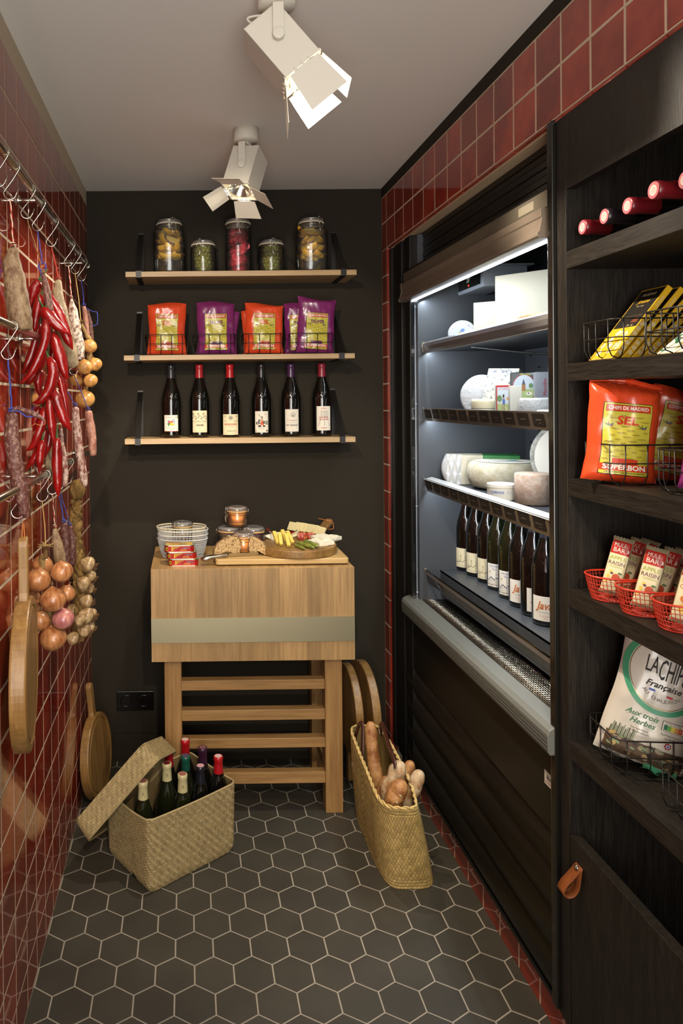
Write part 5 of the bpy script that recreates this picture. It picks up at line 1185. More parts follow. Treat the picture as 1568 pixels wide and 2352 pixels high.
def crate(u, v, inset=0., z0=0.):
    r = .022; per = 2*(CW_+CD_); s_ = (u % 1)*per; pts = ((0, 0), (CW_, 0), (CW_, CD_), (0, CD_)); L_ = (CW_, CD_, CW_, CD_); k = 0
    while s_ > L_[k]: s_ -= L_[k]; k = (k+1) % 4
    a, b = pts[k], pts[(k+1) % 4]; f = s_/L_[k]; x = a[0]+(b[0]-a[0])*f; y = a[1]+(b[1]-a[1])*f
    bul = math.sin(PI*f)*math.sin(PI*min(1, v*.9+.1))*.006; nx, ny = ((0, -1), (1, 0), (0, 1), (-1, 0))[k]; x += nx*bul; y += ny*bul
    # rounded corners and slight taper to the floor
    cx, cy = CW_/2, CD_/2; dx, dy = x-cx, y-cy
    ex, ey = max(0, abs(dx)-(CW_/2-r)), max(0, abs(dy)-(CD_/2-r)); q = math.hypot(ex, ey)
    if q > r: dx -= math.copysign(ex*(1-r/q), dx); dy -= math.copysign(ey*(1-r/q), dy)
    tp = 1-.02*(1-v)-(.05*(max(0, .12-v)/.12)**2 if v < .12 else 0); kx = tp*(1-2*inset/CW_); ky = tp*(1-2*inset/CD_)
    dip = -.016*math.sin(PI*f) if k == 3 else -.004*math.sin(PI*f)
    return Vector((cx+dx*kx, cy+dy*ky, z0+v*(CH_+dip*v)))
g = G(); twill(g, crate, 200, 36, .0014, SEAG, SEAG2)
g.mat(SEAG2).grid(lambda u, v: crate(u, v, .0012), 108, 12, wrap=True)
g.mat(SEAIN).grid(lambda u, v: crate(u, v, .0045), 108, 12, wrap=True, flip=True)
g.mat(SEAG).tube([crate(i/120, .995, .002) for i in range(120)], .0032, 6, closed=True); g.obj('woven_sides', t)
g = G(); g.mat(SEAG2).add([crate(i/60, 0, .002, .004) for i in range(60)], [tuple(range(60))]); g.obj('woven_bottom', t)
# lid leaning over the left end
g = G(); la = Vector((.67, .09, .72)).normalized(); nb = Vector((.05, -.80, .60)); nb = (nb-la*nb.dot(la)).normalized(); lw = -nb; ln_ = la.cross(nb).normalized()
if ln_.x > 0: ln_ = -ln_
LL, LW, LD = .338, .262, .070
lo = Vector((-.383, 2.205, .168))
t = thing('basket_cover', 'seagrass lid leaning over the left corner of the woven basket by the tiled wall', 'basket lid', lo); inv = lo
def lid(u, v, inset=0.):
    per = 2*(LL+LW); s_ = (u % 1)*per; L_ = (LL, LW, LL, LW); pts = ((0, 0), (LL, 0), (LL, LW), (0, LW)); k = 0
    while s_ > L_[k]: s_ -= L_[k]; k = (k+1) % 4
    a, b = pts[k], pts[(k+1) % 4]; f = s_/L_[k]; x = a[0]+(b[0]-a[0])*f; y = a[1]+(b[1]-a[1])*f; r = .035
    dx, dy = x-LL/2, y-LW/2; ex, ey = max(0, abs(dx)-(LL/2-r)), max(0, abs(dy)-(LW/2-r)); q = math.hypot(ex, ey)
    if q > r: dx -= math.copysign(ex*(1-r/q), dx); dy -= math.copysign(ey*(1-r/q), dy)
    kx = (1-2*inset/LL)*(.975+.025*v); ky = (1-2*inset/LW)*(.975+.025*v)
    return la*(LL/2+dx*kx)+lw*(LW/2+dy*ky)-ln_*(v*LD)
g = G()
twill(g, lid, 200, 11, .0014, SEAG, SEAG2)
def lidtop(u, v): 
    return la*(LL*(.02+.96*u))+lw*(LW*(.02+.96*v))+ln_*(.004*math.sin(PI*u)*math.sin(PI*v))
twill(g, lidtop, 60, 42, .0014, SEAG, SEAG2, False)
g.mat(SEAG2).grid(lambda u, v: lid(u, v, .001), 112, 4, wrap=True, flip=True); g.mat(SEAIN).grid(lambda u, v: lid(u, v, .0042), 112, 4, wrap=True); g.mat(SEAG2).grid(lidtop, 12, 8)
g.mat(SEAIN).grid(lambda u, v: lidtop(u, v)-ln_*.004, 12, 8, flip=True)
g.mat(SEAG).tube([lid(i/120, 1., .002) for i in range(120)], .0030, 6, closed=True); g.obj('woven_shell', t)
def topz(px, py, z):
    d = at(px, py, 1.)-Vector((0, 0, CAMZ)); k = (z-CAMZ)/d.z; return Vector((0, 0, CAMZ))+d*k
CPC = P('cream_capsule', '#b3a77a', .35); CPG = P('green_capsule', '#1d4a38', .3, coat=.2)
for px, py, capc, gl, lb, dz, top_ in ((425, 1698, '#a01319', GB, 'wine bottle with a tall red capsule at the back centre of the seagrass basket', .0, '#c9b5a5'), (465, 1716, '#34182c', GB, 'wine bottle with a dark purple capsule at the back right of the seagrass basket', 0, '#6a4a50'),
                             (501, 1736, '#a3151c', GB, 'wine bottle with a red capsule at the right end of the seagrass basket', 0, '#c9b5b0'), (426, 1735, '#17493a', GBG, 'wine bottle with a green and violet capsule in the middle of the seagrass basket', 0, '#3c3a55'),
                             (460, 1758, '#191820', GB, 'wine bottle with a black capsule and pinkish top, right of centre in the seagrass basket', 0, '#c49aa0'), (383, 1752, '#b3a77a', GBG, 'wine bottle with a cream capsule and dark red top in the seagrass basket', 0, '#5d2026'),
                             (419, 1777, '#b3a77a', GBG, 'wine bottle with a cream capsule nearest the front rim of the seagrass basket', 0, '#8d5a50'), (328, 1793, '#b3a77a', GBG, 'wine bottle with a cream capsule beside the lid, leftmost in the seagrass basket', 0, '#8d5a50'),
                             (387, 1722, '#971820', GB, 'wine bottle with a red capsule just showing beneath the raised end of the lid', 0, '#8d3a40')):
    p = topz(px, py, .302)
    def lb2(g, f, capc=capc):
        if capc == '#b3a77a':
            for k in range(4): stroke(g, INK, [(-.005+.003*k, .262+.004*math.sin(k*2)), (-.002+.003*k, .272-.003*k)], .0006, lambda x, y, l: f(x, y, l), 1)
    tb_ = bottle(lb, (p.x, p.y, .005), 0, capc, None, gl, .238 if capc != '#17493a' else .205, 'wine bottles in the seagrass basket', h=.296, cap_top=top_)
    if capc == '#b3a77a':
        g = G(); f = cylfn(.0158, .0002)
        for k in range(6): stroke(g, INK, [(-.004+.0018*k, .256+.004*math.sin(k*2.1)), (-.003+.0016*k, .264+.005*math.cos(k*1.7)), (-.001+.0012*k, .268-.0015*k)], .0005, f, 1)
        g.obj('capsule_print', tb_)
    if lb.startswith('wine bottle with a cream capsule and'):
        g = G(); patch(g, P('golden_label', '#7d5a1c', .5), -.034, .034, .03, .12, cylfn(.0398), 1, 12, 1); g.obj('paper_label', tb_)
# ============================================================ straw shopping basket with baguettes
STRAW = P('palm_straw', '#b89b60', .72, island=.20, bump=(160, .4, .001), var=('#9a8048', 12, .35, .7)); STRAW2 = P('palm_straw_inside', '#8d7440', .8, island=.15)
tc = Vector((.664, 2.345, 0)); t = thing('straw_shopping_basket', 'tall narrow straw market basket with brown leather handles holding baguettes', 'basket', tc)
def _arc():
    n = 720; A_ = []; L_ = [0.]
    for i in range(n+1):
        a = 2*PI*i/n-PI/2; c, q = math.cos(a), math.sin(a); A_.append((.072*math.copysign(abs(c)**.5, c), .225*math.copysign(abs(q)**.5, q)))
        if i: L_.append(L_[-1]+math.hypot(A_[-1][0]-A_[-2][0], A_[-1][1]-A_[-2][1]))
    return L_
ARC = _arc()
def arc_angle(u):
    import bisect
    t_ = (u % 1)*ARC[-1]; i = min(max(bisect.bisect_left(ARC, t_), 1), len(ARC)-1); f = (t_-ARC[i-1])/(ARC[i]-ARC[i-1] or 1); return 2*PI*(i-1+f)/720-PI/2
def tote(u, v, inset=0., vmax=1.):
    a = arc_angle(u); c, s_ = math.cos(a), math.sin(a); n_ = .50 if v > .5 else .50-.06*(1-v*2)
    X = math.copysign(abs(c)**n_, c); Y = math.copysign(abs(s_)**n_, s_)
    hw = (.084+(.064-.084)*v)-inset; hl = (.218+(.232-.218)*v)-inset; q = v
    cx = .684-tc.x+(.636-.684)*q; cy = (2.347-tc.y)+(2.292-2.347)*q
    top = .287+.040*(Y*.5+.5)
    rip = .0025*math.sin(a*5+2)*(v-.3); z = q*top+.004*math.sin(a*3)*q
    return Vector((cx+X*(hw+rip+.005*math.sin(PI*v)), cy+Y*(hl+rip), z))
g = G(); g.mat(STRAW); NR, NC = 27, 112
for j in range(NR):
    for i in range(NC):
        o5 = .5*(j % 2); u0, u1 = (i+o5+.05)/NC, (i+o5+.95)/NC; v0, v1 = max(0, (j-.32)/NR), min(1, (j+1.32)/NR)
        if j in (0, 1, 2, NR-1, NR-2, NR-3): v0, v1 = j/NR, (j+1)/NR; u0 -= .25/NC; u1 += .25/NC
        um = (u0+u1)/2; p0, p1, p2 = tote(um, v0), tote(um, v1), tote(um+.004, (v0+v1)/2); n_ = (p2-tote(um-.004, (v0+v1)/2)).cross(p1-p0).normalized()
        A_, B_, C_, D_ = tote(um-.1/NC, v0), tote(um-.1/NC, v1), tote(um+.1/NC, v1), tote(um+.1/NC, v0)
        mL, mR = tote(u0, (v0+v1)/2), tote(u1, (v0+v1)/2); c_ = tote(um, (v0+v1)/2)+n_*.0028
        qa, qb = tote(um, v0*.72+v1*.28)+n_*.0022, tote(um, v0*.28+v1*.72)+n_*.0022
        la1, la2 = tote(u0, v0*.72+v1*.28), tote(u0, v0*.28+v1*.72); ra1, ra2 = tote(u1, v0*.72+v1*.28), tote(u1, v0*.28+v1*.72)
        g.add([A_, D_, la1, qa, ra1, la2, qb, ra2, B_, C_], [(0, 1, 3), (0, 3, 2), (1, 4, 3), (2, 3, 6, 5), (3, 4, 7, 6), (5, 6, 8), (6, 9, 8), (6, 7, 9)], True)
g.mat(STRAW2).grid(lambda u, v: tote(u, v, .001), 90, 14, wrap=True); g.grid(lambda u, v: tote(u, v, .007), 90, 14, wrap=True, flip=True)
rim = [tote(i/140, 1, .003) for i in range(140)]
for ph in (0, PI):
    g.mat(STRAW).tube([p+Vector((0, 0, .002))+Vector((.003*math.cos(i*.9+ph), .003*math.cos(i*.9+ph), .003*math.sin(i*.9+ph))) for i, p in enumerate(rim)], .0035, 6, closed=True)
g.add([tote(i/60, .012, .004) for i in range(60)], [tuple(range(60))]); g.obj('woven_body', t)
LEA = P('dark_brown_leather', '#3a1a12', .35, coat=.3)
def strap(pts, nm='leather_handle'):
    g = G(); g.M = Matrix.Translation(-tc); g.mat(LEA); c = spline(pts, 8); n = len(c)
    g.tube(c, 0, 10, radii=[.0045+.004*(min(1, min(i, n-1-i)/5)) for i in range(n)], flat=.62)
    g.mat(WHT)
    for e, s_ in ((0, 1), (n-1, -1)):
        for k in (3, 4): g.tube([c[e+s_*k]+Vector((-.007, -.002, .004)), c[e+s_*k]+Vector((-.007, -.008, -.004))], .0006, 4)
    g.obj(nm, t)
strap([at(814, 1766, 2.475)+Vector((-.002, 0, 0)), at(812, 1738, 2.475), at(815, 1700, 2.468), at(823, 1668, 2.45), at(832, 1664, 2.42), at(833, 1700, 2.40), at(832, 1750, 2.38), at(836, 1795, 2.37), at(840, 1823, 2.36)])
strap([at(876, 1690, 2.42), at(874, 1668, 2.42), at(878, 1664, 2.41), at(886, 1690, 2.33), at(897, 1725, 2.22), at(905, 1748, 2.17), at(907, 1765, 2.15)])
BAG = P('baguette_crust', '#7a4821', .6, var=('#a87a48', 26, .38, .64), bump=(50, .5, .004)); FLO = P('floured_crust', '#8c6238', .8, var=('#b8a280', 30, .35, .6), bump=(60, .5, .003))
def baguette(label, pts, rpx, m=BAG, Yr=2.2, seed=0):
    c = [Vector(p) for p in pts]; d = (c[-1]-c[-2]).normalized(); low = c[-1].copy()
    tgt = Vector((min(max(low.x, .655), .705), min(max(low.y, 2.20), 2.48), .04)); low = low.lerp(tgt, .85)
    t = thing('baguette', label, 'baguette', c[0], group='baguettes in the straw basket'); g = G(); g.M = Matrix.Translation(-Vector(c[0])); R = rpx*Yr/F_PX
    pp = spline(c+[low], 10); n = len(pp); g.mat(m).tube(pp, 0, 22, radii=[R*min(1, .30+.72*math.sqrt(min(1, i/6))) for i in range(n)], nz=.13, seed=seed); g.obj('crust', t)
    g = G(); g.M = Matrix.Translation(-Vector(c[0])); g.mat(FLO if m is BAG else BAG)
    for k in range(2):
        i0 = 6+k*7
        if i0+5 < n: g.tube([pp[i0]+Vector((-R*.35, -R*.80, 0)), pp[i0+2]+Vector((-R*.05, -R*.93, 0)), pp[i0+5]+Vector((R*.4, -R*.80, 0))], 0, 8, radii=[R*.08, R*.22, R*.08], flat=.6)
    g.obj('scored_cut', t)
baguette('longest floury baguette standing upright at the back of the straw basket', [at(851, 1657, 2.44), at(852, 1700, 2.42), at(858, 1750, 2.39), at(868, 1800, 2.36)], 15, BAG, 2.4, 1)
baguette('thick baguette in the middle of the straw basket', [at(921, 1748, 2.20), at(908, 1785, 2.19), at(893, 1830, 2.19)], 19, FLO, 2.2, 2)
baguette('baguette behind the middle one, rounded brown end just showing', [at(944, 1748, 2.26), at(935, 1785, 2.26), at(925, 1830, 2.26)], 15, BAG, 2.2, 3)
baguette('scored baguette nearest the front rim of the straw basket', [at(926, 1792, 2.135), at(912, 1822, 2.13), at(902, 1850, 2.135)], 20, BAG, 2.15, 4)
baguette('floury baguette leaning right at the right side of the straw basket', [at(966, 1770, 2.19), at(953, 1805, 2.19), at(938, 1850, 2.20)], 16, FLO, 2.15, 5)
baguette('baguette low on the left side of the straw basket', [at(889, 1784, 2.26), at(880, 1815, 2.26), at(872, 1845, 2.265)], 14, BAG, 2.2, 6)
# ============================================================ refrigerated display cabinet
FB = P('fridge_black_steel', '#11100d', .40, spec=.4); FBI = P('fridge_inside_black', '#414448', .38, spec=.5); FBP = P('fridge_black_plastic', '#0e0c0a', .38)
GREYP = P('grey_bumper', '#62635c', .45); RAILG = P('grey_blind_rail', '#6c6557', .35, metal=.4); RAILT = P('taupe_handle_rail', '#73675a', .36, metal=.2)
PLX = thin_glass('clear_plexi', (.92, .94, .95, 1), .03, 1.45, 1.2); CARD = P('black_price_card', '#1b1712', .6); CHALK = P('chalk_writing', '#8f826c', .8); LEDE = P('led_strip', '#eef3ff', .4, emis=('#e6efff', 9.0))
COOL = (.80, .90, 1.0)
FX, FYF, FYN, FBX = .835, 2.550, 1.600, 1.250
t = thing('display_fridge', 'open-fronted black display refrigerator in the tiled right wall, lit and full of cheese', 'fridge', (FX, 2.10, .105)); fo = Vector(t.location)
def G2(m): g = G(); g.M = Matrix.Translation(-fo); g.mat(m); return g
g = G2(FBI); g.box(FX+.02, FBX+.02, FYF, FYF+.045, .70, 2.125); g.box(FX+.02, FBX+.02, FYN-.035, FYN, .70, 2.125); g.box(FBX, FBX+.02, FYN, FYF, .70, 2.125); g.box(FX+.045, FBX, FYN, FYF, 2.085, 2.125); g.box(.95, FBX, FYN, FYF, .74, .76)
g.obj('cabinet', t)
g = G2(P('back_slot_dark', '#050506', .8))
for z in [.95+.045*i for i in range(25)]:
    for k, y in enumerate([1.66+.06*i for i in range(15)]):
        if (k+int(z*100)) % 2: g.box(FBX-.0012, FBX-.0003, y, y+.016, z, z+.005)
g.obj('perforated_back', t)
g = G2(FB)   # far frame with vertical grooves
for y0, y1, dx in ((2.812, 2.848, .002), (2.775, 2.808, .010), (2.690, 2.771, .004), (2.655, 2.686, .012), (2.598, 2.651, .006)): g.box(FX+dx, FX+.05, y0, y1, .105, 2.133)
g.obj('far_frame', t, bevel=.0015)
g = G2(FB); g.box(FX+.004, FX+.05, 1.555, 1.598, .69, 2.133); g.obj('near_frame', t, bevel=.0015)
# roller blind box, fluted
g = G2(FBP)
for k in range(7): z1 = 2.132-.0185*k; g.box(FX+.040+.0016*(k % 2), FX+.075, 1.595, 2.685, z1-.0172, z1)
g.obj('roller_blind_box', t, bevel=.002)
g = G2(RAILG); g.box(FX+.002, FX+.05, 1.595, 2.660, 1.962, 2.001); g.mat(FBP).box(FX+.001, FX+.05, 1.595, 2.66, 2.001, 2.006); g.mat(P('rail_sticker', '#7d7666', .5)).box(FX+.0008, FX+.002, 1.66, 1.735, 1.970, 1.992); g.obj('blind_rail', t, bevel=.001)
g = G2(RAILT)
pf = [(FX+.01, 1.958), (FX-.012, 1.958), (FX-.015, 1.953), (FX-.015, 1.938), (FX-.012, 1.935), (FX-.018, 1.905), (FX-.023, 1.900), (FX-.023, 1.893), (FX-.018, 1.889), (FX+.01, 1.888)]
g.prism(pf, 1.595, 2.632, fn=lambda x, y, z: (x, z, y)); g.obj('handle_rail', t, bevel=.0008)
g = G2(P('rail_end_cap', '#57503f', .4)); g.prism([(x-.002, z+.001*(1 if z > 1.92 else -1)) for x, z in pf], 2.632, 2.642, fn=lambda x, y, z: (x, z, y)); g.obj('rail_end_cap', t)
g = G2(LEDE); g.box(FX+.012, FX+.020, 1.61, 2.60, 1.8845, 1.8885); g.obj('led_strip', t)
g = G2(FB); g.box(FX+.014, FX+.028, 1.60, 2.60, 1.8895, 1.96); g.box(FX+.014, FX+.08, 1.60, 2.60, 1.99, 2.01); g.obj('inner_header', t)
# plexi side screen at the far end
g = G2(PLX); g.box(FX+.002, FX+.040, 2.570, 2.573, .775, 1.875); g.obj('side_screen', t)
g = G2(P('plexi_edge', '#8f98a2', .2, coat=.5)); g.box(FX+.014, FX+.0165, 2.566, 2.5695, .775, 1.87)
for z in (.80, 1.12, 1.5, 1.86): g.cyl((FX+.015, 2.566, z), (FX+.015, 2.563, z), .004, 12)
g.obj('screen_edge', t)
# shelves
def fshelf(zt, kind, cards=0):
    g = G2(FBI); g.box(.885, 1.235, FYN+.005, FYF-.003, zt-.034, zt-.030)
    sh_ = g.obj('shelf', t)
    if kind == 'lit':
        g = G2(P('led_lit_lip_white', '#b4b4b0', .35)); g.prism([(.867, zt-.0155), (.898, zt-.008), (.898, zt-.010), (.869, zt-.0175)], FYN+.005, FYF-.012, fn=lambda x, y, z: (x, z, y)); g.obj('led_lit_lip', t); zt -= .014  # white plate paints in the LED light caught by the shelf's front edge
    prof = {'round': [(.876, zt-.040), (.869, zt-.032), (.866, zt-.018), (.868, zt-.006), (.874, zt), (.8765, zt-.002), (.872, zt-.008), (.870, zt-.018), (.873, zt-.030), (.879, zt-.038)],
            'card': [(.880, zt-.046), (.870, zt), (.8725, zt+.001), (.8825, zt-.045)], 'lit': [(.880, zt-.046), (.870, zt), (.8725, zt+.001), (.8825, zt-.045)]}[kind]
    pm = {'round': P('grey_curved_rail', '#6e6b6a', .24, coat=.6), 'card': P('smoked_price_rail', '#554d44', .25, coat=.6), 'lit': P('smoked_price_rail', '#37312a', .25, coat=.6)}[kind]
    g = G2(pm); g.prism(prof, FYN+.004, FYF-.012, fn=lambda x, y, z: (x, z, y)); g.obj('price_rail', t)
    if kind == 'round':
        g = G2(P('rail_lower_edge', '#c8c4bc', .3)); g.box(.8765, .8790, FYN+.004, FYF-.012, zt-.0412, zt-.0395); g.obj('rail_edge', t)
    g = G2(P('rail_end_clip', '#8e8978', .35)); g.prism([(x+(-.002 if x < .875 else .004), z+(.002 if z > zt-.02 else -.002)) for x, z in prof], FYF-.012, FYF-.006, fn=lambda x, y, z: (x, z, y)); g.obj('end_clip', t)
    if cards:
        rc = random.Random(int(zt*1000)); g = G2(CARD); o = Vector((.8695, 0, zt-.001)); dn = Vector((.010, 0, -.046)).normalized(); nr_ = Vector((-.977, 0, -.212))
        n = 12
        for i in range(n):
            yc = FYF-.045-i*.079; f = lambda x, y, l: o+Vector((0, yc-x, 0))-dn*(y-.0395)+nr_*(l*.0003+.0004)
            patch(g, CARD, -.029, .029, .004, .036, f, 1)
            for q in range(1): 
                w_ = rc.uniform(.022, .034); sq(g, CHALK, 0, .020, w_, f, 3, .0016, 22, .0007, rc.uniform(0, 6))
            if i % 3 == 1: sq(g, CHALK, .006, .012, .014, f, 3, .001, 10, .0006, 2)
        g.obj('price_cards', t)
fshelf(1.7270, 'round'); fshelf(1.4845, 'card', 1); fshelf(1.2400, 'lit', 1)
g = G2(FBI); g.box(.930, 1.235, FYN+.004, FYF-.003, .880, .886); g.box(.930, .934, FYN+.004, FYF-.003, .80, .888); g.obj('bottom_tray', t)
g = G2(PLX); g.prism([(.8825, .842), (.8700, .894), (.8712, .894), (.8832, .842)], FYN+.004, FYF-.012, fn=lambda x, y, z: (x, z, y)); g.mat(P('bottom_rail_grey', '#7a7167', .32, coat=.4)); g.prism([(.8835, .842), (.8715, .886), (.8730, .886), (.8850, .842)], FYN+.004, FYF-.012, fn=lambda x, y, z: (x, z, y)); g.obj('price_rail', t)
g = G2(P('rail_end_clip', '#8e8978')); g.prism([(.888, .838), (.868, .895), (.876, .895), (.892, .838)], FYF-.012, FYF-.006, fn=lambda x, y, z: (x, z, y)); g.obj('end_clip', t)
g = G2(P('bumper_dark', '#24221e', .5)); g.box(.862, .955, FYN, 2.60, .735, .752); g.obj('air_return_tray', t)
g = G2(STEEL)
for i in range(13): x = .866+i*.0065; g.tube([(x, FYN, .776), (x, 2.60, .776)], .0008, 4)
for i in range(84): y = FYN+.006+i*.0119; g.tube([(.864, y, .7772), (.950, y, .7772)], .0008, 4)
g.obj('air_return_grille', t)
g = G2(GREYP); bp = [(.812, .712), (.810, .752), (.814, .762), (.826, .770), (.860, .778), (.863, .776), (.863, .708), (.816, .706)]
g.prism(bp, 1.560, 2.628, fn=lambda x, y, z: (x, z, y))
g.obj('bumper', t, bevel=.002)
g = G2(P('bumper_groove', '#3f3e38', .6))
for z in (.718, .7265, .735, .7435): g.box(.8095, .8120, 1.562, 2.626, z, z+.0014)
g.obj('bumper_grooves', t)
# lower front: flat panel and rounded ribs
g = G2(FB); g.box(.846, .90, 1.56, 2.69, .50, .706); g.box(.8455, .862, 1.56, 2.60, .106, .112); g.obj('front_panel', t, bevel=.001)
rib = [(.90, .108), (.858, .112)]
for k in range(4):
    z0 = .112+k*.096
    rib += [(.856-.016*math.sin(PI*j/10)**.7, z0+.004+.088*j/10) for j in range(11)]+[(.858, z0+.0955)]
rib += [(.846, .500), (.90, .502)]
g = G2(FBP); nb = len(rib)
g.add([(x, 1.56, z) for x, z in rib]+[(x, 2.665, z) for x, z in rib], [(i, i+1, nb+i+1, nb+i) for i in range(nb-1)]+[tuple(range(nb)), tuple(reversed(range(nb, 2*nb)))], True); g.obj('ribbed_kick_panel', t)
g = G2(P('sticker_white', '#b9b3a4', .5)); g.box(.8448, .8462, 1.600, 1.642, .600, .632)
f = flatfn((.8447, 1.621, .616), (0, -1, 0), (0, 0, 1), (-1, 0, 0)); write(g, INK, 'SELF', 0, .004, .008, f, bold=.02); sq(g, REDI, 0, -.007, .03, f, wd=.0009); g.obj('maker_sticker', t)
# thermostat
g = G2(P('grey_thermostat_box', '#7e848c', .4)); g.prism([(1.005, 1.897), (1.0, 1.904), (1.0, 1.958), (1.006, 1.966), (1.15, 1.966), (1.15, 1.917), (1.10, 1.899)], 2.325, 2.545, fn=lambda x, y, z: (x, z, y)); g.box(.995, 1.17, 2.315, 2.549, 1.966, 1.971)
th_ = g.obj('thermostat_box', t, bevel=.002)
g = G2(P('display_glass', '#101311', .1, coat=.6)); g.box(.9985, 1.0, 2.345, 2.535, 1.908, 1.954)
f = flatfn((.998, 2.44, 1.932), (0, -1, 0), (0, 0, 1), (-1, 0, 0)); write(g, P('lcd_digits', '#9fa79a', .5, emis=('#b8c8b0', .5)), '20°', 0, .004, .017, f); poly(g, P('red_led', '#c0281c', .4, emis=('#ff3a22', 2.5)), ell(0, -.015, .004, .004), f); g.obj('display', th_)
# cable under the top shelf
g = G2(FBP); g.tube(spline([(.95, 2.30, 1.690), (1.0, 2.2, 1.672), (1.08, 2.12, 1.655), (1.14, 2.05, 1.652)], 6), .003, 6); g.cyl((1.14, 2.05, 1.652), (1.17, 1.98, 1.654), .008, 10); g.obj('cable', t)
for nm_, x_, z_, p_ in (('led_top', .872, 1.880, 3.6), ('led_shelf', .892, 1.690, 3.1), ('led_shelf_2', .892, 1.448, 3.5), ('led_shelf_3', .892, 1.203, 2.6)):
    l = area(nm_, (x_, 2.08, z_), (x_+.10, 2.08, z_-.20), p_, .012, .93, COOL)
    l.rotation_euler = Vector((.42, 0, -.9)).to_track_quat('-Z', 'Y').to_euler()
    l.data.size, l.data.size_y = .012, .93
    # long side must run along the cabinet
    m = Matrix.Rotation(0, 3, 'Z'); dz = Vector((-.42, 0, .9)).normalized(); dy = Vector((0, 1, 0)); dx = dy.cross(dz); l.matrix_world = frame((x_, 2.08, z_), dx, dy, dz)
# ---- cheeses
WRAP = P('clear_wrinkled_wrap', '#b9b9b6', .18, coat=.8, bump=(70, .9, .004)); CWH = P('ivory_cheese', '#cfc8a8', .5, subs=.1); CWH2 = P('chalky_rind', '#b9b09a', .8, var=('#a5997a', 40, .4, .7), bump=(90, .7, .003)); CPK = P('pinkish_rind', '#a98d76', .8, var=('#bfa997', 60, .4, .65), bump=(120, .6, .002)); GREENF = P('green_foil', '#1f6a2a', .3, coat=.3, bump=(40, .4, .004))
BLUEC = NT('blue_veined_cheese'); BLUEC.l(BLUEC.ramp(BLUEC.noise(BLUEC.coord(), 95, 4, .6), [(.36, hexc('#6b7684')), (.47, hexc('#cdc9b8'))]), BLUEC.b.inputs['Base Color']); BLUEC.b.inputs['Roughness'].default_value = .5
LBL = P('pale_blue_label', '#9fb2cc', .5); LBB = P('blue_print', '#4e66a0', .5)
def facing(p): d = Vector((-p[0], -p[1], 0)).normalized(); return math.atan2(d.y, d.x)+PI/2   # local -y looks at the aisle
def wheel(name, label, c, r, th_k, m, m_edge=None, rot=(PI/2, 0, 0), art=None, group=None):
    t_ = thing(name, label, 'cheese', c, group=group, rot=rot); g = G(); g.mat(m)
    e = min(.012, th_k*.3)
    g.lathe([(0, -th_k/2), (r-e, -th_k/2), (r-e*.3, -th_k/2+e*.3), (r, -th_k/2+e), (r, th_k/2-e), (r-e*.3, th_k/2-e*.3), (r-e, th_k/2), (0, th_k/2)], 44, warp=lambda p, a: (p[0]*(1+.012*math.sin(a*5)), p[1]*(1+.012*math.cos(a*3)), p[2]))
    g.obj('rind', t_)
    if art: g = G(); art(g, lambda x, y, l: (x, y, th_k/2+.0002+l*.0003)); g.obj('paper_label', t_)
    return t_
Z1, Z2, Z3 = 1.6975, 1.4550, 1.2112
def a_blue(g, f):
    poly(g, LBL, ell(0, 0, .041, .041, 36), f, 1); ringp(g, PWHT, 0, 0, .0335, .0335, .0105, f, 40); ringp(g, LBB, 0, 0, .040, .040, .0008, f, 40)
    tx = 'BRIE AU LAIT DE MONTAGNE'
    for i, ch in enumerate(tx):
        a = PI*1.12-i*PI*1.24/(len(tx)-1)
        if ch != ' ': write(g, LBB, ch, .0335*math.cos(a), .0335*math.sin(a), .0062, f, bold=.02, ang=a-PI/2)
    poly(g, LBB, [(-.006, .004), (.002, .016), (.012, .012), (.008, .002)], f, 2); poly(g, P('khaki_print', '#8d865c', .6), [(-.012, -.004), (-.004, .008), (.004, -.004)], f, 3); poly(g, P('khaki_print', '#8d865c', .6), [(.0, -.006), (.007, .006), (.014, -.004)], f, 3); poly(g, LBB, [(-.004, -.016), (.002, -.008), (.008, -.014)], f, 2)
    for k in range(4): stroke(g, LBB, [(-.024+.004*k, -.012-.004*k), (.022-.004*k, -.014-.003*k)], .0006, f)
p = at(1061, 740, 2.42); wheel('wrapped_cheese', 'round white cheese with a pale blue label at the far end of the top shelf', (p.x, p.y, Z1+.048), .047, .034, WRAP, rot=(PI/2-.12, 0, -.55), art=a_blue)
def cbox(name, label, c, sx, sy, sz, rz, m, tilt=(0, 0), bev=.002, art=None, cat='cheese', group=None, rough=0):
    t_ = thing(name, label, cat, c, group=group, rot=(tilt[0], tilt[1], rz)); g = G(); g.mat(m).box(-sx/2, sx/2, -sy/2, sy/2, 0, sz); g.obj('body', t_, bevel=bev)
    if art: g = G(); art(g, sx, sy, sz); g.obj('paper_label', t_)
    return t_
p = at(1118, 760, 2.28); cbox('cheese_block', 'pale yellow block of cheese left of the tall one on the top fridge shelf', (p.x+.062, p.y+.03, Z1), .15, .12, .140, -.62, CWH)
p = at(1205, 760, 2.10); cbox('cheese_block', 'tall ivory block of cheese, the biggest on the top fridge shelf', (p.x+.078, p.y+.05, Z1), .235, .13, .208, -.80, P('ivory_cheese_rough', '#d2ccb4', .55, bump=(60, .3, .002)))
p = at(1218, 728, 1.78); g = G(); g.mat(P('orange_rind_cheese', '#b98e50', .6, var=('#cdb07a', 30, .4, .6))); g.lathe([(0, -.02), (.055, -.02), (.06, -.012), (.06, .012), (.055, .02), (0, .02)], 36); o = tag(g.obj('orange_rind_cheese'), 'flat orange-rinded cheese in front of the tall ivory block', 'cheese'); o.location = (p.x+.055, p.y+.05, Z1+.022)
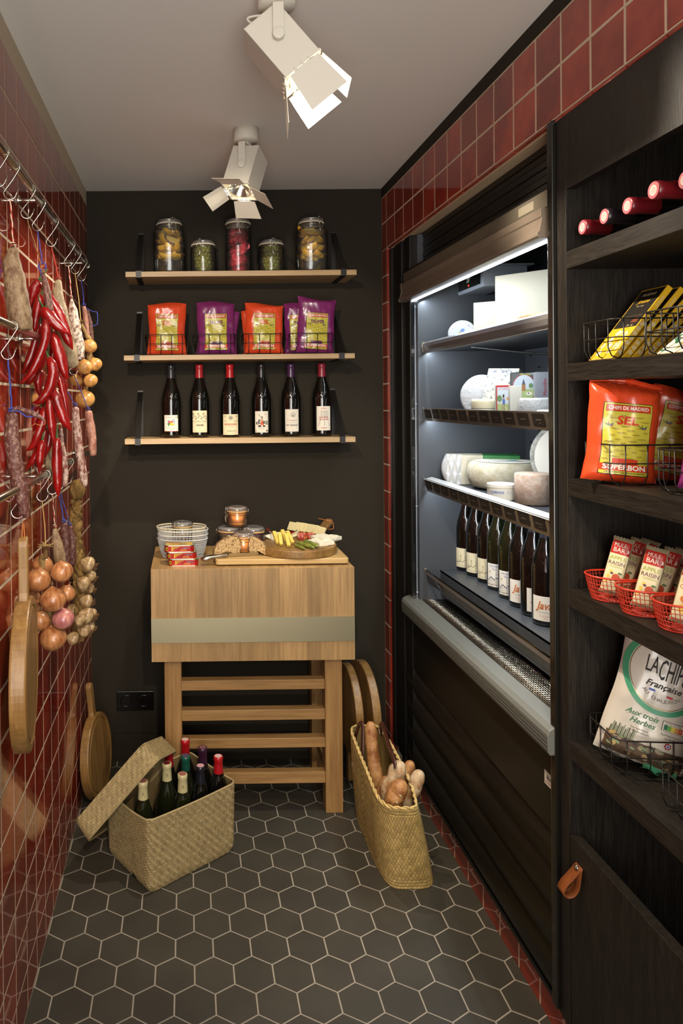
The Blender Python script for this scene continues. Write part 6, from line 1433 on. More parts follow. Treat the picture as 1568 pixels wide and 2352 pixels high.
# shelf 2
p = at(1101, 897, 2.30); wheel('wrapped_cheese', 'white cheese wheel in shiny wrinkled film at the far end of the second fridge shelf', (p.x+.018, p.y+.02, Z2+.072), .071, .05, WRAP, rot=(PI/2-.15, 0, -.85))
p = at(1145, 870, 2.16); g = G(); g.mat(BLUEC.m).prism([(-.050, 0), (.045, 0), (.062, .115), (-.030, .118)], -.028, .028, fn=lambda x, y, z: (x, z, y)); o = tag(g.obj('blue_cheese_block', bevel=.002), 'slanted block of blue-veined cheese standing behind the soldier box on the second fridge shelf', 'cheese'); o.location = (p.x+.03, p.y+.06, Z2+.04); o.rotation_euler = (-.1, 0, -.62)
p = at(1118, 912, 2.12); g = G(); g.mat(CWH).lathe([(0, -.03), (.052, -.03), (.055, -.02), (.055, .02), (.052, .03), (0, .03)], 40); g.mat(P('ash_line', '#77766c', .8)).lathe([(.0553, -.001), (.0553, .001)], 40)
o = tag(g.obj('layered_cheese'), 'cream cheese wheel with a thin ash line lying in front of the blue cheese', 'cheese'); o.location = (p.x+.035, p.y+.06, Z2+.032)
def a_sold(g, sx, sy, sz):
    f = flatfn((0, -sy/2-.0002, sz/2), (1, 0, 0), (0, 0, 1), (0, -1, 0)); a, b = sx/2, sz/2
    patch(g, REDI, -a, a, -b, b, f, 1); patch(g, P('pale_sky_print', '#b9c3c8', .6), -a+.003, a-.003, -b+.006, b-.006, f, 2); patch(g, P('meadow_print', '#9fae72', .6), -a+.003, a-.003, -b+.006, -.004, f, 2.5)
    poly(g, P('tree_print', '#5f8050', .6), ell(-a*.55, .012, .007, .010), f, 3); patch(g, LBB, -.003, .004, -.006, .010, f, 3.5); poly(g, P('skin_print', '#b58a6a', .7), ell(.0, .013, .0025, .0028), f, 4); patch(g, INK, -.0022, .0022, .015, .024, f, 4)
    for s_ in (-1, 1): stroke(g, P('khaki_print', '#8d865c', .6), [(s_*.002, -.006), (s_*.0025, -.026)], .0026, f, 3.5)
    stroke(g, P('sand_print', '#c9b98a', .6), [(.012, -.03), (.004, -.012), (-.012, .0)], .003, f, 3); write(g, REDI, 'LE CLAIRON', 0, b-.011, .0045, f, width=sx*.7, bold=.01); poly(g, P('sun_print', '#c98a3a', .6), ell(a*.55, .012, .003, .004), f, 4)
p = at(1145, 908, 2.06); cbox('cheese_box', 'cheese box with a red border and a soldier picture on the second fridge shelf', (p.x+.012, p.y, Z2), .040, .03, .102, -.30, P('white_card', '#c4c0b2', .6), art=a_sold, bev=.0008)
p = at(1172, 908, 2.03); cbox('cheese_block', 'small white upright cheese block right of the soldier box', (p.x+.014, p.y+.005, Z2), .032, .05, .100, -.30, P('white_card', '#c4c0b2'), bev=.001)
def a_led(g, sx, sy, sz):
    f = flatfn((0, -sy/2-.0002, sz/2), (1, 0, 0), (0, 0, 1), (0, -1, 0)); a, b = sx/2, sz/2
    ov = [(x, y+.006) for x, y in ell(0, 0, a*.82, b*.74, 30)]; poly(g, REDI, [(x*1.05, y*1.04) for x, y in ov], f, 1); poly(g, P('pale_sky_print', '#b9c3c8'), ov, f, 2)
    poly(g, P('meadow_print', '#9fae72'), [(-a*.80, .004)]+[(x, y) for x, y in ov if y < .002 and x < 0][::1]+[(x, y) for x, y in ov if y < .002 and x >= 0]+[(a*.80, .004)], f, 2.4)
    patch(g, P('brick_print', '#9c6a3c', .6), -.006, .004, -.002, .018, f, 3); poly(g, P('roof_print', '#4a4f60', .6), [(-.006, .018), (-.001, .036), (.004, .018)], f, 3); poly(g, PWHT, ell(.014, -.010, .009, .005), f, 3); poly(g, INK, ell(.012, -.009, .002, .002), f, 4); poly(g, P('tree_print', '#5f8050'), ell(a*.5, .014, .006, .008), f, 3)
    patch(g, REDI, -a*.52, a*.62, -b*.78, -b*.52, f, 4); patch(g, INK, -a*.49, a*.59, -b*.76, -b*.54, f, 5); write(g, P('lime_print', '#b9c23a', .5), 'LEDUC', a*.05, -b*.65, .0085, f, bold=.03, width=a*.95); 
    write(g, PWHT, 'fromage', 0, -b*.88, .004, f); write(g, P('lime_print', '#b9c23a', .5), 'Maroilles', a*.1, b*.88, .006, f, shear=.2); patch(g, P('olive_edge', '#6f7a3a', .5), a*.93, a, -b, b, f, 2)
p = at(1206, 870, 2.10); cbox('cheese_pack', 'black cheese pack with a farm picture and LEDUC in green letters', (p.x+.01, p.y+.03, Z2+.030), .076, .035, .112, -.42, P('black_foil_pack', '#15151a', .3, coat=.4, bump=(50, .4, .004)), art=a_led, tilt=(-.08, 0))
def a_led2(g, sx, sy, sz):
    f = flatfn((0, -sy/2-.0002, sz/2), (0, 0, 1), (-1, 0, 0), (0, -1, 0)); write(g, REDI, 'Maroilles', .01, -.012+.02, .010, f); patch(g, REDI, -.012, .045, -.020, -.004, f, 1.5); patch(g, INK, -.010, .043, -.0185, -.0055, f, 2); write(g, P('lime_print', '#b9c23a'), 'LEDUC', .017, -.012, .009, f, bold=.03, width=.046)
p = at(1253, 868, 2.02); cbox('cheese_pack', 'silver-grey cheese pack with LEDUC written upwards, at the near end of the second fridge shelf', (p.x+.02, p.y+.03, Z2+.030), .07, .035, .110, -.35, P('silver_foil_pack', '#8d9096', .35, metal=.3, coat=.3), art=a_led2, tilt=(-.05, 0))
p = at(1220, 920, 1.88); g = G(); g.mat(P('white_waxed_paper', '#bcbcb8', .4, coat=.2, bump=(45, .9, .005))).lathe([(0, 0), (.046, 0), (.050, .006), (.050, .058), (.046, .064), (0, .064)], 40); o = tag(g.obj('paper_wrapped_cheese'), 'cylinder of cheese in crumpled white paper near the post on the second fridge shelf', 'cheese'); o.location = (p.x+.055, p.y+.07, Z2)
p = at(1242, 936, 1.76); g = G(); g.mat(P('white_waxed_paper', '#bcbcb8')).tube([(0, -.04, 0), (0, -.037, 0), (0, .037, 0), (0, .04, 0)], 0, 24, radii=[.010, .0165, .0165, .010]); o = tag(g.obj('goat_cheese_log'), 'small white goat cheese log lying at the front of the second fridge shelf', 'cheese'); o.location = (p.x+.04, p.y+.03, Z2+.017); o.rotation_euler = (0, 0, -1.2)
# shelf 3
p = at(1075, 1058, 2.44); t_ = cbox('wrapped_cheese_block', 'long cheese block in clear film with a green label, behind the big wheel', (p.x+.07, p.y+.05, Z3), .24, .10, .105, -.35, P('cream_paper_wrap', '#b5ad96', .5, coat=.3))
g = G(); g.mat(GREENF).box(-.0, .121, -.0515, .0515, .004, .1065); g.obj('green_label', t_, bevel=.002); g = G(); g.mat(WRAP).grid(lambda u, v: (-.121-.018*math.sin(v*PI)*abs(math.sin(u*11)), -.055+.11*u, .0+.110*v), 16, 14); g.grid(lambda u, v: (-.121+.05*u, -.053-.004*math.sin(u*14)*math.sin(v*9), .108*v), 14, 14); g.obj('plastic_film', t_)
p = at(1140, 1090, 2.30); g = G(); g.mat(CWH2).lathe([(0, .004), (.098, .004), (.112, .012), (.120, .035), (.122, .060), (.116, .083), (.104, .092), (0, .093)], 64, warp=lambda q, a: (q[0]*(1+.01*math.sin(a*5)), q[1]*(1+.01*math.cos(a*4)), q[2])); 
t_ = thing('round_cheese', 'large cream-coloured round cheese with a paper disc on the third fridge shelf', 'cheese', (p.x+.055, p.y+.055, Z3)); g.obj('rind', t_)
g = G(); f = flatfn((0, 0, .0935), (1, 0, 0), (0, 1, 0), (0, 0, 1)); poly(g, PAPER, ell(0, 0, .095, .095, 40), f, 1); poly(g, P('teal_print', '#3a8a94', .6), ell(.03, .01, .02, .012), f, 2); poly(g, P('orange_print', '#c9924a', .6), ell(.035, -.03, .012, .008), f, 2); write(g, P('teal_print', '#3a8a94', .6), 'TOMME', -.02, -.02, .022, f); g.obj('paper_disc', t_)
def cyl_label(r, h): return lambda x, y, l: ((r+l*.0004)*math.sin(x/r), -(r+l*.0004)*math.cos(x/r), y)
p = at(1141, 1117, 2.07); t_ = thing('camembert_box', 'low round white cheese box lettered NORMANDIE at the front of the third fridge shelf', 'cheese', (p.x+.03, p.y+.035, Z3), -.45); g = G(); g.mat(P('white_card', '#c4c0b2')).lathe([(0, 0), (.0405, 0), (.0415, .002), (.0415, .037), (.043, .0375), (.043, .0465), (.042, .048), (0, .048)], 44, smooth=False); g.obj('box', t_)
g = G(); f = cyl_label(.0430, 0); write(g, LBB, 'NORMANDIE', -.012, .029-.004, .0075, lambda x, y, l: f(x, y, l), width=.040, bold=.01); ringp(g, LBB, .022, .025, .007, .0045, .0006, f, 24); g.obj('print', t_)
p = at(1205, 1120, 1.95); g = G(); g.mat(CPK).lathe([(0, 0), (.045, 0), (.049, .003), (.049, .086), (.046, .089), (0, .089)], 48); o = tag(g.obj('tall_cheese'), 'tall pinkish-brown cylindrical cheese on the third fridge shelf near the post', 'cheese'); o.location = (p.x+.05, p.y+.055, Z3)
def a_big(g, f): write(g, INK, 'NECTAIRE', .03, .012, .016, f, bold=.02); sq(g, GREYI, .02, .035, .03, f, wd=.001); poly(g, LBB, ell(.02, -.03, .004, .004), f, 2); poly(g, REDI, ell(.035, -.034, .005, .005), f, 2)
p = at(1262, 1065, 2.08); wheel('round_cheese', 'large grey-rinded cheese standing upright, partly behind the post on the third fridge shelf', (p.x+.09, p.y+.03, Z3+.122), .12, .06, P('grey_rind', '#a5a294', .8, var=('#7d7a70', 50, .35, .6), bump=(80, .6, .003)), rot=(PI/2-.12, 0, -.62), art=lambda g, f: (poly(g, PAPER, ell(0, 0, .105, .105, 40), f, .5), a_big(g, f)))
# ---- bottles at the bottom of the fridge
def LTW(g, f):
    patch(g, CREAM, -.036, .030, .014, .084, f, 1, 12, 1); stroke(g, INK, [(-.034, .036), (-.024, .030), (-.014, .037), (-.004, .034), (.006, .044), (.016, .046), (.024, .052)], .0012, f); stroke(g, INK, [(-.014, .037), (-.010, .046), (-.012, .052)], .0009, f)
    for x0, y0, a in ((-.012, .053, 1.2), (.020, .053, .4), (.008, .048, 2.), (-.022, .034, 1.6)): poly(g, P('leaf_print', '#4a6a3a', .6), [(x0, y0), (x0+.006*math.cos(a)-.0015, y0+.005*math.sin(a)), (x0+.008*math.cos(a), y0+.008*math.sin(a)), (x0+.005*math.cos(a)+.0015, y0+.002*math.sin(a))], f, 4)
    for k in range(2): line_text(g, GREYI, -.01, .022-.003*k, .03, f, .0004)
    write(g, GREYI, 'BIO', .018, .019, .003, f)
def LBE(g, f):
    patch(g, PAPER, -.034, .034, .012, .088, f, 1, 12, 1); write(g, LBB, 'Abeille et', -.002, .080, .006, f, shear=.2, width=.044); write(g, LBB, 'Fleur', -.006, .070, .006, f, shear=.2)
    for x0, y0 in ((.016, .070), (-.022, .062), (.020, .078)): poly(g, P('bee_yellow', '#c9b02c', .6), ell(x0, y0, .003, .002), f, 3); stroke(g, INK, [(x0, y0-.002), (x0, y0+.002)], .0009, f, 4)
    for k in range(11): x0 = -.028+.0052*k; y0 = .034+.009*abs(math.sin(k*2.3)); stroke(g, INK, [(x0, .022), (x0+.001, y0)], .0005, f); poly(g, P('flower_navy', '#2c3450', .6), ell(x0+.001, y0, .0024, .0024, 6), f, 3)
    patch(g, INK, -.034, .034, .0185, .0200, f, 2, 10); sq(g, INK, .004, .054, .014, f); patch(g, P('organic_green', '#3a8a44', .6), .010, .024, .0125, .0175, f, 3); write(g, INK, 'JEAN', -.016, .015, .003, f)
def LJA(g, f):
    patch(g, PAPER, -.034, .034, .016, .084, f, 1, 12, 1); write(g, P('orange_script', '#b96a34', .6), 'Java', 0, .058, .022, f, shear=.35, bold=.02, width=.044); write(g, GREYI, 'des Entrecôtes', .004, .040, .0045, f); write(g, P('orange_script', '#b96a34', .6), 'Vin de Fronton', .002, .030, .0035, f); write(g, P('orange_script', '#b96a34', .6), '2022', .002, .024, .003, f)
for i, (px, py) in enumerate(((1070, 1312), (1095, 1325), (1122, 1340), (1146, 1357), (1174, 1377), (1200, 1397), (1229, 1418), (1257, 1440))):
    p = topz(px, py, .888); L_ = (LTW, LTW, LTW, LBE, LBE, LJA, LJA, LJA)[i]; gl = GBG if i in (3, 4) else GB
    lb = ['dark bottle with a twig label, farthest of the eight on the fridge floor', 'second bottle from the far end on the fridge floor, with a twig label', 'third bottle from the far end on the fridge floor, its twig label fully in view', 'green bottle with a bee and flower label, fourth from the far end',
          'green bottle with a bee and flower label, fifth from the far end', 'bottle with an orange Java script label, sixth from the far end', 'bottle with an orange Java label turned sideways, seventh from the far end', 'bottle with an orange Java label nearest the post on the fridge floor'][i]
    b = bottle(lb, (p.x+.015, p.y+.034, .8862), -.62+(.5 if i == 6 else 0), '#1d2026' if i not in (3, 4) else '#23282c', L_, gl, .236, 'wine bottles on the fridge floor', R=.0375)
    if i in (3, 4):
        g = G(); f = cylfn(.0158, .0002)
        for k in range(7): poly(g, P('bee_yellow', '#c9b02c'), ell(-.020+.0065*k, .252+.006*(k % 3), .0026, .0026, 6), f, 1)
        g.obj('capsule_print', b)
# ---- round black upright post between fridge and shelves
g = G(); g.mat(P('black_gloss_post', '#15130f', .24, coat=.3)); pr = [(.860, 1.556), (.826, 1.556)]+[(.826+.012-.012*math.cos(a), 1.556+.0+.030-.012+.012*math.sin(a)) for a in [PI/2*k/6 for k in range(7)]]+[(.860, 1.586)]
g.prism([(x, y) for x, y in pr], .130, 2.143); o = tag(g.obj('corner_post', bevel=.002), 'narrow glossy black upright post between the fridge opening and the dark wood shelving', 'post')
# ============================================================ dark wood shelving unit
DW = wood('black_ash_vertical', '#2a251f', '#0f0c09', 'z', None, 'x', .46, 4.5, 1., .6); DWH = wood('black_ash_horizontal', '#2a251f', '#0f0c09', 'y', None, 'x', .46, 4.5, 1., .6)
for m_ in (DW, DWH): m_.node_tree.nodes['Principled BSDF'].inputs['Specular IOR Level'].default_value = .3
UX, UY1, UY0, UB = .8355, 1.517, .26, 1.24
t = thing('shelving_unit', 'tall black-stained ash shelving unit with a cupboard below, at the right edge', 'shelves', (UX, .9, .105)); uo = Vector(t.location)
def G3(m): g = G(); g.M = Matrix.Translation(-uo); g.mat(m); return g
g = G3(DW); g.box(UX, UB, UY1, UY1+.037, .118, 2.1385); g.obj('side_panel', t, bevel=.0006)
g = G3(DW); g.box(UX, UB, UY0-.037, UY0, .118, 2.1385); g.obj('side_panel', t, bevel=.0006)
g = G3(DW); g.box(UB, UB+.012, UY0-.037, UY1+.037, .118, 2.1385); g.obj('back_panel', t)
g = G3(DW); g.box(UX, UX+.02, UY0, UY1-.0005, 1.975, 2.1385); g.obj('fascia', t, bevel=.0006)
g = G3(DWH); g.box(UX+.02, UB, UY0, UY1-.0005, 2.10, 2.1385); g.obj('top_panel', t)
UZ = (1.839, 1.5935, 1.3415, 1.0985, .7625)
for i, z in enumerate(UZ):
    g = G3(DWH); g.box(UX+.0005, UB, UY0+.0005, UY1-.0005, z-.0385, z); g.obj('shelf', t, bevel=.0006)
g = G3(DWH); g.box(UX+.024, UB, UY0+.0005, UY1-.0005, .118, .136); g.obj('bottom_panel', t)
g = G3(DW); g.box(UX, UX+.022, .885, UY1-.003, .122, .556); dr = g.obj('door', t, bevel=.0006)
g = G3(DW); g.box(UX, UX+.022, UY0+.002, .881, .122, .556); g.obj('door', t, bevel=.0006)
hc = X_ = Vector((UX, 1.475, .500)); g = G3(P('cognac_leather', '#8a4a1e', .5, var=('#703a16', 30, .3, .7)))
HP = spline([(UX-.0015, 1.476, .512), (UX-.007, 1.478, .504), (UX-.018, 1.482, .486), (UX-.030, 1.486, .468), (UX-.036, 1.487, .452), (UX-.028, 1.486, .444), (UX-.016, 1.483, .449), (UX-.008, 1.480, .464), (UX-.0055, 1.478, .484), (UX-.0035, 1.476, .510)], 6)
wv = Vector((0, .0125, .0)); vs = []; 
for i, p_ in enumerate(HP):
    tg = (HP[min(i+1, len(HP)-1)]-HP[max(i-1, 0)]).normalized(); nv = tg.cross(Vector((0, 1, 0))).normalized()*.0012
    vs += [p_-wv-nv, p_+wv-nv, p_+wv+nv, p_-wv+nv]
g.add(vs, [(i*4+k, i*4+(k+1) % 4, i*4+4+(k+1) % 4, i*4+4+k) for i in range(len(HP)-1) for k in range(4)]+[(3, 2, 1, 0), tuple((len(HP)-1)*4+k for k in range(4))], True); ph_ = g.obj('leather_pull', dr)
g = G3(STEEL); g.cyl((UX-.0055, 1.477, .507), (UX-.010, 1.477, .508), .0062, 20); g.cyl((UX-.010, 1.477, .508), (UX-.0112, 1.477, .508), .0035, 12); g.obj('screw', ph_)
# bottles lying in the top compartment
CWD = P('wax_disc', '#b5a79c', .5)
for i, (px, py, dx, cap) in enumerate(((1337, 522, 0, '#5e1218'), (1387, 497, .006, '#1c1518'), (1440, 473, .0, '#5e1218'), (1500, 437, -.012, '#5e1218'), (1572, 413, -.004, '#5e1218'))):
    p = topz(px, py, UZ[0]+.0400); lb = ('farthest of the red-capped wine bottles lying in the top compartment, low at its left end', 'wine bottle with a black capsule and pink end lying in the top compartment', 'red-capped wine bottle lying in the middle of the top compartment', 'red-capped wine bottle lying in the top compartment with the neck sticking out most', 'red-capped wine bottle at the very right edge of the top compartment')[i]
    b = bottle(lb, (p.x+.297+.004, p.y+.012, UZ[0]+.0402), 0, cap, None, GB, .235, 'bottles lying in the top compartment', rot=(PI/2, 0, 0), cap_top=None, R=.0395)
    b.matrix_world = frame((p.x+.297, p.y+.004*i, UZ[0]+.0401), (0, -1, 0), (0, 0, -1), (-1, 0, 0)) if False else frame((p.x+.297, p.y, UZ[0]+.0401), (0, 1, 0), (0, 0, 1), (-1, 0, 0)) if False else Matrix.Translation((p.x+.297, p.y, UZ[0]+.0401)) @ Matrix.Rotation(-PI/2, 4, 'Y')
    g = G(); f = lambda x, y, l: (x, y, .2971+l*.0002); poly(g, P('capsule_rose', '#a0545a', .4), ell(0, 0, .0145, .0145, 24), f, 1); poly(g, CWD, ell(0, 0, .0092, .0092, 20), f, 2); ringp(g, P('rose_ring', '#8d5a58', .5), 0, 0, .0055, .0055, .0008, f, 16, lift=3)
    ringp(g, P('rose_ring', '#8d5a58', .5), 0, 0, .003, .003, .0007, f, 12, lift=3); g.obj('capsule_disc', b)
# chocolate bars in wire baskets
gb2 = 'black wire baskets on the dark shelving'
wire_basket('black wire basket of yellow chocolate bars on the upper dark shelf', (.925, 1.418, UZ[1]+.0006), 0, .168, .118, .080, gb2)
wire_basket('black wire basket of green and white chocolate bars at the right edge', (.930, 1.228, UZ[1]+.0006), 0, .168, .118, .080, gb2)
CHY = P('choc_yellow', '#c99f1c', .45); CHC = P('choc_cream', '#cdbb8c', .5); CHB = P('choc_black', '#1a1510', .45); CHT = P('choc_tan_card', '#b5995c', .6); CHGN = P('choc_green', '#2f6a48', .5); CHW = P('choc_white', '#ccc8b8', .5)
def choc(label, o_, d, col1, group, face=False, L_=.172, Wd=.078, T_=.0125):
    """box leaning back: o_ = lower front corner line centre, d = direction up the box"""
    d = Vector(d).normalized(); y = Vector((0, -1, 0)); n_ = d.cross(y).normalized()
    if n_.x < 0: n_ = -n_
    x = y; M = frame(o_, x, d, n_*1); t_ = thing('chocolate_bar', label, 'chocolate', o_, group=group); t_.matrix_world = M @ Matrix.Identity(4)
    # keep a proper rotation (x, d, x cross d)
    z = Vector(x).cross(d); t_.matrix_world = frame(o_, x, d, z); s_ = -1 if z.dot(n_) > 0 else 1; s_ = 1 if z.x > 0 else -1
    g = G(); g.mat(col1).box(-Wd/2, Wd/2, 0, L_, min(0, s_*T_), max(0, s_*T_)); g.mat(CHT).box(-Wd/2-.0002, Wd/2+.0002, -.0003, .002, min(0, s_*T_), max(0, s_*T_)); g.obj('box', t_, bevel=.0008)
    g = G(); fo_ = flatfn((0, 0, 0), (1, 0, 0), (0, 1, 0), (0, 0, -s_)); fe = flatfn((Wd/2, 0, s_*T_/2), (0, 0, -s_), (0, 1, 0), (1, 0, 0)); rr_ = random.Random(int(o_[0]*1000))
    if col1 is CHY:
        for k in range(12): 
            x0, y0 = rr_.uniform(-.03, .03), rr_.uniform(.01, .075); poly(g, CHC if k % 3 else CHW, [(x0-.008, y0), (x0, y0+.011), (x0+.008, y0+.004), (x0+.002, y0-.006)], fo_, 1+k*.05)
            poly(g, CHC, ell(0, .02+k*.012, T_*.42, .005, 7), fe, 1+k*.05) if k < 7 else None
        patch(g, CHB, -.036, .038, .082, L_-.004, fo_, 2); write(g, CHC, 'MUSEINA', 0, L_-.018, .0075, fo_, shear=.2); write(g, CHY, 'Jousse', 0, L_-.036, .010, fo_, shear=.35); write(g, CHC, 'lait - noix', 0, L_-.048, .004, fo_)
        line_text(g, CHC, 0, .112, .06, fo_, .0008); poly(g, P('choc_brown', '#6a3318', .5), [(.008, .094), (.028, .092), (.032, .103), (.014, .108)], fo_, 3); write(g, CHC, '70 - 12', .014, .086, .005, fo_)
        write(g, CHC, 'Jousse', 0, L_*.80, .0075, lambda x_, y_, l: fe(y_-L_*.80, L_*.80-x_ if False else L_*.80+x_, l), shear=.3); write(g, CHC, 'PECAN NOIX LAIT', 0, L_*.52, .0045, lambda x_, y_, l: fe(y_-L_*.52, L_*.52+x_, l))
    else:
        for k in range(26):
            x0, y0, a = rr_.uniform(-.034, .034), rr_.uniform(.008, L_-.012), rr_.uniform(0, 3); poly(g, CHGN if k % 3 else P('choc_olive', '#8a8a4a', .5), [(x0-.010*math.cos(a), y0-.010*math.sin(a)), (x0-.0035*math.sin(a), y0+.0035*math.cos(a)), (x0+.010*math.cos(a), y0+.010*math.sin(a)), (x0+.0035*math.sin(a), y0-.0035*math.cos(a))], fo_, 1+k*.03)
        for k in range(9): poly(g, CHGN, ell(0, .012+k*.018, T_*.35, .006, 6), fe, 1)
    g.obj('printed_sleeve', t_); return t_
for i in range(6):
    choc(('front yellow chocolate bar in the left wire basket, its black back label showing', 'second yellow chocolate bar leaning back in the left wire basket', 'third yellow chocolate bar leaning back in the left wire basket', 'fourth yellow chocolate bar leaning back in the left wire basket', 'fifth yellow chocolate bar leaning back in the left wire basket', 'rearmost yellow chocolate bar in the left wire basket')[i],
         (.853+.0185*i, 1.425-.002*i, UZ[1]+.004), (.118, 0, .150-.010*i), CHY, 'yellow chocolate bars in the left basket', L_=.186, Wd=.080)
for i in range(5):
    choc(('front green and white chocolate bar in the right wire basket', 'second green and white chocolate bar in the right wire basket', 'third green and white chocolate bar in the right wire basket', 'fourth green and white chocolate bar in the right wire basket', 'rearmost green and white chocolate bar in the right wire basket')[i],
         (.865+.0185*i, 1.232-.002*i, UZ[1]+.004), (.130, 0, .105-.008*i), CHW, 'green and white chocolate bars in the right basket', L_=.165, Wd=.080)
# crisps on the dark shelf
wire_basket('black wire basket holding two orange SEL crisp bags on the dark shelving', (.927, 1.415, UZ[2]+.0006), 0, .172, .118, .082, gb2)
wire_basket('black wire basket with a purple TRUFFE crisp bag, cut off by the right edge', (.945, 1.215, UZ[2]+.0006), 0, .172, .118, .082, gb2)
def fold(g, pr):
    w_ = .135; g.grid(lambda u, v: pr(u, 1, 1)+Vector((.004*math.sin(v*3), .010*math.sin(v*PI)+.003*math.sin(u*9), .012*v)), 20, 4)
bag('big orange SEL crisp bag standing at the front of its basket on the dark shelving', (.878, 1.408, UZ[2]+.004), -.22, ORNG, .138, .196, .027, 21, A_SEL, (-.06, .10), 'orange SEL crisps on the dark shelving', extra=fold)
bag('second orange SEL crisp bag leaning sideways behind the big one on the dark shelving', (.990, 1.425, UZ[2]+.004), -.30, ORNG, .140, .185, .018, 22, A_SEL, (-.05, .26))
bag('purple TRUFFE crisp bag at the right edge of the dark shelving', (.945, 1.215, UZ[2]+.004), -.50, PURP, .140, .20, .024, 23, A_TRU, (-.05, .14))
# cereal bars in red mesh baskets
REDM = P('red_coated_wire', '#b5301c', .4, coat=.2); FOIL = P('beige_foil', '#a89a78', .32, metal=.35, bump=(60, .5, .003)); BARW = P('bar_cream', '#cbbf98', .45); BARR = P('bar_red', '#a3231a', .4); BARG = P('bar_green', '#8f9c3a', .5); BARY = P('bar_yellow', '#d0b04a', .5)
def cbar(label, c, top, wv_, kind, group, n=1):
    """flat bar: c lower end, top = upper end, wv_ = width direction"""
    c, top, wv_ = Vector(c), Vector(top), Vector(wv_); d = (top-c); L_ = d.length; d.normalize(); wv_ = (wv_-d*wv_.dot(d)).normalized(); n_ = wv_.cross(d)
    t_ = thing('cereal_bar', label, 'cereal bar', c, group=group); t_.matrix_world = frame(c, wv_, d, n_); W_ = .037; tk = .0085
    def sf(u, v, s_):
        a = 2*u-1; e = min(v, 1-v); q = min(1, e/.12)**.6; return Vector((a*W_/2*(1 if e > .06 else 1.04), v*L_+.0012*math.sin(u*40)*(1 if v in (0, 1) else 0), s_*tk*q*(max(0, 1-abs(a)**4))**.5+.0004*s_))
    g = G(); g.mat(FOIL).grid(lambda u, v: sf(u, v, 1), 14, 22); g.grid(lambda u, v: sf(u, v, -1), 14, 22, flip=True); g.obj('foil_wrapper', t_)
    g = G(); f = lambda x, y, l: sf(min(max(x/W_+.5, .01), .99), min(max(y/L_, .01), .99), 1)+Vector((0, 0, .0004+l*.0003)); h = W_/2
    patch(g, BARW, -h*.92, h*.92, L_*.06, L_*.93, f, 1, 12, 18); patch(g, BARR, -h*.92, h*.92, L_*.70, L_*.93, f, 2, 12, 8)
    write(g, PWHT, 'MULE', -.002, L_*.855, .0085, f, width=.021); write(g, PWHT, 'BAR', -.002, L_*.765, .0095, f, width=.021); poly(g, PWHT, [(.012, L_*.74), (.014, L_*.79), (.012, L_*.80), (.015, L_*.80), (.016, L_*.75)], f, 3)
    if kind == 'apple':
        write(g, BARG, 'APPLE', 0, L_*.625, .0082, f, width=.029); write(g, P('raisin_ink', '#5a3040', .6), 'RAISIN', 0, L_*.535, .0082, f, width=.029); write(g, BARG, 'CINNAMON', 0, L_*.475, .0035, f, width=.023)
        poly(g, P('apple_red', '#a8401c', .5), ell(.005, L_*.30, .0075, .0078, 14), f, 3); poly(g, P('leaf_print', '#4a6a3a'), ell(.010, L_*.38, .004, .0022), f, 4); poly(g, P('raisin_ink', '#5a3040'), ell(-.004, L_*.36, .0028, .0022), f, 4); poly(g, P('nut_brown', '#8a5a2c', .6), ell(-.004, L_*.24, .004, .0022), f, 3)
        for k in range(3): poly(g, BARY, ell(-.012+.003*k, L_*(.22+.08*k), .003, .004), f, 3)
        poly(g, BARG, [(h*.92, L_*.06), (h*.92, L_*.30), (0, L_*.06)], f, 2.5)
    else:
        write(g, BARY, 'MANGO', 0, L_*.625, .0082, f, width=.029); write(g, P('orange_script', '#b96a34'), 'CASHEW', 0, L_*.535, .0082, f, width=.029); poly(g, P('mango_orange', '#c06a1c', .5), ell(.0, L_*.36, .010, .008, 14), f, 3); poly(g, BARY, ell(.003, L_*.22, .013, .010, 14), f, 3.5)
    g.obj('printed_front', t_); return t_
gr = 'red mesh baskets of cereal bars'; gc = 'cereal bars in red baskets'
for i, (cx, cy, nm) in enumerate(((.893, 1.432, 'farthest'), (.897, 1.335, 'middle'), (.905, 1.240, 'nearest, cut off by the right edge'))):
    mesh_basket('red wire mesh basket of cereal bars, %s of the three' % nm if i < 2 else 'red wire mesh basket of cereal bars, nearest of the three at the right edge', (cx, cy, UZ[3]+.0006), -.18, .061, .042, .050, REDM, gr, .0021, 44, 6, .0007)
    kind = 'apple' if i < 2 else 'mango'
    for k in range(3):
        cbar('%s cereal bar in the %s red basket, %s' % ('apple raisin' if i < 2 else 'mango cashew', ('farthest', 'middle', 'nearest')[i], ('at the front with its label showing', 'second behind the front one', 'rearmost, mostly its foil side showing')[k]),
             (cx-.022+.026*k, cy-.004+.008*k, UZ[3]+.012), (cx+.018+.026*k+(.012 if k else 0), cy+.006+.006*k, UZ[3]+.126-.004*k), (.80, -.60, .12) if not k else (.55, -.80, .1), kind, gc)
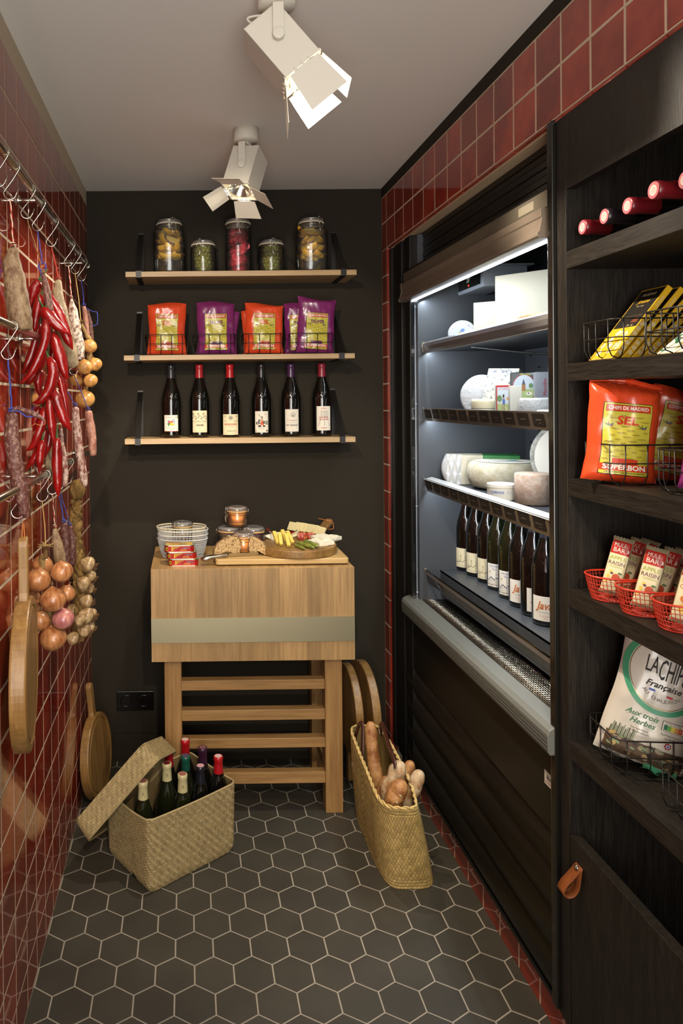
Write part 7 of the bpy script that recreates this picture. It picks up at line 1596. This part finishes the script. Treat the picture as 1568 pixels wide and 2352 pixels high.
# white crisp bags low down
wire_basket('black wire basket holding the white bag with the green ring on the lowest dark shelf', (.935, 1.415, UZ[4]+.0006), -.10, .172, .125, .075, gb2)
wire_basket('black wire basket at the right edge of the lowest dark shelf with a white bag', (.945, 1.205, UZ[4]+.0006), -.10, .172, .125, .075, gb2)
WF = film('white_film', '#bdb6a8', .3); GRN = P('mint_green_print', '#3f8a66', .4, coat=.3); GOLD = P('gold_print', '#8a7a3c', .3, metal=.6)
def art_fr(green=True):
    def art(g, f):
        H_ = .285; cy = .195; W_ = .165
        if green:
            ringp(g, GRN, 0, cy, .073, .078, .010, f, 60, lift=1); ringp(g, GOLD, 0, cy, .0655, .0705, .0010, f, 60)
            poly(g, GRN, [(.035, .262), (.07, .262), (.07, .235), (.055, .245)], f, 1)
        for i, ch in enumerate('ARTISANALE'): a = 2.35-i*.178; write(g, GREYI, ch, .052*math.cos(a), cy+.054*math.sin(a), .0075, f, ang=a-PI/2)
        for i, ch in enumerate('AU CHAUDRON'):
            a = -2.25+i*.135
            if ch != ' ': write(g, GREYI, ch, .050*math.cos(a), cy+.054*math.sin(a), .0075, f, ang=a+PI/2)
        write(g, INK, 'LA', -.029, cy+.010, .034, f, width=.022); write(g, INK, 'CHIPS', .011, cy+.004, .042, f, width=.052); write(g, INK, 'Française', .000, cy-.026, .0125, f, shear=.3, width=.066, bold=.01)
        stroke(g, REDI, [(.001, cy+.048), (.005, cy+.053), (.009, cy+.048), (.007, cy+.042)], .0022, f)
        for k in range(5): stroke(g, INK, [(-.018+.005*k, cy+.036-.001*k), (-.014+.005*k, cy+.046+.002*math.sin(k*2)), (-.006+.004*k, cy+.040)], .0010, f)
        poly(g, P('flag_blue', '#3a55a8', .5), [(-.024, cy-.036), (-.013, cy-.036), (-.013, cy-.040), (-.024, cy-.040)], f); poly(g, REDI, [(.010, cy-.040), (.021, cy-.040), (.021, cy-.044), (.010, cy-.044)], f)
        if green: write(g, P('herb_green', '#2f6a44', .5), 'Aux trois', -.022, .102, .011, f, shear=.35, bold=.01); write(g, P('herb_green', '#2f6a44', .5), 'Herbes', -.018, .087, .011, f, shear=.35, bold=.01)
        else: write(g, INK, 'CHAUDRON', 0, .116, .010, f, width=.07); ringp(g, REDI, -.005, .090, .020, .016, .004, f, 30); write(g, REDI, 'Piment', -.004, .093, .011, f, shear=.35, bold=.01); write(g, REDI, 'Fumé', -.002, .082, .010, f, shear=.35, bold=.01)
        for k in range(2): sq(g, INK, -.020+.004*k, .073-.006*k, .030, f, amp=.0012, wd=.0006, seed=k)
        patch(g, INK, .016, .056, .088, .107, f, 1.6, 6, 2); patch(g, PWHT, .0168, .0552, .0888, .1062, f, 2, 6, 2); write(g, INK, 'NUTRI-SCORE', .035, .103, .0036, f, width=.030)
        for k, (ch, c_) in enumerate((('A', '#2c6a4c'), ('B', '#5f9c44'), ('C', '#c9b53a'), ('D', '#c07a34'), ('E', '#b0412c'))):
            x0 = .0190+.0068*k; patch(g, P('score_'+ch.lower(), c_, .5), x0, x0+.0068, .090, .1005, f, 3); write(g, PWHT, ch, x0+.0034, .0953, .0050, f)
        sq(g, INK, .034, .080, .034, f, amp=.0012, wd=.0006); sq(g, INK, .037, .074, .024, f, amp=.0012, wd=.0006, seed=3)
        poly(g, P('rosette_red', '#7d2026', .5), [(.034+.007*math.cos(k*PI/7+.2)*(1 if k % 2 else .75), .060+.007*math.sin(k*PI/7+.2)*(1 if k % 2 else .75)) for k in range(14)], f, 2); poly(g, P('flag_blue', '#3a55a8'), ell(.034, .060, .0025, .0025, 8), f, 3.5); poly(g, PWHT, ell(.034, .060, .0038, .0038, 8), f, 3)
        r_ = random.Random(3 if green else 4); cols = [P('herb_dark', '#4a4a3a', .6), P('herb_sage', '#6f7f5c', .6), P('potato_tan', '#9c8455', .6), P('wood_umber', '#54412e', .6), P('photo_beige', '#8d7f6c', .6), P('smoke_brown', '#3a2f28', .6)]
        g.mat(cols[0]); patch(g, cols[3] if green else cols[2], -.070, .070, .010, .048, f, 1, 20, 5)
        for k in range(70):
            x0 = r_.uniform(-.064, .064); y0 = r_.uniform(.012, .048); a = r_.uniform(0, 3); ra, rb = r_.uniform(.004, .010), r_.uniform(.002, .005)
            poly(g, cols[r_.randrange(6)], [(x0+ra*math.cos(q)*math.cos(a)-rb*math.sin(q)*math.sin(a), y0+ra*math.cos(q)*math.sin(a)*.6+rb*math.sin(q)*math.cos(a)) for q in [2*PI*m/8 for m in range(8)]], f, 1.5+k*.02)
        for k in range(14): x0 = -.066+.003*k; stroke(g, cols[k % 2], [(x0, .046), (x0+.002, .060+.010*abs(math.sin(k*2)))], .0018, f, 1.5)
    return art
def green_tab(g, pr):
    g.mat(P('mint_green_film', '#4a9c74', .3, coat=.4, bump=(40, .5, .004))); g.grid(lambda u, v: pr(.52+.36*u, .012, 1)+Vector((.004*math.sin(v*5), -.026*v-.006*math.sin(u*7), .010*math.cos(v*4)*(1-v)+.004*math.sin(u*8)-.001)), 12, 8)
bag('large white crisp bag with a green ring, at the front of the lowest dark shelf', (.912, 1.405, UZ[4]+.010), -.45, WF, .162, .285, .036, 31, art_fr(True), (-.12, .26), extra=green_tab)
bag('white crisp bag tucked behind the green-ringed one on the lowest dark shelf', (.995, 1.380, UZ[4]+.006), -.2, WF, .150, .20, .018, 33, art_fr(True), (-.1, .12))
bag('white crisp bag with a red Piment Fumé circle, cut off by the right edge', (.955, 1.190, UZ[4]+.010), -.45, WF, .165, .280, .036, 32, art_fr(False), (-.10, .15))
